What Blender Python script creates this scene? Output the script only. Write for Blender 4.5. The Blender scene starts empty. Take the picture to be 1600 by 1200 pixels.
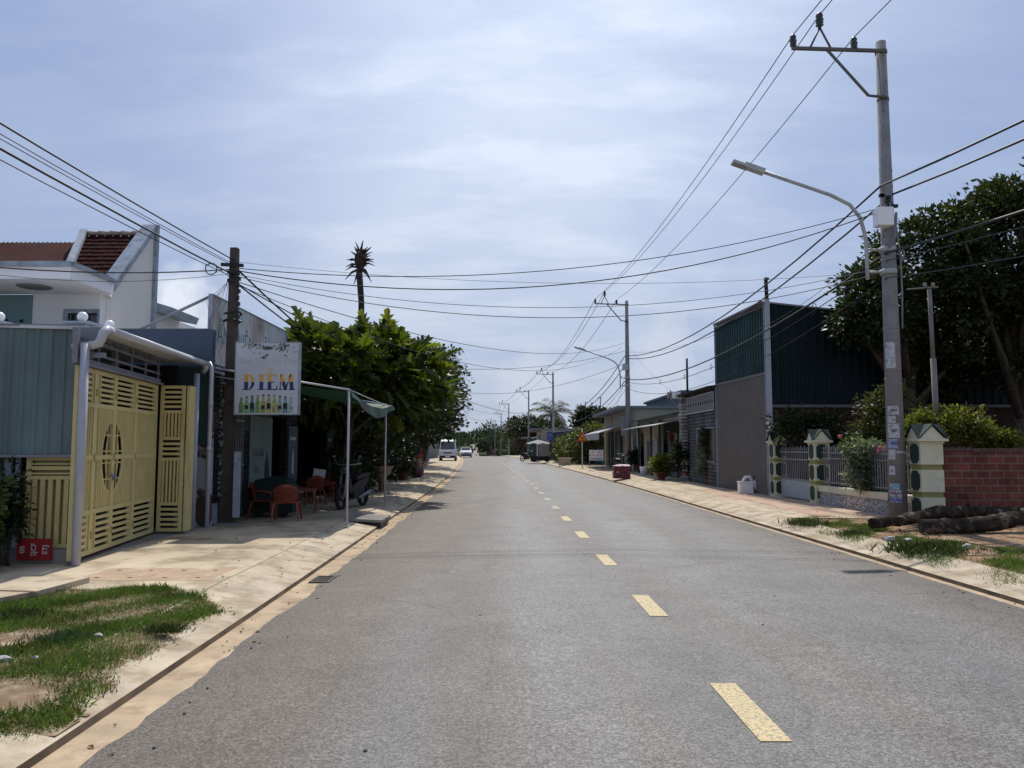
import bpy, math, random
import numpy as np
from mathutils import Vector, Matrix

SC = bpy.context.scene
R = math.radians
# ------------------------------------------------------------------ camera
H = 1.6
PITCH = 4.62
cam_d = bpy.data.cameras.new('camera'); cam = bpy.data.objects.new('camera', cam_d)
SC.collection.objects.link(cam)
cam.location = (0, 0, H); cam.rotation_euler = (R(90 + PITCH), 0, 0)
cam_d.sensor_width = 36; cam_d.lens = 36 * 1200 / 1600
cam_d.clip_start = 0.05; cam_d.clip_end = 6000
SC.camera = cam
SC.render.engine = 'CYCLES'
# ------------------------------------------------------------------ light
SUN_DIR = Vector((0.035, 0.72, 1.0)).normalized()          # towards the sun: high, straight ahead
SUN_EL = math.asin(SUN_DIR.z)
W = bpy.data.worlds.new("World"); SC.world = W; W.use_nodes = True
def build_world():
    nt = W.node_tree; N = nt.nodes; L = nt.links; N.clear()
    out = N.new('ShaderNodeOutputWorld'); bg = N.new('ShaderNodeBackground')
    sky = N.new('ShaderNodeTexSky'); sky.sky_type = 'NISHITA'; sky.sun_disc = False
    sky.sun_elevation = SUN_EL; sky.sun_rotation = math.atan2(SUN_DIR.x, SUN_DIR.y)
    sky.air_density = 1.0; sky.dust_density = 1.2; sky.ozone_density = 1.6
    tc = N.new('ShaderNodeTexCoord')
    sep = N.new('ShaderNodeSeparateXYZ'); L.new(tc.outputs['Generated'], sep.inputs[0])
    add = N.new('ShaderNodeMath'); add.operation = 'ADD'; add.inputs[1].default_value = 0.22
    L.new(sep.outputs['Z'], add.inputs[0])
    dx = N.new('ShaderNodeMath'); dx.operation = 'DIVIDE'; L.new(sep.outputs['X'], dx.inputs[0]); L.new(add.outputs[0], dx.inputs[1])
    dy = N.new('ShaderNodeMath'); dy.operation = 'DIVIDE'; L.new(sep.outputs['Y'], dy.inputs[0]); L.new(add.outputs[0], dy.inputs[1])
    cmb = N.new('ShaderNodeCombineXYZ'); L.new(dx.outputs[0], cmb.inputs[0]); L.new(dy.outputs[0], cmb.inputs[1])
    n1 = N.new('ShaderNodeTexNoise'); n1.inputs['Scale'].default_value = 0.8; n1.inputs['Detail'].default_value = 7
    n1.inputs['Roughness'].default_value = 0.5; n1.inputs['Distortion'].default_value = 0.6
    L.new(cmb.outputs[0], n1.inputs['Vector'])
    r1 = N.new('ShaderNodeValToRGB'); r1.color_ramp.elements[0].position = 0.30; r1.color_ramp.elements[1].position = 0.66
    r1.color_ramp.elements[0].color = (0.30, 0.30, 0.30, 1); r1.color_ramp.elements[1].color = (1.0, 1.0, 1.0, 1)
    L.new(n1.outputs['Fac'], r1.inputs[0])
    mp = N.new('ShaderNodeMapping'); mp.inputs['Scale'].default_value = (1, 2.6, 1); mp.inputs['Rotation'].default_value = (0, 0, 0.5)
    L.new(cmb.outputs[0], mp.inputs[0])
    n3 = N.new('ShaderNodeTexNoise'); n3.inputs['Scale'].default_value = 2.2; n3.inputs['Detail'].default_value = 8
    n3.inputs['Roughness'].default_value = 0.6; L.new(mp.outputs[0], n3.inputs['Vector'])
    m3 = N.new('ShaderNodeMapRange'); m3.inputs[1].default_value = 0.45; m3.inputs[2].default_value = 0.75
    m3.inputs[3].default_value = -0.05; m3.inputs[4].default_value = 0.35; L.new(n3.outputs['Fac'], m3.inputs[0])
    mxa = N.new('ShaderNodeMath'); mxa.operation = 'ADD'; mxa.use_clamp = True
    L.new(r1.outputs[0], mxa.inputs[0]); L.new(m3.outputs[0], mxa.inputs[1])
    # thin cloud is brighter towards the sun behind it
    dt = N.new('ShaderNodeVectorMath'); dt.operation = 'DOT_PRODUCT'; L.new(tc.outputs['Generated'], dt.inputs[0]); dt.inputs[1].default_value = SUN_DIR
    gl = N.new('ShaderNodeMapRange'); gl.inputs[1].default_value = 0.62; gl.inputs[2].default_value = 0.95; gl.inputs[3].default_value = 0.92; gl.inputs[4].default_value = 1.50
    L.new(dt.outputs['Value'], gl.inputs[0])
    cc = N.new('ShaderNodeVectorMath'); cc.operation = 'SCALE'; cc.inputs[0].default_value = CLOUD_COL[:3]; L.new(gl.outputs[0], cc.inputs['Scale'])
    blue = N.new('ShaderNodeMix'); blue.data_type = 'RGBA'; blue.inputs['Factor'].default_value = 0.6; L.new(sky.outputs[0], blue.inputs['A']); blue.inputs['B'].default_value = (4.3, 5.95, 10.6, 1)
    mix = N.new('ShaderNodeMix'); mix.data_type = 'RGBA'
    # cloud is thinner to either side, thicker overhead and low down (world fixed)
    ax = N.new('ShaderNodeMath'); ax.operation = 'ABSOLUTE'; L.new(sep.outputs['X'], ax.inputs[0])
    sd = N.new('ShaderNodeMapRange'); sd.interpolation_type = 'SMOOTHSTEP'; sd.inputs[1].default_value = .10; sd.inputs[2].default_value = .50; sd.inputs[3].default_value = 0; sd.inputs[4].default_value = .66; L.new(ax.outputs[0], sd.inputs[0])
    zz = N.new('ShaderNodeMapRange'); zz.interpolation_type = 'SMOOTHSTEP'; zz.inputs[1].default_value = .08; zz.inputs[2].default_value = .36; L.new(sep.outputs['Z'], zz.inputs[0])
    ml = N.new('ShaderNodeMath'); ml.operation = 'MULTIPLY'; L.new(sd.outputs[0], ml.inputs[0]); L.new(zz.outputs[0], ml.inputs[1])
    inv = N.new('ShaderNodeMath'); inv.operation = 'SUBTRACT'; inv.inputs[0].default_value = 1; L.new(ml.outputs[0], inv.inputs[1])
    fm = N.new('ShaderNodeMath'); fm.operation = 'MULTIPLY'; L.new(mxa.outputs[0], fm.inputs[0]); L.new(inv.outputs[0], fm.inputs[1])
    L.new(fm.outputs[0], mix.inputs['Factor']); L.new(blue.outputs['Result'], mix.inputs['A'])
    L.new(cc.outputs[0], mix.inputs['B'])
    # small cumulus low in the left of the sky and a row of faint ones straight ahead
    last = mix.outputs['Result']
    for (d, rad, col, sc) in (((-0.452, 1, 0.190), 0.085, (13, 13.4, 14.5, 1), 15), ((-0.40, 1, 0.165), 0.07, (11, 11.6, 13, 1), 15),
                              ((0.19, 1, 0.12), 0.10, (9.0, 9.8, 11.6, 1), 20), ((0.02, 1, 0.075), 0.12, (9.0, 9.8, 11.6, 1), 14)):
        dv = Vector(d).normalized()
        dist = N.new('ShaderNodeVectorMath'); dist.operation = 'DISTANCE'
        L.new(tc.outputs['Generated'], dist.inputs[0]); dist.inputs[1].default_value = dv
        nn = N.new('ShaderNodeTexNoise'); nn.inputs['Scale'].default_value = sc; nn.inputs['Detail'].default_value = 9
        L.new(tc.outputs['Generated'], nn.inputs['Vector'])
        mr = N.new('ShaderNodeMapRange'); mr.inputs[1].default_value = 0; mr.inputs[2].default_value = rad
        mr.inputs[3].default_value = 0.50; mr.inputs[4].default_value = -0.15
        L.new(dist.outputs['Value'], mr.inputs[0])
        ad = N.new('ShaderNodeMath'); ad.operation = 'ADD'; L.new(mr.outputs[0], ad.inputs[0]); L.new(nn.outputs['Fac'], ad.inputs[1])
        mr2 = N.new('ShaderNodeMapRange'); mr2.inputs[1].default_value = 0.66; mr2.inputs[2].default_value = 0.92
        mr2.inputs[3].default_value = 0; mr2.inputs[4].default_value = 0.75
        L.new(ad.outputs[0], mr2.inputs[0])
        mx = N.new('ShaderNodeMix'); mx.data_type = 'RGBA'; L.new(mr2.outputs[0], mx.inputs['Factor'])
        L.new(last, mx.inputs['A']); mx.inputs['B'].default_value = col; last = mx.outputs['Result']
    L.new(last, bg.inputs['Color']); bg.inputs['Strength'].default_value = SKY_STRENGTH
    L.new(bg.outputs[0], out.inputs['Surface'])
SKY_STRENGTH = 0.070
CLOUD_COL = (8.3, 9.35, 11.2, 1)
build_world()
sun_d = bpy.data.lights.new('sun', 'SUN'); sun = bpy.data.objects.new('sun', sun_d); SC.collection.objects.link(sun)
sun_d.energy = 4.4; sun_d.angle = R(0.55); sun_d.color = (1.0, 0.93, 0.82)
sun.rotation_euler = SUN_DIR.to_track_quat('Z', 'Y').to_euler(); sun.location = (0, 0, 30)
SC.view_settings.view_transform = 'Standard'; SC.view_settings.look = 'None'
SC.view_settings.exposure = 0.0; SC.view_settings.gamma = 1
SC.cycles.max_bounces = 6; SC.cycles.diffuse_bounces = 3; SC.cycles.glossy_bounces = 2
SC.cycles.transmission_bounces = 4; SC.cycles.transparent_max_bounces = 6; SC.cycles.volume_bounces = 0
SC.cycles.use_denoising = True

# ------------------------------------------------------------------ measuring helpers (photo pixel + distance -> place)
_c, _s = math.cos(R(PITCH)), math.sin(R(PITCH))
def ray(px, py):
    u = (px - 800) / 1200; v = (600 - py) / 1200
    return u, _c - v * _s, _s + v * _c
def at(px, py, Y):
    u, yc, z = ray(px, py); t = Y / yc
    return Vector((u * t, Y, H + z * t))
def zat(py, Y):
    return at(800, py, Y).z
def xat(px, Y, z=1.6):
    d = Y * _c + (z - H) * _s
    return (px - 800) / 1200 * d
def gnd(px, py, z=0.15):
    u, yc, zz = ray(px, py); t = (H - z) / -zz
    return Vector((u * t, yc * t, z))

# ------------------------------------------------------------------ road centre line and long profile
CX = [(-40, 2.2), (0, 1.46), (8, 1.34), (15, 1.2), (31, .82), (50, .05), (74, -1.15), (95, -2.5), (110, -3.5),
      (125, -4.7), (160, -7.2), (300, -15), (450, -22.5), (650, -31.5), (1000, -47.5), (1200, -57)]
CZ = [(-40, 0), (90, 0), (110, -.02), (125, -.09), (150, -.45), (200, -1.9), (300, -5.5), (400, -7.6), (500, -7.0),
      (650, -4.2), (800, -.4), (1000, 5.6), (1200, 9.0)]
def interp(tab, y):
    if y <= tab[0][0]: return tab[0][1]
    for i in range(len(tab) - 1):
        if y <= tab[i + 1][0]:
            y0, v0 = tab[i]; y1, v1 = tab[i + 1]
            def sl(k):
                k = max(0, min(len(tab) - 2, k)); return (tab[k + 1][1] - tab[k][1]) / (tab[k + 1][0] - tab[k][0])
            m0 = (sl(i - 1) + sl(i)) / 2; m1 = (sl(i) + sl(i + 1)) / 2; h = y1 - y0; t = (y - y0) / h
            return ((2*t**3 - 3*t**2 + 1) * v0 + (t**3 - 2*t**2 + t) * h * m0 + (-2*t**3 + 3*t**2) * v1 + (t**3 - t**2) * h * m1)
    return tab[-1][1]
def xc(y): return interp(CX, y)
def zp(y): return interp(CZ, y)
SW = 0.15

# ------------------------------------------------------------------ materials
def mat(name, col, rough=0.8, var=0.12, scale=4.0, bump=0.0, bscale=40.0, metal=0.0, spec=0.3, col2=None, fac2=(0.5, 0.62), scale2=1.2,
        streak=False, transl=0.0, island=0.0, emis=None, clear=None, detail=5):
    m = bpy.data.materials.new(name); m.use_nodes = True
    nt = m.node_tree; N = nt.nodes; L = nt.links
    b = N['Principled BSDF']; out = N['Material Output']
    b.inputs['Roughness'].default_value = rough; b.inputs['Metallic'].default_value = metal
    b.inputs['Specular IOR Level'].default_value = spec
    tc = N.new('ShaderNodeTexCoord'); vec = tc.outputs['Object']
    if streak:
        mp = N.new('ShaderNodeMapping'); mp.inputs['Scale'].default_value = (1, 1, 0.12); L.new(vec, mp.inputs[0]); vs = mp.outputs[0]
    else: vs = vec
    base = (*col, 1)
    cur = None
    if col2 is not None:
        n2 = N.new('ShaderNodeTexNoise'); n2.inputs['Scale'].default_value = scale2; n2.inputs['Detail'].default_value = 8
        n2.inputs['Roughness'].default_value = 0.65; L.new(vs, n2.inputs['Vector'])
        mr = N.new('ShaderNodeMapRange'); mr.inputs[1].default_value = fac2[0]; mr.inputs[2].default_value = fac2[1]
        L.new(n2.outputs['Fac'], mr.inputs[0])
        mx = N.new('ShaderNodeMix'); mx.data_type = 'RGBA'; L.new(mr.outputs[0], mx.inputs['Factor'])
        mx.inputs['A'].default_value = base; mx.inputs['B'].default_value = (*col2, 1); cur = mx.outputs['Result']
    n1 = N.new('ShaderNodeTexNoise'); n1.inputs['Scale'].default_value = scale; n1.inputs['Detail'].default_value = detail
    L.new(vec, n1.inputs['Vector'])
    mr = N.new('ShaderNodeMapRange'); mr.inputs[1].default_value = 0.3; mr.inputs[2].default_value = 0.7
    mr.inputs[3].default_value = 1 - var; mr.inputs[4].default_value = 1 + var; L.new(n1.outputs['Fac'], mr.inputs[0])
    f = mr.outputs[0]
    if island > 0:
        g = N.new('ShaderNodeNewGeometry'); mi = N.new('ShaderNodeMapRange')
        mi.inputs[3].default_value = 1 - island; mi.inputs[4].default_value = 1 + island
        L.new(g.outputs['Random Per Island'], mi.inputs[0])
        mm = N.new('ShaderNodeMath'); mm.operation = 'MULTIPLY'; L.new(f, mm.inputs[0]); L.new(mi.outputs[0], mm.inputs[1]); f = mm.outputs[0]
    vm = N.new('ShaderNodeVectorMath'); vm.operation = 'SCALE'
    if cur is not None: L.new(cur, vm.inputs[0])
    else: vm.inputs[0].default_value = col
    L.new(f, vm.inputs['Scale']); L.new(vm.outputs[0], b.inputs['Base Color'])
    if bump > 0:
        nb = N.new('ShaderNodeTexNoise'); nb.inputs['Scale'].default_value = bscale; nb.inputs['Detail'].default_value = 4
        L.new(vec, nb.inputs['Vector']); bp = N.new('ShaderNodeBump'); bp.inputs['Strength'].default_value = bump
        bp.inputs['Distance'].default_value = 0.01; L.new(nb.outputs['Fac'], bp.inputs['Height']); L.new(bp.outputs[0], b.inputs['Normal'])
    if transl > 0:
        tr = N.new('ShaderNodeBsdfTranslucent'); ms = N.new('ShaderNodeMixShader'); ms.inputs[0].default_value = transl
        tv = N.new('ShaderNodeVectorMath'); tv.operation = 'MULTIPLY'; tv.inputs[1].default_value = (1.5, 1.6, 0.6)
        L.new(vm.outputs[0], tv.inputs[0]); L.new(tv.outputs[0], tr.inputs['Color'])
        L.new(b.outputs[0], ms.inputs[1]); L.new(tr.outputs[0], ms.inputs[2]); L.new(ms.outputs[0], out.inputs['Surface'])
    return m

def brick_mat(name, c1, c2, mortar, bw=0.22, bh=0.085, msize=0.012, rough=0.9, offset=0.5):
    m = bpy.data.materials.new(name); m.use_nodes = True
    nt = m.node_tree; N = nt.nodes; L = nt.links; b = N['Principled BSDF']; b.inputs['Roughness'].default_value = rough
    b.inputs['Specular IOR Level'].default_value = 0.2
    tc = N.new('ShaderNodeTexCoord'); sep = N.new('ShaderNodeSeparateXYZ'); L.new(tc.outputs['Object'], sep.inputs[0])
    ad = N.new('ShaderNodeMath'); ad.operation = 'ADD'; L.new(sep.outputs['X'], ad.inputs[0]); L.new(sep.outputs['Y'], ad.inputs[1])
    cb = N.new('ShaderNodeCombineXYZ'); L.new(ad.outputs[0], cb.inputs[0]); L.new(sep.outputs['Z'], cb.inputs[1])
    br = N.new('ShaderNodeTexBrick'); br.inputs['Scale'].default_value = 1; br.inputs['Brick Width'].default_value = bw
    br.inputs['Row Height'].default_value = bh; br.inputs['Mortar Size'].default_value = msize; br.offset = offset
    br.inputs['Color1'].default_value = (*c1, 1); br.inputs['Color2'].default_value = (*c2, 1); br.inputs['Mortar'].default_value = (*mortar, 1)
    L.new(cb.outputs[0], br.inputs['Vector'])
    n = N.new('ShaderNodeTexNoise'); n.inputs['Scale'].default_value = 2.5; n.inputs['Detail'].default_value = 8; L.new(tc.outputs['Object'], n.inputs['Vector'])
    mr = N.new('ShaderNodeMapRange'); mr.inputs[1].default_value = 0.3; mr.inputs[2].default_value = 0.7
    mr.inputs[3].default_value = 0.6; mr.inputs[4].default_value = 1.25; L.new(n.outputs['Fac'], mr.inputs[0])
    vm = N.new('ShaderNodeVectorMath'); vm.operation = 'SCALE'; L.new(br.outputs['Color'], vm.inputs[0]); L.new(mr.outputs[0], vm.inputs['Scale'])
    L.new(vm.outputs[0], b.inputs['Base Color'])
    bp = N.new('ShaderNodeBump'); bp.inputs['Strength'].default_value = 0.6; bp.inputs['Distance'].default_value = 0.01; bp.invert = True
    L.new(br.outputs['Fac'], bp.inputs['Height']); L.new(bp.outputs[0], b.inputs['Normal'])
    return m

# ------------------------------------------------------------------ mesh builder
ORG = {}
class MB:
    def __init__(s, M=None): s.v = []; s.f = []; s.sm = []; s.M = M
    def add(s, vs, fs, smooth=False):
        o = len(s.v)
        if s.M is not None: vs = [s.M @ Vector(v) for v in vs]
        s.v += [tuple(v) for v in vs]; s.f += [tuple(i + o for i in f) for f in fs]; s.sm += [smooth] * len(fs)
        return s
    def box(s, x0, x1, y0, y1, z0, z1):
        vs = [(x, y, z) for x in (x0, x1) for y in (y0, y1) for z in (z0, z1)]
        return s.add(vs, [(0, 1, 3, 2), (4, 6, 7, 5), (0, 4, 5, 1), (2, 3, 7, 6), (0, 2, 6, 4), (1, 5, 7, 3)])
    def cbox(s, cx, cy, cz, sx, sy, sz, rz=0.0, rx=0.0, ry=0.0):
        m = Matrix.Translation((cx, cy, cz)) @ Matrix.Rotation(rz, 4, 'Z') @ Matrix.Rotation(ry, 4, 'Y') @ Matrix.Rotation(rx, 4, 'X')
        vs = [m @ Vector((x * sx / 2, y * sy / 2, z * sz / 2)) for x in (-1, 1) for y in (-1, 1) for z in (-1, 1)]
        return s.add(vs, [(0, 1, 3, 2), (4, 6, 7, 5), (0, 4, 5, 1), (2, 3, 7, 6), (0, 2, 6, 4), (1, 5, 7, 3)])
    def poly(s, vs): return s.add(vs, [tuple(range(len(vs)))])
    def tube(s, pts, rad, n=8, cap=True, smooth=True):
        pts = [Vector(p) for p in pts]; k = len(pts)
        rs = rad if isinstance(rad, (list, tuple)) else [rad] * k
        vs = []; fs = []; up = None
        for i, p in enumerate(pts):
            d = (pts[min(i + 1, k - 1)] - pts[max(i - 1, 0)])
            if d.length < 1e-9: d = Vector((0, 0, 1))
            d.normalize()
            if up is None:
                up = Vector((0, 0, 1)) if abs(d.z) < 0.9 else Vector((0, 1, 0))
            a = d.cross(up); 
            if a.length < 1e-4: a = d.orthogonal()
            a.normalize(); b = a.cross(d).normalized(); up = b
            for j in range(n):
                t = 2 * math.pi * (j + .5) / n
                vs.append(p + (a * math.cos(t) + b * math.sin(t)) * rs[i])
        for i in range(k - 1):
            for j in range(n):
                fs.append((i * n + j, i * n + (j + 1) % n, (i + 1) * n + (j + 1) % n, (i + 1) * n + j))
        s.add(vs, fs, smooth)
        if cap:
            o = len(s.v) - len(vs)
            s.f.append(tuple(o + j for j in range(n))[::-1]); s.sm.append(False)
            s.f.append(tuple(o + (k - 1) * n + j for j in range(n))); s.sm.append(False)
        return s
    def sqtube(s, p0, p1, w0, w1=None):            # square section pole
        w1 = w1 or w0
        p0 = Vector(p0); p1 = Vector(p1)
        return s.tube([p0, p1], [w0 * .7071, w1 * .7071], 4, True, False)
    def lathe(s, prof, c, n=16, smooth=True):
        vs = []; fs = []
        for (r, z) in prof:
            for j in range(n):
                t = 2 * math.pi * j / n; vs.append((c[0] + r * math.cos(t), c[1] + r * math.sin(t), c[2] + z))
        k = len(prof)
        for i in range(k - 1):
            for j in range(n): fs.append((i * n + j, i * n + (j + 1) % n, (i + 1) * n + (j + 1) % n, (i + 1) * n + j))
        fs.append(tuple(range(n))[::-1]); fs.append(tuple((k - 1) * n + j for j in range(n)))
        return s.add(vs, fs, smooth)
    def sphere(s, c, r, n=12, m=8, sc=(1, 1, 1)):
        vs = []; fs = []
        for i in range(m + 1):
            ph = math.pi * i / m
            for j in range(n):
                t = 2 * math.pi * j / n
                vs.append((c[0] + r * sc[0] * math.sin(ph) * math.cos(t), c[1] + r * sc[1] * math.sin(ph) * math.sin(t), c[2] + r * sc[2] * math.cos(ph)))
        for i in range(m):
            for j in range(n): fs.append((i * n + j, (i + 1) * n + j, (i + 1) * n + (j + 1) % n, i * n + (j + 1) % n))
        return s.add(vs, fs, True)
    def prism(s, poly, z0, z1):                    # xy outline (ccw) extruded in z
        n = len(poly)
        vs = [(x, y, z0) for x, y in poly] + [(x, y, z1) for x, y in poly]
        fs = [tuple(range(n))[::-1], tuple(range(n, 2 * n))] + [(i, (i + 1) % n, n + (i + 1) % n, n + i) for i in range(n)]
        return s.add(vs, fs)
    def xprism(s, poly, y0, y1):                   # xz outline extruded in y
        n = len(poly)
        vs = [(x, y0, z) for x, z in poly] + [(x, y1, z) for x, z in poly]
        fs = [tuple(range(n)), tuple(range(n, 2 * n))[::-1]] + [(i, n + i, n + (i + 1) % n, (i + 1) % n) for i in range(n)]
        return s.add(vs, fs)
    def yprism(s, poly, x0, x1):                   # yz outline extruded in x
        n = len(poly)
        vs = [(x0, y, z) for y, z in poly] + [(x1, y, z) for y, z in poly]
        fs = [tuple(range(n))[::-1], tuple(range(n, 2 * n))] + [(i, (i + 1) % n, n + (i + 1) % n, n + i) for i in range(n)]
        return s.add(vs, fs)
    def build(s, name, m, parent=None, origin=None):
        if parent is not None: origin = ORG[parent.name]
        elif origin is None: origin = Vector((0, 0, 0))
        origin = Vector(origin)
        me = bpy.data.meshes.new(name)
        me.from_pydata([(v[0] - origin.x, v[1] - origin.y, v[2] - origin.z) for v in s.v], [], s.f)
        me.materials.append(m); me.polygons.foreach_set('use_smooth', s.sm); me.update()
        o = bpy.data.objects.new(name, me); SC.collection.objects.link(o)
        if parent is not None: o.parent = parent
        else: o.location = origin
        ORG[o.name] = origin
        return o

def npmesh(name, verts, faces, m, parent=None, origin=(0, 0, 0), smooth=False):
    """verts (N,3) float, faces (F,k) int, one face size"""
    origin = ORG[parent.name] if parent is not None else Vector(origin)
    v = verts - np.array(origin); me = bpy.data.meshes.new(name)
    k = faces.shape[1]; F = len(faces)
    me.vertices.add(len(v)); me.vertices.foreach_set('co', v.astype(np.float32).ravel())
    me.loops.add(F * k); me.loops.foreach_set('vertex_index', faces.astype(np.int32).ravel())
    me.polygons.add(F); me.polygons.foreach_set('loop_start', np.arange(0, F * k, k, dtype=np.int32))
    me.polygons.foreach_set('loop_total', np.full(F, k, dtype=np.int32))
    if smooth: me.polygons.foreach_set('use_smooth', np.ones(F, dtype=bool))
    me.update(calc_edges=True); me.materials.append(m)
    o = bpy.data.objects.new(name, me); SC.collection.objects.link(o)
    if parent is not None: o.parent = parent
    else: o.location = origin
    ORG[o.name] = origin
    return o

def tag(o, label=None, cat=None, group=None, kind=None):
    if label: o['label'] = label
    if cat: o['category'] = cat
    if group: o['group'] = group
    if kind: o['kind'] = kind
    return o
def thing(name, label, cat, loc=(0, 0, 0), group=None):
    o = bpy.data.objects.new(name, None); SC.collection.objects.link(o); o.location = loc
    o.empty_display_size = 0.2; ORG[o.name] = Vector(loc)
    return tag(o, label, cat, group)
def copy_tree(o, parent=None):
    c = o.copy(); SC.collection.objects.link(c); c.parent = parent
    ORG[c.name] = ORG[o.name]
    for ch in list(o.children): copy_tree(ch, c)
    return c
def put(o, loc, rz=0.0, label=None, sc=None):
    o.location = loc; o.rotation_euler = (0, 0, rz)
    if sc: o.scale = (sc, sc, sc) if not isinstance(sc, tuple) else sc
    if label: o['label'] = label
    return o

def text_obj(name, s, size, m, M, parent, ext=0.002, sx=1.0, shear=0.0):
    cu = bpy.data.curves.new('t', 'FONT'); cu.body = s; cu.size = size; cu.extrude = ext; cu.align_x = 'CENTER'; cu.align_y = 'CENTER'
    cu.resolution_u = 3; cu.shear = shear
    to = bpy.data.objects.new('t', cu); SC.collection.objects.link(to)
    me = bpy.data.meshes.new_from_object(to)
    bpy.data.objects.remove(to); bpy.data.curves.remove(cu)
    me.transform(Matrix.Diagonal((sx, 1, 1, 1))); me.transform(M)
    og = ORG[parent.name]; me.transform(Matrix.Translation(-og))
    me.materials.clear(); me.materials.append(m); me.name = name
    o = bpy.data.objects.new(name, me); SC.collection.objects.link(o); o.parent = parent; ORG[o.name] = og
    return o
def face_cam(x, y, z):                 # text frame facing -Y
    return Matrix.Translation((x, y, z)) @ Matrix.Rotation(math.pi / 2, 4, 'X')
def face_px(x, y, z):                  # facing +X (left-side facades)
    return Matrix.Translation((x, y, z)) @ Matrix.Rotation(math.pi / 2, 4, 'Z') @ Matrix.Rotation(math.pi / 2, 4, 'X')
def face_mx(x, y, z):                  # facing -X (right-side facades)
    return Matrix.Translation((x, y, z)) @ Matrix.Rotation(-math.pi / 2, 4, 'Z') @ Matrix.Rotation(math.pi / 2, 4, 'X')

def wall_holes(mb, plane, c0, c1, u0, u1, z0, z1, holes):
    """wall slab with openings. plane 'x': slab c0..c1 in x, u is y;  plane 'y': slab c0..c1 in y, u is x"""
    us = sorted(set([u0, u1] + [a for h in holes for a in h[:2]])); zs = sorted(set([z0, z1] + [a for h in holes for a in h[2:4]]))
    for i in range(len(us) - 1):
        for j in range(len(zs) - 1):
            um = (us[i] + us[i + 1]) / 2; zm = (zs[j] + zs[j + 1]) / 2
            if any(h[0] < um < h[1] and h[2] < zm < h[3] for h in holes): continue
            if plane == 'x': mb.box(c0, c1, us[i], us[i + 1], zs[j], zs[j + 1])
            else: mb.box(us[i], us[i + 1], c0, c1, zs[j], zs[j + 1])
    return mb

def corr(mb, p0, p1, zb, zt0, zt1=None, pitch=0.2, dep=0.03, flip=1, thick=0):
    """vertical ribbed sheet from p0 to p1 (xy), bottom zb, top zt0->zt1; ribs stand out on the right-hand side"""
    p0 = Vector((p0[0], p0[1], 0)); p1 = Vector((p1[0], p1[1], 0)); d = p1 - p0; Lg = d.length; d.normalize()
    n = Vector((d.y, -d.x, 0)) * flip; zt1 = zt0 if zt1 is None else zt1
    prof = []; s = 0.0
    while s < Lg:
        for (a, b) in ((0, 0), (.55, 0), (.65, 1), (.9, 1)):
            t = s + a * pitch
            if t <= Lg: prof.append((t, b * dep))
        s += pitch
    prof.append((Lg, 0)); vs = []; fs = []
    for (t, q) in prof:
        p = p0 + d * t + n * q; zt = zt0 + (zt1 - zt0) * t / Lg
        zbb = zb if not isinstance(zb, tuple) else zb[0] + (zb[1] - zb[0]) * t / Lg
        vs += [(p.x, p.y, zbb), (p.x, p.y, zt)]
    for i in range(len(prof) - 1): fs.append((2 * i, 2 * i + 2, 2 * i + 3, 2 * i + 1))
    return mb.add(vs, fs)
def corr_roof(mb, a, b, c, d, pitch=0.2, dep=0.025, tiles=None):
    """ribbed roof: ribs run from a->d and b->c; a-b is the eave. four corner points"""
    a, b, c, d = map(Vector, (a, b, c, d)); Lg = (b - a).length; up = (b - a).cross(d - a).normalized()
    if up.z < 0: up = -up
    k = max(2, int(Lg / pitch)); vs = []; fs = []; prof = []
    for i in range(k):
        for (t, q) in ((0, 0), (.5, 0), (.62, 1), (.88, 1)): prof.append(((i + t) / k, q * dep))
    prof.append((1, 0))
    for (t, q) in prof:
        vs += [a.lerp(b, t) + up * q, d.lerp(c, t) + up * q]
    for i in range(len(prof) - 1): fs.append((2 * i, 2 * i + 2, 2 * i + 3, 2 * i + 1))
    mb.add(vs, fs)
    # underside sheet gives the roof a thickness
    mb.add([a - up * .012, b - up * .012, c - up * .012, d - up * .012], [(3, 2, 1, 0)])
    return mb
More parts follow.
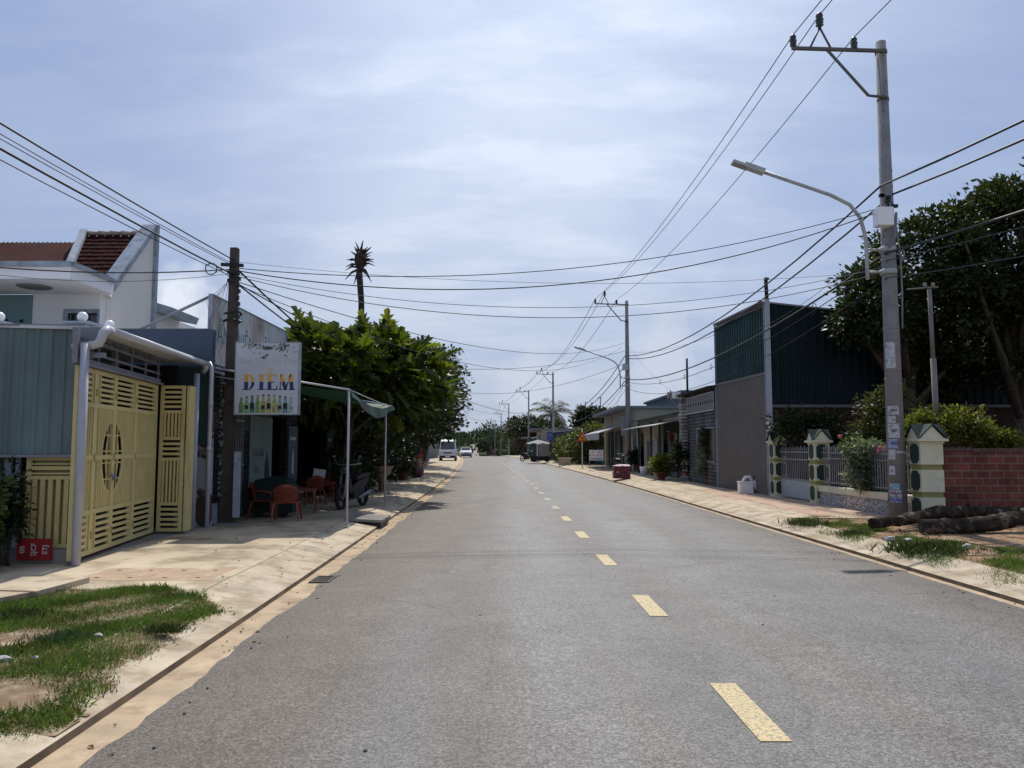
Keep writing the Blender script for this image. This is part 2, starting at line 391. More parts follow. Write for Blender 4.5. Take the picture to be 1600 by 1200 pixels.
# ================================================================== SETTING
def asphalt_mat():
    m = bpy.data.materials.new('asphalt'); m.use_nodes = True
    nt = m.node_tree; N = nt.nodes; L = nt.links; b = N['Principled BSDF']
    tc = N.new('ShaderNodeTexCoord'); V = tc.outputs['Object']
    vor = N.new('ShaderNodeTexVoronoi'); vor.inputs['Scale'].default_value = 60; L.new(V, vor.inputs['Vector'])
    g = N.new('ShaderNodeTexNoise'); g.inputs['Scale'].default_value = 80; g.inputs['Detail'].default_value = 5; L.new(V, g.inputs['Vector'])
    mp = N.new('ShaderNodeMapping'); mp.inputs['Scale'].default_value = (1.0, 0.10, 1); mp.inputs['Rotation'].default_value = (0, 0, 0.015); L.new(V, mp.inputs[0])
    big = N.new('ShaderNodeTexNoise'); big.inputs['Scale'].default_value = 1.0; big.inputs['Detail'].default_value = 5; L.new(mp.outputs[0], big.inputs['Vector'])
    med = N.new('ShaderNodeTexNoise'); med.inputs['Scale'].default_value = 1.3; med.inputs['Detail'].default_value = 9; med.inputs['Roughness'].default_value = .7
    L.new(V, med.inputs['Vector'])
    # aggregate speckle
    sp = N.new('ShaderNodeValToRGB'); e = sp.color_ramp.elements
    e[0].position = 0.32; e[0].color = (0.42, 0.42, 0.42, 1); e[1].position = 0.70; e[1].color = (1.55, 1.55, 1.55, 1)
    e2 = sp.color_ramp.elements.new(0.5); e2.color = (0.98, 0.98, 0.98, 1)
    L.new(g.outputs['Fac'], sp.inputs[0])
    vv = N.new('ShaderNodeSeparateColor'); L.new(vor.outputs['Color'], vv.inputs[0])
    cell = N.new('ShaderNodeMapRange'); cell.inputs[3].default_value = 0.66; cell.inputs[4].default_value = 1.34; L.new(vv.outputs[0], cell.inputs[0])
    # colour: warm brownish grey <-> cool grey in long worn bands
    mx = N.new('ShaderNodeMix'); mx.data_type = 'RGBA'; mr = N.new('ShaderNodeMapRange'); mr.inputs[1].default_value = .38; mr.inputs[2].default_value = .62
    L.new(big.outputs['Fac'], mr.inputs[0]); L.new(mr.outputs[0], mx.inputs['Factor'])
    mx.inputs['A'].default_value = (0.138, 0.130, 0.122, 1); mx.inputs['B'].default_value = (0.152, 0.153, 0.156, 1)
    mm = N.new('ShaderNodeMapRange'); mm.inputs[1].default_value = .3; mm.inputs[2].default_value = .7; mm.inputs[3].default_value = .78; mm.inputs[4].default_value = 1.17
    L.new(med.outputs['Fac'], mm.inputs[0])
    # scattered pale scuffs
    sc = N.new('ShaderNodeTexNoise'); sc.inputs['Scale'].default_value = 3.1; sc.inputs['Detail'].default_value = 2; L.new(V, sc.inputs['Vector'])
    scr = N.new('ShaderNodeMapRange'); scr.inputs[1].default_value = .745; scr.inputs[2].default_value = .76; scr.inputs[3].default_value = 1; scr.inputs[4].default_value = 1.45
    L.new(sc.outputs['Fac'], scr.inputs[0])
    # brown dust thick on the left lane's outer half, thin beside the right kerb; broken up by long noise
    sx = N.new('ShaderNodeSeparateXYZ'); L.new(V, sx.inputs[0])
    wob = N.new('ShaderNodeMath'); wob.operation = 'MULTIPLY_ADD'; wob.inputs[1].default_value = 3.0; L.new(big.outputs['Fac'], wob.inputs[0]); L.new(sx.outputs['X'], wob.inputs[2])
    dl = N.new('ShaderNodeMapRange'); dl.interpolation_type = 'SMOOTHSTEP'; dl.inputs[1].default_value = 1.9; dl.inputs[2].default_value = .1; dl.inputs[3].default_value = 0; dl.inputs[4].default_value = .85; L.new(wob.outputs[0], dl.inputs[0])
    dr = N.new('ShaderNodeMapRange'); dr.interpolation_type = 'SMOOTHSTEP'; dr.inputs[1].default_value = 5.0; dr.inputs[2].default_value = 6.4; dr.inputs[3].default_value = 0; dr.inputs[4].default_value = .6; L.new(wob.outputs[0], dr.inputs[0])
    ds = N.new('ShaderNodeMath'); ds.operation = 'MAXIMUM'; L.new(dl.outputs[0], ds.inputs[0]); L.new(dr.outputs[0], ds.inputs[1])
    dust = N.new('ShaderNodeMix'); dust.data_type = 'RGBA'; L.new(ds.outputs[0], dust.inputs['Factor']); L.new(mx.outputs['Result'], dust.inputs['A']); dust.inputs['B'].default_value = (.104, .086, .070, 1)
    # paler polished wheel tracks
    wt = N.new('ShaderNodeMath'); wt.operation = 'MULTIPLY_ADD'; wt.inputs[1].default_value = 3.4; wt.inputs[2].default_value = .4; L.new(sx.outputs['X'], wt.inputs[0])
    wsn = N.new('ShaderNodeMath'); wsn.operation = 'SINE'; L.new(wt.outputs[0], wsn.inputs[0])
    wm = N.new('ShaderNodeMapRange'); wm.inputs[1].default_value = -1; wm.inputs[2].default_value = 1; wm.inputs[3].default_value = .93; wm.inputs[4].default_value = 1.06; L.new(wsn.outputs[0], wm.inputs[0])
    # fine meandering cracks
    cv = N.new('ShaderNodeTexVoronoi'); cv.feature = 'DISTANCE_TO_EDGE'; cv.inputs['Scale'].default_value = .55
    cn_ = N.new('ShaderNodeTexNoise'); cn_.inputs['Scale'].default_value = 2.5; cn_.inputs['Detail'].default_value = 6; L.new(V, cn_.inputs['Vector'])
    cmx = N.new('ShaderNodeMix'); cmx.data_type = 'RGBA'; cmx.inputs['Factor'].default_value = .22; L.new(V, cmx.inputs['A']); L.new(cn_.outputs['Color'], cmx.inputs['B']); L.new(cmx.outputs['Result'], cv.inputs['Vector'])
    cr_ = N.new('ShaderNodeMapRange'); cr_.inputs[1].default_value = .0; cr_.inputs[2].default_value = .006; cr_.inputs[3].default_value = .72; cr_.inputs[4].default_value = 1; L.new(cv.outputs['Distance'], cr_.inputs[0])
    a = dust.outputs['Result']
    for o in (sp.outputs[0],):
        q = N.new('ShaderNodeVectorMath'); q.operation = 'MULTIPLY'; L.new(a, q.inputs[0]); L.new(o, q.inputs[1]); a = q.outputs[0]
    for o in (cell.outputs[0], mm.outputs[0], scr.outputs[0], wm.outputs[0], cr_.outputs[0]):
        q = N.new('ShaderNodeVectorMath'); q.operation = 'SCALE'; L.new(a, q.inputs[0]); L.new(o, q.inputs['Scale']); a = q.outputs[0]
    L.new(a, b.inputs['Base Color'])
    b.inputs['Roughness'].default_value = 0.62; b.inputs['Specular IOR Level'].default_value = 0.30
    bp = N.new('ShaderNodeBump'); bp.inputs['Strength'].default_value = .55; bp.inputs['Distance'].default_value = .006
    L.new(g.outputs['Fac'], bp.inputs['Height']); L.new(bp.outputs[0], b.inputs['Normal'])
    return m
M_asph = asphalt_mat()
def paint_mat(name, col, wear=0.58, under=(.16, .15, .145)):
    m = mat(name, col, rough=.7, var=.12, scale=30, col2=under, fac2=(wear - .04, wear + .12), scale2=45, bump=.4, bscale=90)
    return m
M_dash = paint_mat('yellow_road_paint', (0.54, 0.44, 0.25), .525)
M_dash2 = paint_mat('faded_road_paint', (0.40, 0.36, 0.27), .50)
M_conc = mat('pale_concrete', (0.47, 0.40, 0.295), rough=.9, var=.17, scale=.9, bump=.4, bscale=60, col2=(.31, .25, .175), fac2=(.46, .62), scale2=2.1, detail=9, spec=.15)
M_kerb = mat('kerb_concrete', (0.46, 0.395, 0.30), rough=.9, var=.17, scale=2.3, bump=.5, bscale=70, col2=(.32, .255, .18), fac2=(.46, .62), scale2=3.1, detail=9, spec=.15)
M_kerbf = mat('kerb_face_brown', (0.15, 0.112, 0.078), rough=.95, var=.45, scale=3.5, detail=9)  # darker and browner than the kerb top
M_gut = mat('gutter_dusty_concrete', (0.42, 0.33, 0.23), rough=.95, var=.18, scale=3, bump=.3, bscale=60, col2=(.30, .22, .15), fac2=(.5, .66), scale2=3.4, detail=9, spec=.1)
M_red = mat('reddish_pavement', (0.40, 0.27, 0.21), rough=.9, var=.18, scale=2, bump=.3, bscale=50, col2=(.42, .34, .25), fac2=(.45, .6), scale2=1.1, detail=8, spec=.15)
M_soil = mat('brown_soil', (0.24, 0.155, 0.10), rough=1, var=.25, scale=6, bump=.8, bscale=25, col2=(.36, .29, .21), fac2=(.5, .68), scale2=3.5, detail=9, spec=.05)
M_ground = mat('ground_soil', (0.16, 0.12, 0.08), rough=1, var=.25, scale=.6, col2=(.07, .10, .035), fac2=(.45, .6), scale2=.25, spec=.05)
M_joint = mat('dark_joint', (0.10, 0.075, 0.05), rough=1, var=.2)

def ys(y0, y1):
    out = []; y = y0
    while y < y1 - 1e-6:
        out.append(y); y += 0.5 if y < 30 else (1.5 if y < 140 else (8 if y < 400 else 25))
    out.append(y1); return out
rng = random.Random(5)
def strip(name, offs, y0, y1, m, rag=0.0, parent=None, kind='structure', dz=0.0):
    """sheet along the road; offs = list of (offset from centre line, height above road)"""
    mb = MB(); rows = ys(y0, y1)
    if rag: 
        r2 = []
        for i in range(len(rows) - 1):
            n = 6 if rows[i] < 30 else 1
            r2 += [rows[i] + (rows[i + 1] - rows[i]) * j / n for j in range(n)]
        rows = r2 + [rows[-1]]
    vs = []; k = len(offs); w = 0
    for y in rows:
        w = 0.8 * w + rng.uniform(-1, 1) * 0.5
        for j, (o, z) in enumerate(offs):
            oo = o + (rag * w if (j == 0 and rag) else 0)
            vs.append((xc(y) + oo, y, zp(y) + z + dz))
    fs = [(i * k + j, i * k + j + 1, (i + 1) * k + j + 1, (i + 1) * k + j) for i in range(len(rows) - 1) for j in range(k - 1)]
    mb.add(vs, fs, True)
    o = mb.build(name, m, parent)
    if parent is None: o['kind'] = kind
    return o
# terrain: one sheet to the horizon, following the road's long profile
def terrain():
    xs = sorted(set([-900, -700, -500, -380, -280, -200, -150, -110, -80, -60, -45, -35, -26, -20, -15, -12, -9.5, -8.4, -7.6, -5, -2, 0, 2, 5, 7.9, 8.6, 9.5, 11, 13, 16, 20, 26, 35, 45, 60, 80, 110, 150, 200, 280, 380, 500, 700, 900]))
    yy = ys(-40, 1200) + [1300, 1450, 1650, 1900, 2300, 3000]
    yy = [y for i, y in enumerate(yy) if y > 140 or i % 3 == 0]
    vs = []
    for y in yy:
        for x in xs:
            a = abs(x); z = zp(y) - 0.06
            z += 0.14 * min(1, max(0, (a - 8.4) / 1.1)) 
            far = max(0, min(1, (y - 150) / 500))
            z += far * min(1, max(0, (a - 14) / 120)) * (5 + 4 * math.sin(x * .011 + y * .004) + 3 * math.sin(y * .007 - x * .006))
            if y > 1100: z += (y - 1100) * .012 + 6 * math.sin(x * .004 + 1)
            vs.append((xc(min(y, 1200)) + x, y, z))
    k = len(xs); fs = [(i * k + j, i * k + j + 1, (i + 1) * k + j + 1, (i + 1) * k + j) for i in range(len(yy) - 1) for j in range(k - 1)]
    o = MB().add(vs, fs, True).build('ground', M_ground); o['kind'] = 'structure'
terrain()
gut_l = strip('gutter_left', [(-3.82, .000), (-3.30, .0)], -12, 190, M_gut)
gut_r = strip('gutter_right', [(3.50, .000), (3.82, .0)], -12, 190, M_gut)
road = strip('road', [(-3.53, .0045), (-2, .02), (0, .035), (2, .02), (3.68, .0045)], -12, 1150, M_asph, rag=0.035)
kl = strip('kerb_left', [(-4.42, SW + .004), (-3.87, .058), (-3.80, .046)], -12, 190, M_kerb)
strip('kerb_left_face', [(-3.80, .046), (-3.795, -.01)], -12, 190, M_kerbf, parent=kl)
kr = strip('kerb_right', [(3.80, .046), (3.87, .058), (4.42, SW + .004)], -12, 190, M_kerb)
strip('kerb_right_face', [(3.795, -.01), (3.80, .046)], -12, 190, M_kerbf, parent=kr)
strip('pavement_left', [(-8.6, SW), (-6.9, SW), (-4.42, SW)], 6.9, 190, M_conc)
strip('pavement_left_front', [(-4.9, SW - .004), (-4.42, SW)], -12, 6.9, M_conc)
strip('verge_left', [(-9.2, SW - .02), (-4.9, SW - .016)], -12, 6.9, M_soil)
strip('pavement_right', [(4.42, SW), (5.05, SW), (8.6, SW)], 26, 190, M_conc)
strip('pavement_right_edge', [(4.42, SW), (5.05, SW)], 15.6, 26, M_conc)
strip('pavement_right_red', [(5.05, SW), (6.3, SW), (8.9, SW)], 15.6, 26, M_red)
strip('verge_right', [(4.42, SW - .004), (5.2, SW - .02), (6.5, SW + .01), (12, SW)], -12, 15.6, M_soil)
# centre dashes: 1 m painted, 2 m gap
for k in range(-4, 36):
    y = 4.2 + 3 * k
    mb = MB(); w = .085
    rows = [y, y + .5, y + 1.0]
    vs = [(xc(q) + s * w, q, zp(q) + .0395) for q in rows for s in (-1, 1)]
    mb.add(vs, [(0, 1, 3, 2), (2, 3, 5, 4)])
    mb.build('lane_dash', M_dash if k < 5 else M_dash2, road)
# kerb joints every ~2 m and pavement joints
for side, nm in ((-1, kl), (1, kr)):
    mb = MB(); y = 1.2
    while y < 60:
        x0, x1 = (xc(y) + side * 3.87), (xc(y) + side * 4.42)
        mb.add([(x0, y - .010, .062), (x0, y + .010, .062), (x1, y + .010, SW + .008), (x1, y - .010, SW + .008)], [(0, 1, 2, 3)])
        y += 2.35
    y0 = 6.9 if side < 0 else 15.6
    vs = []; q = y0
    while q < 60:
        vs += [(xc(q) + side * 4.425, q, SW + .008), (xc(q) + side * 4.437, q, SW + .008)]; q += 1
    mb.add(vs, [(2 * i, 2 * i + 1, 2 * i + 3, 2 * i + 2) for i in range(len(vs) // 2 - 1)])
    mb.build('kerb_joint', M_joint, nm)
mb = MB()
for y in (8.05, 10.6, 13.5, 16.4, 19.3, 22.2, 25.1, 28, 31, 34, 37, 40, 44):
    mb.box(xc(y) - 6.9, xc(y) - 4.45, y - .007, y + .007, SW + .001, SW + .004)
for y in (17.4, 20.3, 23.2, 26.1, 29, 32, 35, 38, 42, 46):
    mb.box(xc(y) + 4.45, xc(y) + 5.9, y - .007, y + .007, SW + .001, SW + .004)
mb.box(-5.35, -2.95, 7.02, 7.04, SW + .001, SW + .0045)
mb.build('pavement_joint', M_joint, bpy.data.objects['pavement_left'])
# ================================================================== shared materials
M_green_sheet = mat('grey_green_sheet', (0.115, 0.17, 0.175), rough=.55, var=.14, scale=1.5, spec=.4, col2=(.085, .12, .12), fac2=(.5, .7), scale2=2.5, streak=True)
M_cream_steel = mat('cream_yellow_steel', (0.58, 0.49, 0.215), rough=.45, var=.08, scale=3, spec=.45, col2=(.30, .22, .10), fac2=(.60, .74), scale2=3.5, streak=True)
M_cream_dark = mat('cream_yellow_backing', (0.38, 0.32, 0.145), rough=.5, var=.06, scale=6)
M_white_steel = mat('whitish_steel', (0.36, 0.375, 0.43), rough=.45, var=.08, scale=5, spec=.5)
M_pvc = mat('grey_white_pipe', (0.44, 0.45, 0.48), rough=.4, var=.08, scale=4, spec=.5, col2=(.40, .38, .34), fac2=(.55, .75), scale2=3)
M_grille = mat('grey_grille_steel', (0.20, 0.21, 0.24), rough=.5, var=.1)
M_white_wall = mat('white_render_wall', (0.80, 0.81, 0.84), rough=.9, var=.05, scale=1.2, bump=.1, spec=.1)
M_warm_wall = mat('warm_lit_white_wall', (0.74, 0.72, 0.66), rough=.9, var=.05, scale=1.2, bump=.1, spec=.1)  # white wall again, its warmer light mixed into the colour
M_teal_wall = mat('pale_teal_wall', (0.17, 0.27, 0.29), rough=.85, var=.08, scale=1.4, spec=.15)
M_trim = mat('blue_grey_trim', (0.30, 0.34, 0.40), rough=.8, var=.18, scale=3, col2=(.17, .20, .25), fac2=(.5, .7), scale2=5, spec=.2)
M_navy_wall = mat('slate_blue_wall', (0.065, 0.085, 0.125), rough=.85, var=.15, scale=1.5, spec=.15)
M_darkgreen_wall = mat('dark_green_wall', (0.045, 0.085, 0.078), rough=.8, var=.15, scale=2, spec=.2)
M_peel = mat('peeling_white_wall', (0.40, 0.41, 0.43), rough=.95, var=.1, scale=3, col2=(.09, .065, .05), fac2=(.49, .53), scale2=1.7, spec=.1, detail=8)
M_black = mat('black_steel', (0.018, 0.018, 0.022), rough=.5, var=.1)
M_rubber = mat('black_rubber', (0.02, 0.02, 0.02), rough=.8, var=.1)
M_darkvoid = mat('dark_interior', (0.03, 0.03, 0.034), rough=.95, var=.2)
M_tile_red = brick_mat('dark_red_roof_tile', (.13, .035, .026), (.085, .026, .022), (.03, .014, .012), bw=.16, bh=.12, msize=.012, rough=.75)
M_rust_roof = mat('rusty_red_roof_sheet', (0.060, 0.016, 0.014), rough=.85, var=.2, scale=2, col2=(.045, .028, .025), fac2=(.45, .65), scale2=1.3, streak=True, spec=.08)
M_glassd = mat('dark_glass', (0.03, 0.04, 0.05), rough=.08, var=.0, spec=.6)
M_globe = mat('white_opal_globe', (0.85, 0.86, 0.88), rough=.25, var=.02, spec=.5)
M_concpole = mat('weathered_concrete_pole', (0.075, 0.064, 0.057), rough=.95, var=.2, scale=5, bump=.5, bscale=30, col2=(.05, .046, .043), fac2=(.5, .7), scale2=3, streak=True, spec=.1)
M_conc_gray = mat('grey_concrete', (0.21, 0.20, 0.19), rough=.95, var=.2, scale=3, bump=.5, bscale=30, spec=.1)

# ================================================================== yellow folding gate
GA = Vector((-5.38, 9.45, 0)); GB = Vector((-5.85, 12.63, 0)); gd = (GB - GA).normalized()
GFR = Matrix(((gd.x, gd.y, 0, GA.x), (gd.y, -gd.x, 0, GA.y), (0, 0, 1, 0), (0, 0, 0, 1)))   # (along, towards road, up)
gate = thing('folding_gate', 'pale yellow folding steel gate with slats and a split oval medallion', 'gate', (GA.x, GA.y, SW))
gb, gt = .21, 2.60
def hslats(mb, x0, x1, z0, z1, n, y0=-.018, y1=.018):
    h = (z1 - z0) / (2 * n + 1)
    for i in range(n): mb.box(x0, x1, y0, y1, z0 + h * (2 * i + 1), z0 + h * (2 * i + 2))
def leaf(a, b, med=None, deco=None):
    mb = MB(GFR); t = .022; s = .055
    mb.box(a, a + s, -t, t, gb, gt); mb.box(b - s, b, -t, t, gb, gt)
    for z in (gb, .72, 1.42, 2.10, gt - .06): mb.box(a + s, b - s, -t + .002, t - .002, z, z + .06)
    ia, ib = a + s, b - s
    if deco:                                      # narrow ornamental strip beside the stile
        w = .085
        da, db = (ia, ia + w) if deco < 0 else (ib - w, ib)
        xs = da if deco > 0 else db
        mb.box(xs - .012, xs + .012, -t, t, gb + .06, gt - .06)
        z = .84
        while z < 2.05:
            c = (da + db) / 2
            for q in (-1, 1):
                mb.cbox(c + q * .016, 0, z, .012, .02, .085, ry=q * .55)
                mb.cbox(c - q * .016, 0, z + .06, .012, .02, .085, ry=q * .55)
            z += .13
        for q in (.25, .5, .75): 
            mb.box(da + (db - da) * q - .005, da + (db - da) * q + .005, -.01, .01, gb + .06, .72)
            mb.box(da + (db - da) * q - .005, da + (db - da) * q + .005, -.01, .01, 2.16, gt - .06)
        if deco < 0: ia = db + .01
        else: ib = da - .01
    hslats(mb, ia, ib, .27, .72, 5); hslats(mb, ia, ib, 2.16, gt - .06, 5)
    n = max(4, int((ib - ia) / .05)); w = (ib - ia) / n
    for i in range(n):
        x = ia + w * (i + .5)
        for (z0, z1) in ((.78, 1.42), (1.48, 2.10)):
            if med is not None:                   # leave the oval open
                dx = (x - med) / .35
                if abs(dx) < 1:
                    hz = .48 * math.sqrt(1 - dx * dx)
                    if z0 < 1.0: z1 = min(z1, 1.45 - hz)
                    else: z0 = max(z0, 1.45 + hz)
            if z1 > z0 + .02: mb.box(x - w * .28, x + w * .28, -.012, .012, z0, z1)
    lf = mb.build('gate_leaf', M_cream_steel, gate)
    bk = MB(GFR)                                   # sheet behind the fine slats
    for i in range(n * 2):
        x0 = ia + (ib - ia) * i / (2 * n); x1 = ia + (ib - ia) * (i + 1) / (2 * n); x = (x0 + x1) / 2; lo, hi = 1.42, 1.48
        if med is not None and abs((x - med) / .35) < 1:
            hz = .48 * math.sqrt(1 - ((x - med) / .35) ** 2); lo, hi = 1.45 - hz, 1.45 + hz
        bk.box(x0, x1, -.016, -.013, .78, lo); bk.box(x0, x1, -.016, -.013, hi, 2.10)
    bk.build('backing_sheet', M_cream_dark, lf)
    if med is not None:
        mm = MB(GFR); sgn = 1 if med < (a + b) / 2 else -1
        pts = [(med + sgn * .35 * math.sin(t), 0, 1.45 + .48 * math.cos(t)) for t in [math.pi * i / 16 for i in range(17)]]
        mm.tube(pts, .018, 6); 
        pts2 = [(med + sgn * (.055 + .13 * math.sin(t)), 0.0, 1.45 + .30 * math.cos(t)) for t in [math.pi * i / 10 for i in range(11)]]
        mm.tube(pts2, .009, 5)
        for zz in (1.15, 1.37, 1.53, 1.75):
            hw = .35 * math.sqrt(1 - ((zz - 1.45) / .48) ** 2)
            mm.box(min(med, med + sgn * hw), max(med, med + sgn * hw), -.008, .008, zz - .009, zz + .009)
        for q in (.13,): mm.box(med + sgn * q - .007, med + sgn * q + .007, -.008, .008, 1.45 - .48 * math.sqrt(1 - (q / .35) ** 2), 1.45 + .48 * math.sqrt(1 - (q / .35) ** 2))
        mm.build('medallion', M_cream_steel, lf)
    return lf
lb = [0, .60, 1.30, 2.17, 3.20]
leaf(lb[0], lb[1], deco=1); leaf(lb[1], lb[2], med=lb[2] - .05, deco=-1); leaf(lb[2], lb[3], med=lb[2] + .05, deco=1); leaf(lb[3], lb[4], deco=1)
def wing(x0, x1, y, za, zt, name='gate_wing', parent=None, lowcap=True):
    mb = MB(); s = .05
    mb.box(x0, x0 + s, y - .02, y + .02, za, zt); mb.box(x1 - s, x1, y - .02, y + .02, za, zt)
    for z in (za, za + .42, 1.36, 1.70, 2.14, zt - .05):
        if z < zt: mb.box(x0 + s, x1 - s, y - .018, y + .018, z, z + .05)
    hslats(mb, x0 + s, x1 - s, za + .05, za + .42, 4, y - .015, y + .015); hslats(mb, x0 + s, x1 - s, 1.41, 1.70, 3, y - .015, y + .015)
    if zt > 2.2: hslats(mb, x0 + s, x1 - s, 2.19, zt - .05, 4, y - .015, y + .015)
    n = 5; w = (x1 - x0 - 2 * s) / n
    for i in range(n):
        x = x0 + s + w * (i + .5)
        mb.box(x - w * .27, x + w * .27, y - .014, y + .014, za + .47, 1.36); mb.box(x - w * .27, x + w * .27, y - .014, y + .014, 1.75, min(2.14, zt))
    return mb.build(name, M_cream_steel, parent)
wing(-5.82, -5.42, 12.72, .21, 2.60, parent=gate)
mb = MB(); mb.box(-5.40, -5.36, 12.74, 12.98, .21, 2.6); mb.build('gate_stile', M_cream_steel, gate)
mb = MB(GFR); mb.box(-.03, 3.25, -.04, .04, 2.62, 2.70); mb.box(-.03, 3.25, .045, .09, 2.605, 2.635); mb.build('top_rail', M_grille, gate)
mb = MB(GFR); mb.box(-.05, 3.3, -.02, .03, SW, SW + .025); mb.build('floor_track', M_kerbf, gate)
# fixed yellow panel left of the gate, facing the camera
fx = thing('yellow_side_panel', 'fixed pale yellow slatted steel panel left of the gate, under green sheeting', 'fence panel', (-5.8, 9.75, SW))
mb = MB()
for (a, b) in ((-6.12, -6.06), (-5.56, -5.50)): mb.box(a, b, 9.73, 9.77, .33, 2.62)
for z in (.33, 1.18, 1.30, 1.42, 2.2, 2.57): mb.box(-6.06, -5.56, 9.732, 9.768, z, z + .045)
for z in (1.245, 1.365): mb.box(-6.06, -5.56, 9.735, 9.765, z, z + .02)
for i in range(5):
    x = -6.06 + .1 * (i + .5)
    mb.box(x - .028, x + .028, 9.737, 9.763, .375, 1.18); mb.box(x - .028, x + .028, 9.737, 9.763, 1.465, 2.2); mb.box(x - .028, x + .028, 9.737, 9.763, 2.245, 2.57)
mb.build('slatted_panel', M_cream_steel, fx)
mb = MB(); mb.box(-6.06, -5.56, 9.80, 9.81, .35, 2.6); mb.build('backing_sheet', M_cream_dark, fx)
mb = MB(); mb.box(-6.3, -5.42, 9.60, 9.82, SW, .325); mb.build('concrete_footing', M_conc_gray, fx)
# red board with white vertical writing on the footing
M_redboard = mat('red_board', (0.26, 0.018, 0.022), rough=.5, var=.15, scale=8)
M_whiteprint = mat('white_print', (0.62, 0.60, 0.58), rough=.6, var=.15, scale=20)
rb = thing('red_board', 'small red board with white sideways lettering leaning below the yellow panel', 'sign', (-5.85, 9.56, .2))
mb = MB(); mb.cbox(-5.86, 9.56, .335, .42, .03, .26); mb.build('board', M_redboard, rb)
for i, s in enumerate(('0B', 'SJCF', 'ETJ')):
    text_obj('lettering', s, .085, M_whiteprint, face_cam(-6.0 + .14 * i, 9.541, .335) @ Matrix.Rotation(R(90), 4, 'Z'), rb)
# carport: roof, gutter, posts, transom grille
cp = thing('carport', 'flat grey carport roof with white rain gutter over the yellow gate', 'carport', (-7, 11.5, SW))
mb = MB(); mb.add([(-10.5, 9.75, 3.22), (-5.16, 9.6, 3.06), (-5.45, 13.75, 3.06), (-10.5, 13.75, 3.22), (-10.5, 9.75, 3.26), (-5.16, 9.6, 3.10), (-5.45, 13.75, 3.10), (-10.5, 13.75, 3.26)],
       [(3, 2, 1, 0), (4, 5, 6, 7), (0, 1, 5, 4), (1, 2, 6, 5), (2, 3, 7, 6), (3, 0, 4, 7)]); mb.build('roof', mat('bounce_roof_sheet', (.55, .56, .57), rough=.6, var=.1), cp)  # roof made pale to bounce sunlight onto the white house wall
mb = MB(); mb.tube([(-5.09, 9.62, 3.06), (-5.40, 13.6, 3.04)], .050, 12)
gut = mb.build('gutter', M_pvc, cp)
mb = MB(); mb.tube([(-5.085, 9.66, 3.06), (-5.08, 9.55, 3.055), (-5.09, 9.48, 3.0), (-5.095, 9.46, 2.93), (-5.13, 9.46, 2.87), (-5.2, 9.47, 2.85), (-5.46, 9.50, 2.83)], [.050, .058, .056, .055, .055, .052, .05], 12)
mb.build('elbow_pipe', M_pvc, gut)
mb = MB(); mb.tube([(-5.39, 13.4, 3.04), (-5.40, 13.48, 2.97), (-5.46, 13.5, 2.9)], .05, 8)
mb.build('elbow_pipe', M_pvc, gut)
for (x, y, r) in ((-5.27, 9.42, .052), (-5.50, 13.35, .05)):
    mb = MB(); mb.tube([(x, y, SW), (x, y, 2.86)], r, 14); mb.build('post', M_white_steel, cp)
mb = MB(GFR)
for z in (2.78, 2.93): mb.box(-.05, 3.3, -.015, .015, z, z + .028)
for i in range(6): mb.box(.02 + i * .64, .045 + i * .64, -.014, .014, 2.70, 3.05)
for i in range(5):                                 # stepped ornament in the upper row
    c = .36 + i * .64
    mb.box(c - .17, c + .17, -.01, .01, 2.965, 2.98); mb.box(c - .09, c + .09, -.01, .01, 3.01, 3.025)
    for q in (-.05, .05): mb.box(c + q - .007, c + q + .007, -.009, .009, 2.958, 3.05)
mb.box(-.08, -.02, -.03, .03, 2.62, 3.06); mb.build('transom_grille', M_grille, cp)
mb = MB(); mb.box(-5.52, -5.14, 9.56, 9.60, 2.84, 3.09); mb.box(-5.46, -5.08, 9.50, 9.555, 2.70, 2.76); mb.build('end_fascia', M_grille, cp)
# grey green corrugated sheet wall of the carport, facing the camera
sh = thing('green_sheet_wall', 'large grey green ribbed metal sheet above the fence at the left edge', 'metal wall', (-7, 9.7, 1.5))
mb = MB(); corr(mb, (-9.2, 9.66), (-5.44, 9.66), 1.50, 3.17, 3.10, pitch=.17, dep=.018); mb.build('ribbed_sheet', M_green_sheet, sh)
mb = MB(); mb.add([(-9.2, 9.63, 3.17), (-5.40, 9.63, 3.10), (-5.40, 9.71, 3.10), (-9.2, 9.71, 3.17), (-9.2, 9.63, 3.20), (-5.40, 9.63, 3.13), (-5.40, 9.71, 3.13), (-9.2, 9.71, 3.20)],
       [(3, 2, 1, 0), (4, 5, 6, 7), (0, 1, 5, 4), (1, 2, 6, 5), (2, 3, 7, 6), (3, 0, 4, 7)]); mb.box(-9.2, -5.43, 9.63, 9.70, 1.46, 1.495)
mb.build('edge_trim', M_grille, sh)
# grey board fence and old timber post under the sheet
bf = thing('grey_slat_fence', 'upright grey slats behind plants under the green sheet', 'fence', (-6.8, 9.8, .2))
mb = MB(); x = -9.0; q = 0
while x < -6.2:
    mb.box(x, x + (.09 if q % 3 else .05), 9.80, 9.83, .2, 1.49); x += .15; q += 1
mb.box(-9.0, -6.15, 9.835, 9.87, 1.2, 1.26); mb.box(-9.0, -6.15, 9.835, 9.87, .5, .56); mb.build('slats', M_trim, bf)
mb = MB(); mb.tube([(-6.62, 9.62, .1), (-6.60, 9.62, 1.45)], [.075, .07], 8); mb.build('post', M_concpole, bf)
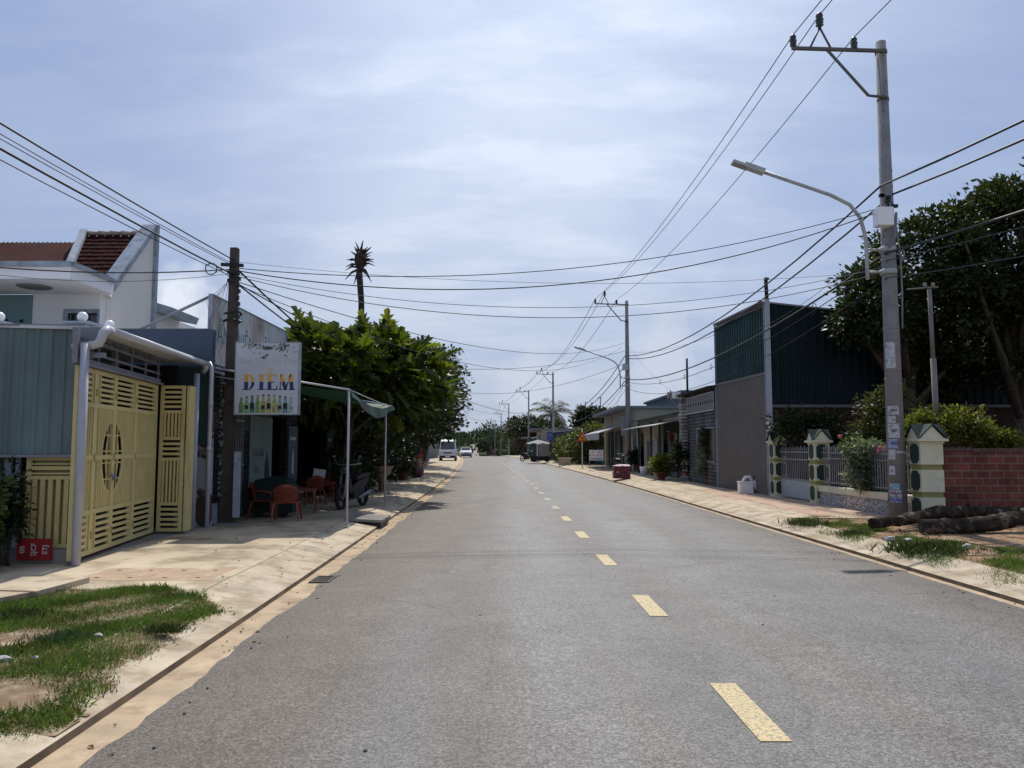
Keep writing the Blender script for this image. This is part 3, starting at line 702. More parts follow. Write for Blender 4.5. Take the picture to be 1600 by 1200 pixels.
# yard floor, and dark panels added to shut light out of the yard
mb = MB(); mb.box(-10.5, -5.5, 9.9, 13.85, SW - .05, SW + .02); o = mb.build('yard_floor', M_conc_gray); o['kind'] = 'structure'
yw = thing('yard_shade_block', 'dark panels added behind the gate to keep the yard dark', 'wall', (-10.6, 11.8, 0)); mb = MB(); mb.box(-10.7, -10.52, 9.9, 13.5, 0, 3.18); mb.build('panel', M_darkvoid, yw)
mb = MB(); mb.box(-8.6, -8.5, 9.95, 13.7, SW, 3.08); mb.box(-8.5, -6.0, 13.70, 13.78, SW, 3.04); mb.build('shade_panel', M_darkvoid, yw)
# gate pillars with globe lamps inside the yard
M_pillar = mat('grey_pillar', (0.30, 0.31, 0.33), rough=.9, var=.15)
gl0 = thing('lamp_pillar', 'slim pillar topped by a white globe lamp above the gate elbow', 'lamp pillar', (0, 0, 0), 'globe lamp pillars in the yard')
mb = MB(); mb.box(-.12, .12, -.12, .12, 0, 3.0); mb.build('shaft', M_pillar, gl0)
mb = MB(); mb.box(-.17, .17, -.17, .17, 3.0, 3.05); mb.box(-.14, .14, -.14, .14, 3.05, 3.09); mb.box(-.2, .2, -.2, .2, 3.09, 3.12); mb.build('cap', M_trim, gl0)
mb = MB(); mb.lathe([(.03, 3.12), (.035, 3.15)], (0, 0, 0), 8); mb.sphere((0, 0, 3.21), .072, 14, 10); mb.build('globe', M_globe, gl0)
p = at(129, 495, 10.9); put(gl0, (p.x, 10.9, p.z - 3.21), label='slim pillar with white globe lamp left of the gutter elbow')
for (px, py, Y, lab) in ((171, 507, 12.2, 'slim pillar with white globe lamp just behind the gutter elbow'), (-1, 495, 10.9, 'slim pillar with white globe lamp cut off by the left edge')):
    p = at(px, py, Y); put(copy_tree(gl0), (p.x, Y, p.z - 3.21), label=lab)

# ================================================================== white house with the sail-like gable
wh = thing('white_house', 'white house with pointed sail gable and dark red tiled roof above the carport', 'house', (-9, 15, 0))
mb = MB()
wall_holes(mb, 'y', 14.95, 15.15, -9.44, -8.11, 0, 4.75, [(-8.72, -8.14, 3.3, 4.2)])
mb.build('wall', M_white_wall, wh)
mb = MB(); mb.box(-13.6, -9.442, 14.93, 15.13, 0, 4.57); mb.build('teal_wall', M_teal_wall, wh)
mb = MB()
for i in range(9): mb.cbox(-11.95 + i * .29, 14.927, 4.05, .06, .02, .06)
mb.build('vent_holes', M_darkvoid, wh)
gx0, gx1 = -8.30, -8.10
mb = MB(); mb.yprism([(15.152, 0), (17.05, 0), (17.05, 6.45), (15.45, 4.78), (15.152, 4.75)], gx0, gx1); mb.build('gable_wall', M_warm_wall, wh)
def coping(x0, x1, y0, z0, y1, z1, w=.22, th=.12):
    d = Vector((0, y1 - y0, z1 - z0)).normalized(); n = Vector((0, -d.z, d.y)) * th
    mb.yprism([(y0, z0), (y1, z1), (y1 + n.y * 0, z1 + th * 1.35), (y0 + n.y, z0 + n.z)], x0, x1)
mb = MB(); coping(-8.36, -8.05, 15.35, 4.72, 17.05, 6.44); mb.yprism([(17.05, 0), (17.17, 0), (17.17, 6.62), (17.05, 6.6)], -8.36, -8.03)
mb.build('gable_coping', M_trim, wh)
mb = MB(); mb.tube([(-9.06, 15.3, 4.97), (-9.68, 17.05, 6.44)], [.10, .10], 4, True, False); mb.build('gable_coping', M_trim, wh)
# tiled slope, tiles as staggered courses of real slabs
mb = MB(); rr = random.Random(2)
nrow = 13; 
for i in range(nrow):
    f = i / nrow; y = 15.25 + f * 1.78; z = 4.80 + f * 1.55; x = -9.05 - .6 * f - .1 + (.09 if i % 2 else 0)
    while x < -8.3:
        x1 = min(x + .172, -8.3)
        a = Vector((x, y, z + .035 + rr.uniform(0, .008))); up = Vector((0, 1.78, 1.55)).normalized() * .20
        mb.add([a, (x1, a.y, a.z), (x1, a.y + up.y, a.z + up.z - .028), (x, a.y + up.y, a.z + up.z - .028), (a.x, a.y, a.z - .02), (x1, a.y, a.z - .02)],
               [(0, 1, 2, 3), (4, 5, 1, 0)]); x += .182
mb.add([(-9.1, 15.25, 4.79), (-8.3, 15.25, 4.79), (-8.3, 17.05, 6.33), (-9.7, 17.05, 6.33)], [(0, 1, 2, 3)])
roof = mb.build('tiled_roof', mat('dark_red_tile', (.028, .005, .005), rough=.95, spec=.08, var=.25, scale=6, island=.35), wh)
mb = MB()
for i in range(5): 
    x = -9.6 + i * .26; mb.tube([(x, 17.02, 6.40), (x + .26, 17.02, 6.385)], [.055, .042], 8)
mb.build('ridge_tiles', mat('pale_ridge', (.36, .27, .22), rough=.9, var=.3), roof)
mb = MB(); corr_roof(mb, (-15, 15.3, 4.95), (-9.15, 15.3, 4.95), (-9.75, 17.0, 6.17), (-15, 17.0, 6.17), pitch=.11, dep=.018); mb.build('sheet_roof', M_rust_roof, wh)
# eave slab with blue grey fascia and a plaster ring on the soffit
mb = MB(); ev = [(-10.35, 13.55), (-7.62, 13.55), (-7.62, 15.1), (-7.95, 15.35), (-10.35, 15.35)]
mb.prism([(-14.5, 13.55), (-7.92, 13.55), (-7.92, 14.9), (-8.09, 15.36), (-8.09, 14.948), (-14.5, 14.948)], 4.58, 4.64); mb.build('soffit', M_white_wall, wh)
mb = MB(); mb.box(-14.5, -7.87, 13.49, 13.548, 4.575, 4.80); mb.box(-7.918, -7.86, 13.55, 14.95, 4.575, 4.80); mb.build('fascia_board', M_white_wall, wh)
mb = MB(); mb.box(-14.5, -7.84, 13.42, 13.49, 4.79, 4.88); mb.box(-7.86, -7.80, 13.49, 14.95, 4.802, 4.88)
mb.add([(-14.5, 13.45, 4.875), (-7.82, 13.45, 4.875), (-8.15, 15.3, 5.0), (-14.5, 15.3, 5.0)], [(0, 1, 2, 3)]); mb.build('gutter_lip', M_trim, wh)
mb = MB(); mb.xprism([(-15, 4.89), (-9.3, 4.89), (-9.5, 4.93), (-10.9, 5.22), (-15, 5.62)], 13.7, 13.85); mb.build('small_pediment', M_trim, wh)
mb = MB(); mb.lathe([(.26, -.02), (.30, -.005), (.24, 0)], (-8.95, 14.2, 4.577), 20); mb.build('ceiling_ring', M_conc_gray, wh)
mb = MB()
for (a, b, c, d) in ((-8.80, -8.72, 3.2, 4.2), (-8.14, -8.115, 3.2, 4.2), (-8.80, -8.115, 4.2, 4.28), (-8.72, -8.14, 3.92, 3.96), (-8.45, -8.41, 3.2, 4.2)): mb.box(a, b, 14.90, 15.0, c, d)
wf = mb.build('window', M_trim, wh); mb = MB(); mb.box(-8.72, -8.14, 15.03, 15.04, 3.3, 4.2); mb.build('pane', M_glassd, wf)
mb = MB(); mb.add([(-8.4, 17.4, 4.95), (-7.82, 17.4, 4.78), (-7.82, 19.0, 4.78), (-8.4, 19.0, 4.95), (-8.4, 17.4, 4.72), (-7.88, 17.4, 4.62), (-7.88, 19, 4.62), (-8.4, 19, 4.72)],
       [(0, 1, 2, 3), (7, 6, 5, 4), (0, 4, 5, 1), (1, 5, 6, 2), (2, 6, 7, 3)]); mb.build('rear_eave', M_trim, wh)
mb = MB(); mb.box(-13.6, -8.31, 17.175, 20, 0, 4.7); mb.build('rear_wall', M_white_wall, wh)

# ================================================================== drinks shop (dark, under canopy and trees)
shp = thing('drinks_shop', 'low slate blue shop with dark open front behind the short pole', 'shop', (-6, 18, SW))
FX = -5.62
mb = MB(); mb.box(-8.7, -5.45, 13.86, 14.02, 2.22, 3.72); mb.build('end_wall_upper', M_navy_wall, shp)
mb = MB(); mb.box(-5.98, -5.42, 13.80, 13.858, 1.62, 3.02); mb.build('green_wall_panel', M_darkgreen_wall, shp)
mb = MB(); mb.box(-8.7, -5.43, 13.87, 14.02, 0, 2.215); mb.build('end_wall_lower', M_peel, shp)
mb = MB(); wall_holes(mb, 'x', FX - .16, FX, 14.02, 24.5, 0, 3.7, [(15.0, 16.1, 0, 2.5), (18.0, 19.2, 0, 2.3) , (20.2, 23.2, 0, 2.6)]); mb.box(-12, FX - .16, 24.34, 24.5, 0, 3.7); mb.build('front_wall', brick_mat('dark_stone_cladding', (.05, .052, .058), (.035, .036, .04), (.015, .015, .016), .34, .11, .012), shp)
mb = MB(); mb.box(-12, FX, 14.02, 24.5, 3.7, 3.76); mb.build('roof_slab', M_conc_gray, shp)
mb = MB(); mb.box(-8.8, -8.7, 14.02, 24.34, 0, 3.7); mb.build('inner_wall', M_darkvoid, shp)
dg = MB()
for i in range(9): dg.box(FX + .01, FX + .03, 15.05 + i * .12, 15.07 + i * .12, .2, 2.45)
for z in (.25, 1.2, 2.1, 2.4): dg.box(FX + .005, FX + .035, 15.0, 16.1, z, z + .04)
dg.build('barred_door', M_trim, shp)
mb = MB(); mb.tube([(-5.40, 13.74, SW), (-5.40, 13.74, 3.0), (-5.47, 13.8, 3.1)], .04, 10)
for z in (1.5, 2.3): mb.tube([(-5.40, 13.74, z), (-5.40, 13.74, z + .1)], .048, 10)
mb.build('downpipe', M_pvc, shp)
M_cablemess = mat('pale_bundled_cable', (.16, .17, .20), rough=.7, var=.6, scale=30)
# banners with writing on the shop front
M_banner = mat('white_green_banner', (.20, .27, .28), rough=.6, var=.12, scale=2, col2=(.13, .26, .22), fac2=(.55, .75), scale2=1.3)
M_bluep = mat('blue_print', (.02, .07, .14), rough=.6, var=.1)
bn = thing('drinks_banner', 'pale green and white advertising banner with a dark bottle on the shop front', 'banner', (FX + .03, 17.0, .7), 'banners on the shop front')
mb = MB(); mb.box(FX + .012, FX + .03, 16.45, 17.95, .62, 2.25); mb.build('sheet', M_banner, bn)
text_obj('lettering', 'Trà Sữa', .24, M_bluep, face_px(FX + .032, 16.98, 1.45), bn); text_obj('lettering', '119', .22, M_bluep, face_px(FX + .032, 16.85, 1.08), bn)
mb = MB(); mb.yprism([(17.45, .85), (17.75, .85), (17.78, 1.0), (17.72, 1.2), (17.66, 1.3), (17.64, 1.45), (17.56, 1.45), (17.54, 1.3), (17.46, 1.2), (17.42, 1.0)], FX + .0305, FX + .034); mb.build('bottle_print', M_black, bn)
M_banner2 = mat('blue_grey_banner', (.11, .15, .18), rough=.6, var=.2, scale=3)
for (y0, y1, lab) in ((19.3, 20.1, 'narrow blue grey banner with a white bar, right of the pale banner'), (23.3, 24.2, 'narrow blue grey banner at the far end of the shop front')):
    b2 = thing('drinks_banner', lab, 'banner', (FX + .02, y0, .5), 'banners on the shop front')
    mb = MB(); mb.box(FX + .012, FX + .03, y0, y1, .7, 2.1); mb.build('sheet', M_banner2, b2)
    mb = MB(); mb.box(FX + .0305, FX + .034, y0 + .1, y1 - .2, 1.75, 1.83); mb.yprism([(y0 + .3, .9), (y0 + .45, .9), (y0 + .45, 1.3), (y0 + .4, 1.5), (y0 + .35, 1.5), (y0 + .3, 1.3)], FX + .0305, FX + .034); mb.build('white_print', M_whiteprint, b2)
# faded roof sign
M_faded = bpy.data.materials.new('faded_billboard'); M_faded.use_nodes = True
def faded():
    nt = M_faded.node_tree; N = nt.nodes; L = nt.links; b = N['Principled BSDF']; b.inputs['Roughness'].default_value = .8
    tc = N.new('ShaderNodeTexCoord'); cur = None
    def noise(sc, vec, det=8, ro=.6):
        n = N.new('ShaderNodeTexNoise'); n.inputs['Scale'].default_value = sc; n.inputs['Detail'].default_value = det; n.inputs['Roughness'].default_value = ro
        L.new(vec, n.inputs['Vector']); return n.outputs['Fac']
    mp = N.new('ShaderNodeMapping'); mp.inputs['Scale'].default_value = (1, 1, .35); L.new(tc.outputs['Object'], mp.inputs[0])
    r = N.new('ShaderNodeValToRGB'); e = r.color_ramp.elements
    e[0].position = .3; e[0].color = (.34, .44, .48, 1); e[1].position = .75; e[1].color = (.30, .26, .23, 1)
    q = e.new(.45); q.color = (.60, .62, .62, 1); q = e.new(.55); q.color = (.48, .43, .40, 1)
    L.new(noise(1.6, mp.outputs[0]), r.inputs[0])
    s = N.new('ShaderNodeMapRange'); s.inputs[1].default_value = .55; s.inputs[2].default_value = .68; L.new(noise(5, mp.outputs[0], 9, .7), s.inputs[0])
    mx = N.new('ShaderNodeMix'); mx.data_type = 'RGBA'; L.new(s.outputs[0], mx.inputs['Factor']); L.new(r.outputs[0], mx.inputs['A']); mx.inputs['B'].default_value = (.06, .065, .06, 1)
    L.new(mx.outputs['Result'], b.inputs['Base Color'])
faded()
fs = thing('faded_roof_sign', 'long weathered roof sign with flaking blue letters behind the short pole', 'sign', (-5.6, 16, 3.0))
mb = MB(); mb.box(-5.66, -5.60, 14.2, 18.9, 2.98, 4.42); mb.build('board', M_faded, fs)
mb = MB(); mb.box(-5.67, -5.585, 14.17, 14.2, 2.96, 4.44); mb.box(-5.67, -5.585, 14.2, 18.9, 4.42, 4.44); mb.box(-5.67, -5.585, 18.9, 18.93, 2.96, 4.44)
mb.tube([(-5.68, 14.3, 4.42), (-7.1, 14.3, 3.73)], .03, 6); mb.tube([(-5.68, 18.7, 4.42), (-7.1, 18.7, 3.73)], .03, 6); mb.build('frame', M_trim, fs)
M_fblue = mat('faded_blue_letter', (.07, .20, .32), rough=.7, var=.3, scale=8, col2=(.30, .31, .31), fac2=(.52, .58), scale2=9)
text_obj('lettering', 'ẢNH VIỆN', .52, M_fblue, face_px(-5.598, 15.5, 3.72), fs, sx=.85)
text_obj('lettering', 'DIỄM ÚC', .46, M_fblue, face_px(-5.598, 17.6, 3.72), fs, sx=.85)
mb = MB(); mb.box(-5.599, -5.594, 14.25, 15.2, 3.02, 3.14); mb.build('blue_band', M_bluep, fs)

# square shop sign DIEM on the short pole
M_signw = mat('grey_white_sign_face', (.50, .51, .56), rough=.5, var=.05, scale=1.5)
M_yel = mat('sign_orange', (.62, .36, .07), rough=.5, var=.1); M_nav = mat('sign_navy', (.022, .05, .15), rough=.5, var=.1)
sg = thing('square_shop_sign', 'square whitish sign reading DIỄM in orange and blue beside the short pole', 'sign', (-4.5, 13.95, 2.2))
sx0, sx1, sz0, sz1, sy = -5.03, -3.89, 2.18, 3.48, 13.92
mb = MB(); mb.box(sx0, sx1, sy, sy + .12, sz0, sz1); mb.build('panel', M_signw, sg)
mb = MB(); 
for (a, b, c, d) in ((sx0 - .015, sx1 + .015, sz1, sz1 + .015), (sx0 - .015, sx1 + .015, sz0 - .015, sz0), (sx0 - .015, sx0, sz0, sz1), (sx1, sx1 + .015, sz0, sz1)): mb.box(a, b, sy - .008, sy + .13, c, d)
mb.build('edge_frame', M_trim, sg)
sw_, sh_ = sx1 - sx0, sz1 - sz0
def U(u): return sx0 + u * sw_
def V(v): return sz0 + v * sh_
def rectp(mb, u0, u1, v0, v1, d=.003): mb.box(U(u0), U(u1), sy - d, sy - .0005, V(v0), V(v1))
def letters(lo):
    z0, z1, zm = .335, .555, .450
    a, b = (zm + .0005, z1) if lo == 0 else (z0, zm - .0005)
    mb = MB()
    def cl(u0, u1, v0, v1):
        v0, v1 = max(v0, a), min(v1, b)
        if v1 > v0 + .001: rectp(mb, u0, u1, v0, v1)
    def slant(ub, ut, w):       # stroke from bottom u to top u
        def uu(v): return ub + (ut - ub) * (v - z0) / (z1 - z0)
        mb.xprism([(U(uu(a) - w / 2), V(a)), (U(uu(a) + w / 2), V(a)), (U(uu(b) + w / 2), V(b)), (U(uu(b) - w / 2), V(b))], sy - .003, sy - .0005)
    # D
    cl(.14, .205, z0, z1); cl(.11, .14, z0, z0 + .012); cl(.11, .14, z1 - .012, z1)
    n = 14; zc = (z0 + z1) / 2; hz = (z1 - z0) / 2
    for i in range(n):
        t0 = -math.pi / 2 + math.pi * i / n; t1 = t0 + math.pi / n
        q = [(.2051 + .10 * math.cos(t0), zc + hz * math.sin(t0)), (.2051 + .10 * math.cos(t1), zc + hz * math.sin(t1)),
             (.2051 + .05 * math.cos(t1), zc + (hz - .014) * math.sin(t1)), (.2051 + .05 * math.cos(t0), zc + (hz - .014) * math.sin(t0))]
        if all(a - .004 <= v <= b + .004 for _, v in q) or a <= sum(v for _, v in q) / 4 <= b:
            mb.xprism([(U(u), V(min(max(v, a), b))) for u, v in q], sy - .003, sy - .0005)
    # I
    cl(.385, .445, z0, z1); cl(.355, .385, z0, z0 + .012); cl(.445, .475, z0, z0 + .012); cl(.355, .385, z1 - .012, z1); cl(.445, .475, z1 - .012, z1)
    # E
    cl(.515, .575, z0, z1); cl(.49, .515, z0, z0 + .012); cl(.49, .515, z1 - .012, z1)
    cl(.5751, .66, z0, z0 + .016); cl(.5751, .65, z1 - .016, z1); cl(.5751, .625, zc - .006, zc + .010); cl(.655, .672, z0, z0 + .06); cl(.64, .652, z1 - .055, z1)
    # M
    slant(.715, .725, .016); cl(.69, .75, z0, z0 + .012); slant(.90, .885, .062); cl(.855, .955, z0, z0 + .012)
    slant(.80, .735, .058); slant(.80, .88, .022)
    return mb
letters(0).build('orange_letter_tops', M_yel, sg); letters(1).build('blue_letter_bottoms', M_nav, sg)
mb = MB()
mb.xprism([(U(.50), V(.572)), (U(.52), V(.572)), (U(.548), V(.592)), (U(.575), V(.572)), (U(.595), V(.572)), (U(.552), V(.606))], sy - .003, sy - .0005)
mb.xprism([(U(.505), V(.616)), (U(.53), V(.628)), (U(.56), V(.618)), (U(.595), V(.63)), (U(.595), V(.640)), (U(.56), V(.628)), (U(.53), V(.638)), (U(.505), V(.626))], sy - .003, sy - .0005)
mb.build('accent_mark', M_yel, sg)
text_obj('faint_lettering', 'Sinh Tố - Cà Phê', .155, mat('faint_beige_print', (.50, .46, .42), rough=.6, var=.15, scale=20), face_cam(U(.5), sy - .002, V(.745)), sg, shear=.2)
mb = MB(); mb.xprism([(U(.5) + .10 * math.cos(t), V(.925) + .033 * math.sin(t)) for t in [2 * math.pi * i / 16 for i in range(16)]], sy - .004, sy - .0005)
for (u, v, w) in ((.44, .79, .045), (.49, .825, .03)):
    mb.xprism([(U(u - w), V(v)), (U(u), V(v - .018)), (U(u + w), V(v)), (U(u), V(v + .018))], sy - .004, sy - .0005)
mb.build('cup_print', mat('print_grey_green', (.07, .085, .07), rough=.6), sg)
rr = random.Random(4); mb = MB()
for i in range(150):
    if rr.random() < .42: u, v = rr.gauss(.27, .07), 1 - abs(rr.gauss(0, .045)) - .012
    else: u, v = rr.gauss(.74, .085), 1 - abs(rr.gauss(0, .05)) - .012
    if rr.random() < .12: v -= rr.uniform(.03, .13); u += rr.uniform(-.03, .03)
    r = rr.uniform(.004, .011); a0 = rr.random() * 3
    mb.xprism([(U(min(max(u, .02), .98) + r * 1.3 * math.cos(a0 + t)), V(min(v, .985)) + r * sw_ * math.sin(a0 + t)) for t in (0, 1.6, 3.1, 4.6)], sy - .0045 - i * 2e-5, sy - .0005)
mb.build('leaf_print', mat('leaf_print_green', (.035, .06, .035), rough=.6, var=.4, scale=30), sg)
cols = [(.12, .20, .07), (.20, .30, .10), (.06, .17, .16), (.16, .28, .08), (.30, .30, .07), (.33, .29, .12), (.34, .34, .10), (.26, .33, .24), (.08, .22, .22), (.30, .38, .36)]
for i, cc in enumerate(cols):
    u = .10 + i * .088; hgt = .20 + .05 * math.sin(math.pi * (i + .5) / 10); w = .038; mb = MB()
    mb.xprism([(U(u - w), V(.015)), (U(u + w), V(.015)), (U(u + w), V(hgt * .62)), (U(u + w * .45), V(hgt * .8)), (U(u + w * .4), V(hgt)), (U(u - w * .4), V(hgt)), (U(u - w * .45), V(hgt * .8)), (U(u - w), V(hgt * .62))], sy - .003, sy - .0005)
    bo = mb.build('bottle_print', mat('bottle_print_%d' % i, cc, rough=.5, var=.5, scale=22), sg)
    mb = MB(); mb.box(U(u - w * .45), U(u + w * .45), sy - .0035, sy - .0005, V(hgt + .003), V(hgt + .022)); mb.box(U(u - w * .8), U(u + w * .7), sy - .0042, sy - .0031, V(.07), V(.09 + .03 * (i % 3)))
    mb.build('cap_print', M_black if i % 3 else M_conc_gray, bo)

# short concrete pole
sp = thing('short_utility_pole', 'short square concrete pole beside the DIỄM sign', 'utility pole', (-5.27, 14.35, SW))
mb = MB(); mb.tube([(-5.27, 14.35, SW - .3), (-5.27, 14.35, 5.35)], [.155, .095], 4, True, False); mb.build('shaft', M_concpole, sp)
mb = MB()
for z in (5.0, 4.86, 4.7): mb.cbox(-5.27, 14.24, z, .42 if z > 4.9 else .16, .05, .06, ry=.05)
mb.tube([(-5.27 + .17 * math.cos(t), 14.35 + .17 * math.sin(t), 3.95 + .02 * math.sin(3 * t)) for t in [2 * math.pi * i / 16 for i in range(17)]], .018, 6)
mb.tube([(-5.27 + .15 * math.cos(t), 14.35 + .15 * math.sin(t), 4.1 - .02 * math.sin(2 * t)) for t in [2 * math.pi * i / 16 for i in range(17)]], .02, 6)
for i in range(9): mb.cbox(-5.16 + .02 * (i % 2), 14.25, 3.9 + i * .12, .06, .06, .07)
mb.build('brackets', M_black, sp)
def coil(mb, c, r, n=22, wob=.012, turns=3, plane='xz'):
    pts = []; rq = random.Random(int(c[0] * 100) + int(c[2] * 10))
    for i in range(n * turns + 1):
        t = 2 * math.pi * i / n; q = r + rq.uniform(-wob, wob)
        pts.append((c[0] + q * math.cos(t), c[1] + rq.uniform(-.02, .02), c[2] + q * math.sin(t)) if plane == 'xz' else (c[0] + rq.uniform(-.02, .02), c[1] + q * math.cos(t), c[2] + q * math.sin(t)))
    mb.tube(pts, .007, 4)
mb = MB(); c = at(330, 420, 14.3); coil(mb, c, .11)
mb.tube([(c.x + .11, c.y, c.z + .03), (-5.3, 14.3, 4.75)], .006, 4); mb.build('spare_cable_coil', M_black, sp)
rr = random.Random(9); mb = MB()
for i in range(7):
    x = -5.15 + rr.uniform(-.45, .05) if i < 5 else -5.0
    pts = [(-5.3 + rr.uniform(-.05, .05), 14.25, 4.75)]
    xx = -5.45 + rr.uniform(-.25, .05)
    for z in (4.3, 3.9, 3.5, 3.1): pts.append((xx + rr.uniform(-.12, .12), 14.2 + rr.uniform(-.05, .05), z))
    mb.tube(pts, .004, 4)
mb.build('hanging_wires', M_cablemess, sp)
mb = MB()
for i in range(46):                                # scuffed paper scraps and cable bundle on the pole and wall edge
    z = rr.uniform(.5, 2.9); x = rr.uniform(-5.42, -5.36) + .0; mb.cbox(-5.36 + rr.uniform(-.03, .03), 14.18 + .0, z, rr.uniform(.02, .05), .03, rr.uniform(.02, .07), ry=rr.uniform(-.6, .6))
mb.build('bundled_cables', M_cablemess, sp)
mb = MB(); mb.box(-5.62, -5.0, 14.0, 14.7, SW, SW + .045); mb.build('base_slab', M_conc_gray, sp)
mb = MB(); mb.box(-5.48, -5.42, 14.12, 14.5, SW + .045, .55); mb.box(-5.1, -4.99, 14.15, 14.22, .3, 1.5); mb.build('meter_board', M_trim, sp)

# ================================================================== green tarpaulin canopy
M_tarp = mat('green_tarpaulin', (.012, .045, .036), rough=.6, var=.12, scale=3, transl=.06)
cn = thing('tarpaulin_canopy', 'dark green tarpaulin canopy on thin steel posts in front of the shop', 'canopy', (-4.5, 16.5, SW))
mb = MB(); vs = []; nx, ny = 10, 14
for i in range(nx + 1):
    for j in range(ny + 1):
        u, v = i / nx, j / ny
        x = -5.58 + u * 2.62; y = 14.08 + v * 5.0; z = 3.02 - .42 * u - .13 * math.sin(math.pi * v) * (.3 + u) - .04 * math.sin(math.pi * u) + .012 * math.sin(v * 17 + u * 5)
        vs.append((x, y, z))
fs_ = [(i * (ny + 1) + j, (i + 1) * (ny + 1) + j, (i + 1) * (ny + 1) + j + 1, i * (ny + 1) + j + 1) for i in range(nx) for j in range(ny)]
mb.add(vs, fs_, True)
# hanging front skirt, sagging
vs = []
for j in range(ny + 1):
    v = j / ny; y = 14.08 + v * 5.0; zt = 2.60 - .169 * math.sin(math.pi * v); d = .10 + .13 * math.sin(math.pi * v * 1.0) ** 2
    vs += [(-2.955, y, zt), (-2.93 + .03 * math.sin(v * 20), y, zt - d)]
mb.add(vs, [(2 * i, 2 * i + 2, 2 * i + 3, 2 * i + 1) for i in range(ny)], True)
mb.build('tarpaulin', M_tarp, cn)
for (x, y, z) in ((-3.0, 14.1, 2.62), (-3.12, 19.0, 2.6)):
    mb = MB(); mb.tube([(x, y, SW), (x, y, z)], .022, 8); mb.cbox(x, y, SW + .01, .1, .1, .02); mb.build('post', M_pvc, cn)
mb = MB(); mb.tube([(-5.6, 14.08, 3.05), (-2.98, 14.08, 2.63)], .018, 6); mb.tube([(-5.6, 14.15, 2.9), (-3.9, 14.12, 2.63)], .012, 6); mb.tube([(-2.98, 14.05, 2.625), (-3.12, 19.05, 2.6)], .012, 6)
mb.tube([(-5.6, 19.05, 3.04), (-3.1, 19.05, 2.62)], .018, 6); mb.build('frame', M_pvc, cn)

# ================================================================== red plastic chairs and tables
M_redpl = mat('red_brown_plastic', (.185, .036, .022), rough=.4, var=.12, scale=5, spec=.4)
def make_chair():
    t = thing('plastic_chair', 'red plastic armchair', 'chair', (0, 0, 0), 'red plastic armchairs in front of the shop')
    # faces +Y (sitter looks to +Y); back at -Y
    mb = MB(); mb.prism([(-.22, -.20), (.22, -.20), (.25, .22), (-.25, .22)], .36, .385); mb.box(-.24, .24, .20, .23, .33, .36); mb.build('seat', M_redpl, t)
    mb = MB()
    prof = []
    n = 10; vs = []
    for i in range(n + 1):
        a = -1 + 2 * i / n
        for (z, w, y) in ((.37, .20, -.20), (.52, .235, -.235), (.66, .225, -.27), (.74 - .05 * a * a, .17, -.295)):
            yy = y + .05 * a * a
            vs += [(a * w, yy, z), (a * w, yy - .012, z)]
    fs = []
    for i in range(n):
        for k in range(3):
            a0 = i * 8 + k * 2; b0 = a0 + 8
            fs += [(a0, b0, b0 + 2, a0 + 2), (a0 + 1, a0 + 3, b0 + 3, b0 + 1)]
        fs += [(i * 8 + 6, i * 8 + 14, i * 8 + 15, i * 8 + 7)]
    mb.add(vs, fs, True); mb.build('backrest', M_redpl, t)
    for s in (-1, 1):
        mb = MB(); mb.tube([(s * .20, -.25, .60), (s * .265, -.12, .575), (s * .275, .10, .56), (s * .262, .2, .54), (s * .25, .22, .42)], [.018, .022, .024, .024, .02], 6); mb.build('armrest', M_redpl, t)
        for (y0, y1) in ((-.19, -.26), (.20, .235)):
            mb = MB(); mb.tube([(s * .22, y0, .36), (s * .255, y1, 0)], [.034, .02], 4, True, False); mb.build('leg', M_redpl, t)
    return t
ch0 = make_chair()
pos = [(413, 814, 0.0, -90, 'red plastic armchair seen from the side, nearest the short pole'),
       (448, 818, 0.0, 8, 'red plastic armchair with its solid back towards the camera'),
       (489, 792, 0, 30, 'red plastic armchair behind the nearer red table'),
       (503, 782, 0, 190, 'red plastic armchair at the far end of the tables')]
for i, (px, py, o, rz, lab) in enumerate(pos):
    p = gnd(px, py - 4, SW); c = ch0 if i == 0 else copy_tree(ch0)
    put(c, (p.x, p.y, SW), R(rz), lab, sc=.98)
def make_table():
    t = thing('plastic_table', 'square red plastic table', 'table', (0, 0, 0), 'red plastic tables in front of the shop')
    mb = MB(); mb.box(-.38, .38, -.38, .38, .66, .685); mb.box(-.35, .35, -.35, .35, .60, .6595); mb.build('tabletop', M_redpl, t)
    for a in (-1, 1):
        for b in (-1, 1):
            mb = MB(); mb.tube([(a * .33, b * .33, .60), (a * .35, b * .35, 0)], [.038, .026], 4, True, False); mb.build('leg', M_redpl, t)
    return t
tb0 = make_table(); p = gnd(466, 803, SW); put(tb0, (p.x, p.y + .2, SW), R(12), 'red plastic table between the two nearest armchairs', sc=(.85, .85, .8))
tb1 = copy_tree(tb0); p = gnd(500, 787, SW); put(tb1, (p.x, p.y + .3, SW), R(5), 'red plastic table with a white box, farther from the pole', sc=(.85, .85, .8))
p2 = tb1.location
wb = MB(); wb.cbox(p2.x - .12, p2.y, SW + .55 + .16, .30, .30, .30, rz=.3, ry=.15); tag(wb.build('white_box', mat('white_card', (.62, .62, .60), rough=.7, var=.1), origin=(p2.x - .12, p2.y, SW + .56)), 'white box standing on the farther red table', 'box')
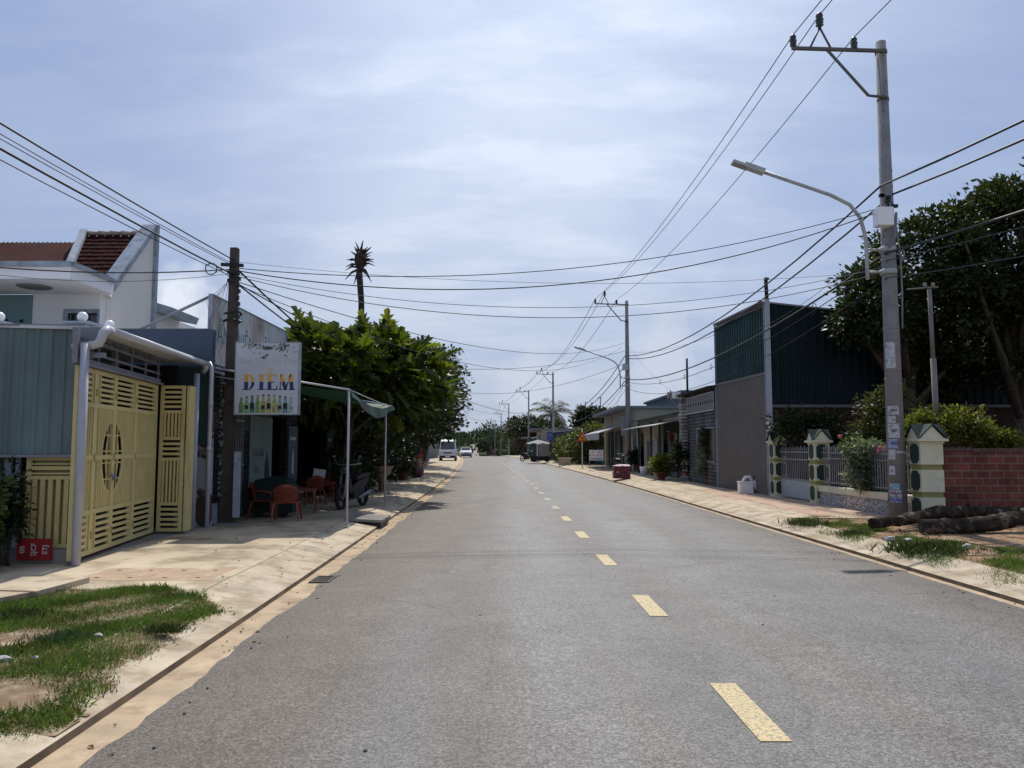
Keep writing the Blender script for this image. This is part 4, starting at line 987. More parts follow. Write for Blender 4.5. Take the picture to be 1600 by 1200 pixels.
# dark chest / stone with a lattice motif behind the chairs
cb = thing('dark_cool_box', 'dark green rounded drinks cart behind the red chairs', 'drinks cart', (-4.95, 15.9, SW))
mb = MB(); mb.xprism([(-5.35, SW + .1), (-4.45, SW + .1), (-4.42, .7), (-4.6, .92), (-4.9, .98), (-5.2, .92), (-5.38, .7)], 15.7, 16.25); mb.build('body', mat('cart_green', (.012, .028, .026), rough=.8), cb)
for s in (-5.15, -4.65):
    mb = MB(); mb.tube([(s, 15.72, SW + .1), (s, 15.78, SW + .1)], .1, 12); mb.build('wheel', M_rubber, cb)
# gate hardware: hinges between the leaves and a bolt at the meeting stiles
for s_ in lb[1:4]:
    for z in (.45, 1.45, 2.3): MB(GFR).tube([(s_, .03, z - .045), (s_, .03, z + .045)], .014, 8).build('hinge', M_cream_dark, gate)
mb = MB(GFR); mb.box(lb[2] - .09, lb[2] + .09, .024, .045, 1.18, 1.21); mb.box(lb[2] - .02, lb[2] + .05, .024, .06, 1.13, 1.19); mb.build('bolt', M_grille, gate)
# ================================================================== vegetation tools
M_bark = mat('grey_brown_bark', (.085, .065, .05), rough=.95, var=.3, scale=8, bump=.8, bscale=25, streak=True)
M_darkleaf = mat('dark_green_leaf', (.024, .036, .013), rough=.5, var=.4, scale=1.1, island=.55, transl=.22, spec=.35)
M_midleaf = mat('mid_green_leaf', (.040, .058, .018), rough=.5, var=.35, scale=1.3, island=.5, transl=.25, spec=.35)
M_limeleaf = mat('lime_green_leaf', (.10, .14, .022), rough=.45, var=.3, scale=1.3, island=.35, transl=.42, spec=.35)
M_breadleaf = mat('glossy_lobed_leaf', (.058, .080, .014), rough=.42, var=.45, scale=.9, island=.6, transl=.40, spec=.5)
M_greyleaf = mat('grey_green_leaf', (.12, .15, .11), rough=.5, var=.25, scale=2, island=.5, transl=.25, spec=.3)
M_yelleaf = mat('yellow_green_leaf', (.12, .135, .030), rough=.5, var=.25, scale=2, island=.4, transl=.35, spec=.3)
M_farleaf = mat('distant_foliage', (.034, .052, .034), rough=.7, var=.35, scale=.35, island=.3, transl=.2, spec=.1)  # dull grey green: part of the distance haze is in this colour
M_farleaf2 = mat('distant_pale_foliage', (.065, .085, .052), rough=.7, var=.35, scale=.35, island=.3, transl=.2, spec=.1)
M_mango = mat('mango_leaf', (.030, .043, .014), rough=.5, var=.4, scale=1.1, island=.55, transl=.25, spec=.35)
T_SIMPLE = (np.array([[0, 0, 0], [.28, .42, .05], [0, 1, -.06], [-.28, .42, .05]]), np.array([[0, 1, 2, 3]]))
def lobed():
    v = [[0, 0, 0]]; L_ = [(.10, .12), (.34, .30), (.16, .34), (.42, .55), (.17, .56), (.36, .80), (.13, .76), (.16, .98)]
    right = [[x, y, .10 * abs(x)] for x, y in L_]; left = [[-x, y, .10 * abs(x)] for x, y in L_]
    mid = [[0, y, -.03 - .1 * y * y] for y in (.15, .34, .56, .76)] + [[0, 1.08, -.16]]
    v = [[0, 0, 0]] + right + left + mid
    rI = lambda i: 1 + i; lI = lambda i: 9 + i; mI = lambda i: 17 + i
    f = []
    for side in (rI, lI):
        f += [(0, side(0), mI(0)), (mI(0), side(0), side(1)), (mI(0), side(1), side(2)), (mI(0), side(2), mI(1)), (mI(1), side(2), side(3)), (mI(1), side(3), side(4)),
              (mI(1), side(4), mI(2)), (mI(2), side(4), side(5)), (mI(2), side(5), side(6)), (mI(2), side(6), mI(3)), (mI(3), side(6), side(7)), (mI(3), side(7), mI(4))]
    return np.array(v, float), np.array(f)
T_LOBED = lobed()
T_TRI = (np.array([[-.22, 0, 0], [.22, 0, 0], [0, 1, 0]]), np.array([[0, 1, 2]]))
def scatter(tmpl, C, D, S, rs, flat=.0):
    """bake leaves: C centres, D growth directions, S sizes"""
    tv, tf = tmpl; n = len(C)
    D = D / (np.linalg.norm(D, axis=1, keepdims=True) + 1e-9)
    rnd = rs.normal(size=(n, 3)); rnd[:, 2] += flat
    X = np.cross(D, rnd); X /= (np.linalg.norm(X, axis=1, keepdims=True) + 1e-9); Z = np.cross(X, D)
    P = C[:, None, :] + S[:, None, None] * (tv[None, :, 0:1] * X[:, None, :] + tv[None, :, 1:2] * D[:, None, :] + tv[None, :, 2:3] * Z[:, None, :])
    F = (np.arange(n)[:, None, None] * len(tv) + tf[None]).reshape(-1, tf.shape[1])
    return P.reshape(-1, 3), F
def crown_points(blobs, nclump, per, cr, rs, shell=.75):
    """leaf centres gathered into clumps near the surface of a set of ellipsoids"""
    vol = np.array([b[3] * b[4] * b[5] for b in blobs]) ** .66; vol /= vol.sum()
    C = []; D = []
    for b, w in zip(blobs, vol):
        k = max(3, int(nclump * w)); d = rs.normal(size=(k, 3)); d /= np.linalg.norm(d, axis=1, keepdims=True)
        r = 1 - (1 - shell) * rs.random(k)[:, None] * 1.6; r *= 1 + np.clip(rs.normal(size=(k, 1)), -1.5, 1.3) * .05
        cc = np.array(b[:3]) + d * r * np.array(b[3:6])
        q = cr * (.6 + .8 * rs.random(k))
        for c, dd, rr in zip(cc, d, q):
            off = np.clip(rs.normal(size=(per, 3)), -1.7, 1.7) * rr * .55; off[:, 2] *= .7
            C.append(c + off); D.append(dd * .55 + off / rr * .9 + rs.normal(size=(per, 3)) * .35)
    return np.concatenate(C), np.concatenate(D)
def foliage(name, parent, m, blobs, nclump, per, cr, size, seed=1, tmpl=T_SIMPLE, shell=.75, droop=0.0, flat=1.2, origin=(0, 0, 0)):
    rs = np.random.RandomState(seed); C, D = crown_points(blobs, nclump, per, cr, rs, shell)
    D[:, 2] -= droop
    S = size * (.65 + .7 * rs.random(len(C)))
    v, f = scatter(tmpl, C, D, S, rs, flat)
    return npmesh(name, v, f, m, parent, origin)
def limbs(mb, base, top, blobs, r, rs, n=7):
    base = Vector(base); top = Vector(top); mid = base.lerp(top, .5) + Vector((rs.uniform(-.1, .1), rs.uniform(-.1, .1), 0))
    mb.tube([base, base + (mid - base) * .1, mid, top], [r * 1.35, r, r * .85, r * .65], 9)
    for i in range(n):
        b = blobs[i % len(blobs)]; e = Vector((b[0] + rs.uniform(-.6, .6) * b[3], b[1] + rs.uniform(-.6, .6) * b[4], b[2] + rs.uniform(-.5, .5) * b[5]))
        s = base.lerp(top, rs.uniform(.6, 1)); m_ = s.lerp(e, .5) + Vector((0, 0, rs.uniform(-.1, .25)))
        mb.tube([s, m_, e], [r * .5, r * .3, r * .12], 6)
def tree(name, label, cat, base, top, r, blobs, mleaf, nclump, per, cr, size, seed, group=None, tmpl=T_SIMPLE, nl=8, droop=0.0, flat=1.2, shell=.75, bark=None):
    t = thing(name, label, cat, base, group); mb = MB(); limbs(mb, base, top, blobs, r, random.Random(seed), nl)
    mb.build('trunk', bark or M_bark, t)
    foliage('crown', t, mleaf, blobs, nclump, per, cr, size, seed, tmpl, shell, droop, flat)
    return t

# ------------------------------------------------------------------ left side trees
# near breadfruit with large lobed leaves
bl = [(-5.0, 21.0, 3.75, 1.35, 1.4, 1.0), (-3.65, 21.8, 3.85, 1.1, 1.3, 1.05), (-5.6, 22.4, 3.4, 1.2, 1.2, .9), (-4.2, 22.5, 3.3, 1.6, 1.4, .9), (-3.0, 23.4, 3.7, .85, 1.2, .85)]
tree('breadfruit_tree', 'bushy breadfruit tree with large glossy lobed leaves over the green canopy', 'tree', (-4.7, 21.6, SW), (-4.5, 21.8, 3.0), .13, bl,
     M_breadleaf, 210, 9, .26, .46, 3, tmpl=T_LOBED, nl=10, flat=2.0)
foliage('young_leaves', bpy.data.objects['breadfruit_tree'], mat('young_lime_leaf', (.15, .17, .018), rough=.4, var=.25, island=.3, transl=.45, spec=.4), bl, 40, 2, .10, .52, 17, T_LOBED, 1.0, 0, 2.0)
bl = [(-4.9, 27, 3.9, 1.7, 1.9, 1.5), (-4.1, 30, 4.25, 1.9, 2.4, 1.5), (-5.8, 29, 3.2, 1.8, 2.0, 1.6), (-4.0, 29, 3.1, 1.5, 2, 1.0)]
tree('broadleaf_tree', 'dense dark street tree right behind the breadfruit tree', 'tree', (-5.1, 28, SW), (-4.9, 28.2, 2.8), .16, bl, M_midleaf, 420, 26, .42, .24, 8, nl=10)
bl = [(-5.1, 37, 4.7, 2.2, 3.0, 1.9), (-4.6, 42, 4.4, 2.1, 3.0, 1.9), (-6.5, 38, 3.2, 2.0, 3.0, 2.2), (-4.5, 41, 2.8, 1.3, 2, 1.1)]
tree('broadleaf_tree', 'dark round street tree overhanging the pavement beyond the red wall', 'tree', (-6.0, 39.5, SW), (-5.4, 39.5, 2.6), .2, bl, M_darkleaf, 440, 26, .5, .25, 9, nl=9)
bl = [(-5.3, 54, 5.6, 1.7, 3.0, 2.1), (-4.9, 51, 3.6, 1.5, 2.5, 1.6), (-6.9, 57, 4.0, 2.2, 3, 2.8)]
tree('broadleaf_tree', 'dark drooping tree above the parked van', 'tree', (-6.5, 56, SW), (-5.8, 55, 3.4), .18, bl, M_darkleaf, 230, 22, .5, .28, 10, nl=9)
bl = [(-4.2, 52, 7.3, 1.2, 1.8, 1.0), (-3.8, 53, 5.9, .9, 1.4, 1.0), (-4.9, 52, 6.4, 1.5, 1.6, 1.3)]
tree('feathery_tree', 'airy thin leaved tree top showing sky through it above the road edge', 'tree', (-6.3, 52.5, SW), (-4.6, 52.3, 5.6), .11, bl, M_darkleaf, 95, 12, .42, .22, 11, nl=13)
# dark shrubs, added to blacken the shade, and bonsai under the trees
bl = [(-4.9, 24.3, 1.3, .8, 1.2, 1.15), (-5.2, 26.5, 1.5, .7, 1.5, 1.2), (-4.6, 22.6, 1.1, .55, .8, .9)]
tree('shrub', 'dark leafy shrub added to deepen the shade behind the second canopy post', 'shrub', (-5.3, 25, SW), (-5.3, 25.1, .9), .05, bl, M_darkleaf, 230, 22, .3, .17, 21)
bl = [(-5.0, 33, 1.4, .7, 3.0, 1.2), (-5.4, 37.5, 1.5, .6, 2.2, 1.3)]
tree('shrub', 'second dark shrub row added to deepen the shade under the round street trees', 'shrub', (-5.2, 34, SW), (-5.2, 34.1, .9), .05, bl, M_darkleaf, 170, 22, .35, .2, 23)
bl = [(-5.75, 30.8, 1.5, .55, .7, 1.2)]
tree('shrub', 'upright yellow green shrub in front of the red brick wall', 'shrub', (-5.7, 30.8, SW), (-5.7, 30.8, 1.3), .05, bl, M_yelleaf, 40, 18, .26, .15, 22)
# dead palm
dp = thing('dead_palm', 'tall bare palm trunk with a withered brown frond stump at its top', 'palm tree', (-4.75, 24.3, SW))
mb = MB(); top = at(563, 421, 24.3); mb.tube([(-4.68, 24.3, SW), (-4.66, 24.3, 3), (top.x + .06, 24.3, 5.2), (top.x + .05, 24.3, 6.2), (top.x - .04, 24.3, top.z)], [.13, .115, .10, .095, .105], 10)
mb.build('trunk', mat('dark_palm_bark', (.03, .026, .024), rough=.95, var=.3, scale=9, bump=.5), dp)
rr = random.Random(6); mb = MB(); c = Vector((top.x, 24.3, top.z))
for i in range(46):
    z = rr.random(); a = rr.uniform(0, 6.28); el = -.55 + 1.9 * z ** .8; l = rr.uniform(.34, .66) * (1.15 if z < .25 else .85)
    d = Vector((math.cos(a) * math.cos(el), math.sin(a) * math.cos(el), math.sin(el))); s = c + Vector((0, 0, z * .5))
    e = s + d * l; mid = s.lerp(e, .55) + Vector((0, 0, .05))
    mb.tube([s, mid, e + Vector((0, 0, -.06 if z < .4 else 0))], [.05, .035, .008], 4, True, False)
mb.sphere((c.x, c.y, c.z + .3), .2, 9, 7, (1, 1, 1.5)); mb.build('dead_fronds', mat('dead_frond_brown', (.045, .034, .026), rough=.95, var=.5, scale=6), dp)

# ------------------------------------------------------------------ right side trees
bl = []
for (px, py, Y, rx, ry, rz) in ((1440, 400, 21.5, 1.35, 1.5, 1.25), (1375, 480, 21, 1.0, 1.3, .95), (1480, 500, 22, 1.9, 1.8, 1.5), (1350, 445, 21.5, .5, .8, .55), (1450, 570, 23, 1.6, 1.6, 1.3), (1340, 500, 21.5, .45, .9, .5)):
    c = at(px, py, Y); bl.append((c.x, c.y, c.z, rx, ry, rz))
tree('mango_tree', 'dense dark mango tree crown right behind the tall pole', 'tree', (11.6, 22, .1), (11.4, 22, 3.6), .22, bl, M_mango, 300, 95, .36, .15, 31, nl=14)
bl = []
for (px, py, Y, rx, ry, rz) in ((1570, 390, 20, 1.6, 1.7, 1.7), (1650, 370, 20, 1.8, 2, 2.2), (1520, 350, 20.5, .8, 1.2, .7), (1600, 310, 20, 1.0, 1.2, .75), (1520, 430, 20, 1.1, 1.5, 1.4), (1600, 520, 21, 2.2, 2, 1.6), (1700, 450, 20, 2, 2, 2.5)):
    c = at(px, py, Y); bl.append((c.x, c.y, c.z, rx, ry, rz))
tree('mango_tree', 'large dark mango tree crown filling the right edge of the photo', 'tree', (14.2, 21, .1), (13.8, 21, 3.4), .25, bl, M_mango, 430, 95, .38, .15, 32, nl=14)
# plants behind the fence
def bush(name, lab, px, Y, pts, m, n, per, cr, size, seed, cat='shrub', grp=None, tmpl=T_SIMPLE):
    b = []
    for (x, y, rx, rz) in pts:
        c = at(x, y, Y); b.append((c.x, c.y, c.z, rx, min(rx, .7), rz))
    x = xat(px, Y, .3); t = thing(name, lab, cat, (x, Y, .12), grp); mb = MB(); rq = random.Random(seed)
    for i in range(7):
        e = b[i % len(b)]; mb.tube([(x + rq.uniform(-.08, .08), Y, .05), ((x + e[0]) / 2, Y, .6), (e[0] + rq.uniform(-.5, .5) * e[3], Y + rq.uniform(-.2, .2), e[2])], [.03, .022, .008], 5)
    mb.build('stems', M_bark, t); foliage('foliage', t, m, b, n, per, cr, size, seed, tmpl, .6); return t
bush('tall_shrub', 'tall olive green shrub inside the fence left of the tall pole', 1375, 18.6, [(1372, 655, .50, .62), (1395, 625, .45, .45), (1350, 690, .45, .42), (1405, 680, .45, .5)], mat('olive_leaf', (.07, .078, .03), rough=.5, var=.3, scale=2, island=.4, transl=.3), 190, 24, .2, .10, 41)
bush('bougainvillea', 'pale grey green flowering bush spilling over the low stone-patterned wall', 1398, 17.1, [(1368, 720, .50, .42), (1345, 702, .40, .30), (1390, 735, .40, .42), (1382, 765, .42, .25), (1338, 740, .26, .24), (1360, 752, .35, .3)], M_greyleaf, 230, 24, .15, .095, 42)
t = [o for o in SC.objects if o.name.startswith('bougainvillea')][0]
mb = MB(); 
for (px, py) in ((1374, 700), (1377, 703), (1372, 705), (1312, 682)):
    c = at(px, py, 16.5); mb.sphere(c, .035, 7, 5); mb.sphere(c + Vector((.04, 0, .02)), .028, 7, 5)
mb.build('pink_flowers', mat('pink_petal', (.50, .10, .13), rough=.6, var=.3), t)
bush('hedge_shrub', 'bright yellow green shrub behind the last cream pillar', 1430, 16.8, [(1432, 668, .38, .30), (1455, 660, .35, .25)], M_yelleaf, 100, 24, .17, .085, 43, grp='yellow green shrubs behind the brick wall')
bush('hedge_shrub', 'largest yellow green shrub rising over the brick wall', 1500, 16.6, [(1500, 665, .45, .38), (1478, 675, .35, .3), (1525, 675, .35, .28)], M_yelleaf, 160, 24, .17, .085, 44, grp='yellow green shrubs behind the brick wall')
bush('hedge_shrub', 'low yellow green shrub at the right over the brick wall', 1555, 16.6, [(1550, 685, .38, .2), (1575, 690, .3, .15)], M_yelleaf, 90, 22, .16, .085, 45, grp='yellow green shrubs behind the brick wall')
bush('hedge_shrub', 'dark shrub in shade at the far side of the yard behind the railing', 1250, 21.3, [(1240, 665, .5, .5), (1285, 670, .5, .45), (1320, 690, .4, .3)], M_darkleaf, 160, 24, .25, .12, 46)
# plants at the left edge by the slat fence
def lowbush(name, lab, c, r, m, n, per, cr, size, seed, cat='plant', tmpl=T_SIMPLE):
    t = thing(name, lab, cat, (c[0], c[1], SW)); mb = MB(); rq = random.Random(seed)
    for i in range(6): mb.tube([(c[0] + rq.uniform(-.05, .05), c[1], SW - .03), (c[0] + rq.uniform(-.6, .6) * r[0], c[1] + rq.uniform(-.3, .3) * r[1], c[2])], [.015, .006], 5)
    mb.build('stems', M_bark, t); foliage('foliage', t, m, [(*c, *r)], n, per, cr, size, seed, tmpl, .45); return t
lowbush('leafy_plant', 'sprawling green plant at the left edge in front of the slat fence', (-6.35, 9.0, .95), (.36, .3, .50), mat('fresh_green_leaf', (.075, .11, .03), rough=.4, var=.3, island=.5, transl=.3), 150, 16, .12, .09, 51)
lowbush('leafy_plant', 'dark climbing plant on the fence beside the yellow panel', (-6.13, 9.45, .85), (.20, .14, .50), M_darkleaf, 70, 16, .09, .07, 52)
lowbush('leafy_plant', 'low pale green plant near the ground at the left edge', (-6.3, 8.95, .42), (.34, .3, .28), M_midleaf, 110, 16, .1, .075, 53)

# ------------------------------------------------------------------ grass and weeds
M_grass = mat('short_grass', (.072, .118, .028), rough=.6, var=.4, scale=2.0, island=.5, transl=.3, spec=.2, col2=(.14, .145, .06), fac2=(.50, .70), scale2=3)
def pnpoly(px, py, poly):
    c = np.zeros(len(px), bool); j = len(poly) - 1
    for i in range(len(poly)):
        xi, yi = poly[i]; xj, yj = poly[j]
        m = ((yi > py) != (yj > py)) & (px < (xj - xi) * (py - yi) / (yj - yi + 1e-12) + xi); c ^= m; j = i
    return c
def grass(name, label, poly, n, h, seed, z=SW, holes=(), thin=-.75):
    """blades inside a ground polygon, thinned by a smooth random field so bare soil shows"""
    rs = np.random.RandomState(seed); P = np.array(poly); lo, hi = P.min(0), P.max(0)
    x = rs.uniform(lo[0], hi[0], n); y = rs.uniform(lo[1], hi[1], n)
    jx, jy = x + rs.normal(0, .05, n) + .05 * np.sin(y * 9 + seed), y + rs.normal(0, .07, n) + .05 * np.sin(x * 11); k = pnpoly(jx, jy, poly)
    fld = np.sin(x * 3.1 + seed) * np.cos(y * 2.7) + np.sin(x * 7.3 - y * 5.1) * .6 + rs.normal(0, .45, n)
    k &= fld > thin
    for (hx, hy, hr) in holes: k &= (((x - hx) ** 2 + ((y - hy) * 1.0) ** 2) > (hr * (1 + rs.normal(0, .25, n))) ** 2)
    x, y, fld = x[k], y[k], fld[k]; n = len(x)
    off = np.abs(x - np.interp(y, [q[0] for q in CX], [q[1] for q in CX])); zg = np.where(off < 4.42, .058 + .096 * np.clip((off - 3.87) / .55, 0, 1) - SW, 0)
    C = np.stack([x, y, z - .012 + zg], 1); D = rs.normal(0, .75, (n, 3)); D[:, 2] = 1
    S = h * (.5 + .7 * rs.random(n)) * np.clip(.75 + .25 * fld, .4, 1.4)
    tv = np.array([[-.09, 0, 0], [.09, 0, 0], [0, 1, .12]])
    v, f = scatter((tv, np.array([[0, 1, 2]])), C, D, S, rs)
    o = npmesh(name, v, f, M_grass, None, (poly[0][0], poly[0][1], z)); tag(o, label, 'grass', kind='stuff'); return o
def gp(px, py, z=SW): p = gnd(px, py, z); return (p.x, p.y)
gl_poly = [gp(*q) for q in ((-90, 925), (0, 938), (30, 928), (60, 925), (110, 920), (150, 924), (200, 917), (260, 921), (335, 938), (330, 953), (278, 968), (270, 987), (235, 1000), (200, 1026), (160, 1040), (148, 1062), (125, 1085), (95, 1105), (70, 1130), (20, 1125), (-120, 1140))]
def soilpatch(name, label, poly, seed, z):
    # draped sheet of small cells with a ragged outline, follows the sloping kerb top
    P_ = np.array(poly); lo, hi = P_.min(0), P_.max(0); c = .05
    xs_ = np.arange(max(lo[0], -6.5), hi[0], c); ys_ = np.arange(lo[1], hi[1], c); X_, Y_ = np.meshgrid(xs_, ys_); rs = np.random.RandomState(seed)
    jx = X_ + .06 * np.sin(Y_ * 9 + seed) + rs.normal(0, .02, X_.shape); jy = Y_ + .06 * np.sin(X_ * 11) + rs.normal(0, .02, X_.shape)
    ins = pnpoly(jx.ravel(), jy.ravel(), poly); C_ = np.stack([X_.ravel()[ins], Y_.ravel()[ins]], 1)
    def zz(x, y):
        off = abs(x - xc(y)); return z - SW + (SW if off > 4.42 else .058 + .096 * max(0, (off - 3.87) / .55))
    vs, fs = [], []; idx = {}
    for (x, y) in C_:
        q = []
        for dx_, dy_ in ((0, 0), (c, 0), (c, c), (0, c)):
            k = (round((x + dx_) / c * 2), round((y + dy_) / c * 2))
            if k not in idx: idx[k] = len(vs); vs.append((x + dx_, y + dy_, zz(x + dx_, y + dy_)))
            q.append(idx[k])
        fs.append(tuple(q))
    o = MB().add(vs, fs, True).build(name, M_soil2); o['kind'] = 'structure'; return o
def soilpatch_flat(name, label, poly, seed, z):
    rq = random.Random(seed); P = []
    for i in range(len(poly)):
        a, b = poly[i], poly[(i + 1) % len(poly)]
        for k in range(5):
            t = k / 5; yy_ = a[1] + (b[1] - a[1]) * t; P.append((min(a[0] + (b[0] - a[0]) * t + rq.uniform(-.025, .025), xc(yy_) - 4.45 + rq.uniform(-.02, .01)), a[1] + (b[1] - a[1]) * t + rq.uniform(-.03, .03)))
    mb = MB(); mb.add([(x, y, z) for x, y in P], [tuple(range(len(P)))]); o = mb.build(name, M_soil2); o['kind'] = 'structure'; return o
M_soil2 = mat('dry_verge_soil', (.20, .145, .095), rough=1, var=.3, scale=9, bump=.7, bscale=40, col2=(.34, .28, .21), fac2=(.5, .66), scale2=5, detail=9, spec=.05)
soilpatch('verge_soil', '', gl_poly, 3, SW + .006)
h1 = gp(25, 1000); h2 = gp(15, 1085); h3 = gp(100, 1120)
grass('grass_patch', 'green grass patch on the near left verge', gl_poly, 190000, .064, 3, z=SW + .006, thin=-1.7, holes=((h1[0], h1[1], .33), (h2[0], h2[1], .30), (h3[0], h3[1] - .1, .12)))
gr_poly = [gp(*q) for q in ((1225, 812), (1300, 806), (1352, 818), (1430, 838), (1520, 850), (1700, 870), (1760, 925), (1600, 908), (1520, 895), (1430, 868), (1330, 842), (1270, 826))]
grass('grass_verge', 'weedy grass strip on the right verge in front of the logs', gr_poly, 85000, .060, 7, z=SW + .004, thin=-.25)
gr_poly = [gp(*q) for q in ((1250, 806), (1400, 812), (1700, 800), (1900, 880), (1500, 860), (1380, 828))]
grass('sparse_grass', 'sparse dry grass around the felled logs', gr_poly, 9000, .07, 8)
def tuft(lab, px, py, n, h, r, seed, m=None):
    n *= 2; rs = np.random.RandomState(seed); c = gnd(px, py, SW); C = np.array([[c.x, c.y, SW - .01]]) + np.stack([rs.normal(0, r, n), rs.normal(0, r * .7, n), np.zeros(n)], 1)
    D = rs.normal(0, .6, (n, 3)); D[:, 2] = 1; v, f = scatter((np.array([[-.05, 0, 0], [.05, 0, 0], [.04, .6, .05], [0, 1, .16], [-.04, .6, .05]]), np.array([[0, 1, 2, 3, 4]])), C, D, h * (.5 + .7 * rs.random(n)), rs)
    v[:, :] = v
    tag(npmesh('weed_tuft', v, f, m or M_midleaf, None, (c.x, c.y, SW)), lab, 'weed', 'weed tufts on the verges')
tuft('tall weed tuft on the right verge in front of the long log', 1450, 862, 300, .17, .24, 61)
tuft('weed tuft at the corner of the right verge near the reddish pavement', 1262, 820, 190, .14, .22, 62)
tuft('small leafy weed on the right verge below the log end', 1330, 835, 160, .10, .13, 63)
tuft('dark rounded weed in the middle of the left grass patch', 98, 1000, 330, .075, .10, 64, mat('grey_dark_leaf', (.05, .085, .06), rough=.5, var=.3, island=.4, transl=.2))
tuft('weed clump at the kerb edge of the left grass patch', 262, 985, 200, .07, .07, 65)
tuft('dark weed clump at the left edge of the grass', 12, 965, 420, .085, .17, 66)
# litter on the verge
M_lit = mat('pale_litter', (.42, .42, .41), rough=.6, var=.2, scale=20)
rr = random.Random(3)
for (px, py, s, lab) in ((155, 997, .045, 'crumpled white paper scrap on the left grass'), (56, 1032, .03, 'small white scrap on the left grass'), (8, 1034, .05, 'white scrap near the left edge of the grass'),
                         (1388, 845, .11, 'large crumpled white scrap below the near log'), (1420, 846, .07, 'small white scrap beside the crumpled one'), (1510, 855, .08, 'flat white scrap near the photo watermark spot')):
    c = gnd(px, py, SW); mb = MB(); n = 7
    vs = [(c.x + s * math.cos(6.28 * i / n) * rr.uniform(.5, 1.2), c.y + s * .6 * math.sin(6.28 * i / n) * rr.uniform(.5, 1.2), SW + .012 + rr.uniform(0, s * .5)) for i in range(n)] + [(c.x, c.y, SW + .02 + s * .5)]
    vs2 = [(v[0], v[1], SW - .005) for v in vs[:n]]
    mb.add(vs + vs2, [(i, (i + 1) % n, n) for i in range(n)] + [(n + 1 + i, n + 1 + (i + 1) % n, (i + 1) % n, i) for i in range(n)])
    lab = lab.replace('near the photo watermark spot', 'on the soil at the right')
    tag(mb.build('litter', M_lit, origin=(c.x, c.y, SW)), lab, 'litter', 'white scraps lying on the verges')
# ================================================================== RIGHT SIDE
M_cream = mat('cream_pillar_paint', (.62, .60, .45), rough=.85, var=.08, scale=3, col2=(.36, .34, .22), fac2=(.6, .75), scale2=4, spec=.15)
M_lime = mat('yellow_green_paint', (.27, .265, .10), rough=.85, var=.12, spec=.15)
M_dgreen = mat('dark_green_inlay', (.018, .042, .034), rough=.7, var=.12, scale=4, spec=.35)
M_captile = mat('dark_teal_cap_tile', (.010, .030, .032), rough=.7, var=.15, scale=8, spec=.2)
M_brick = brick_mat('red_brick', (.20, .062, .045), (.13, .045, .036), (.19, .13, .11), .27, .14, .012)
M_brickd = brick_mat('dark_old_brick', (.085, .032, .026), (.045, .020, .018), (.05, .035, .03), .22, .08, .012)
M_fence = mat('silver_fence_paint', (.24, .245, .26), rough=.5, var=.1, spec=.4)
M_gatepanel = mat('pale_blue_gate_panel', (.34, .39, .43), rough=.5, var=.1)
FXr = lambda y: 7.75 - (y - 14.7) * .052          # fence / facade line on the right

def obox(mb, x0, y0, x1, y1, w, z0, z1):      # wall segment between two points with thickness w
    d = Vector((x1 - x0, y1 - y0, 0)).normalized(); n = Vector((d.y, -d.x, 0)) * w / 2
    a, b = Vector((x0, y0, 0)), Vector((x1, y1, 0)); vs = [p + s * n + Vector((0, 0, z)) for z in (z0, z1) for p, s in ((a, 1), (b, 1), (b, -1), (a, -1))]
    return mb.add(vs, [(3, 2, 1, 0), (4, 5, 6, 7), (0, 1, 5, 4), (1, 2, 6, 5), (2, 3, 7, 6), (3, 0, 4, 7)])
def octagon(c, w, h, k=.32):
    x, z = c; a, b = w / 2, h / 2; q = min(a, b) * k * 1.3; 
    return [(x - a + q, z - b), (x + a - q, z - b), (x + a - q, z - b + q * .5), (x + a, z - b + q), (x + a, z + b - q), (x + a - q, z + b - q * .5), (x + a - q, z + b), (x - a + q, z + b), (x - a + q, z + b - q * .5), (x - a, z + b - q), (x - a, z - b + q), (x - a + q, z - b + q * .5)]
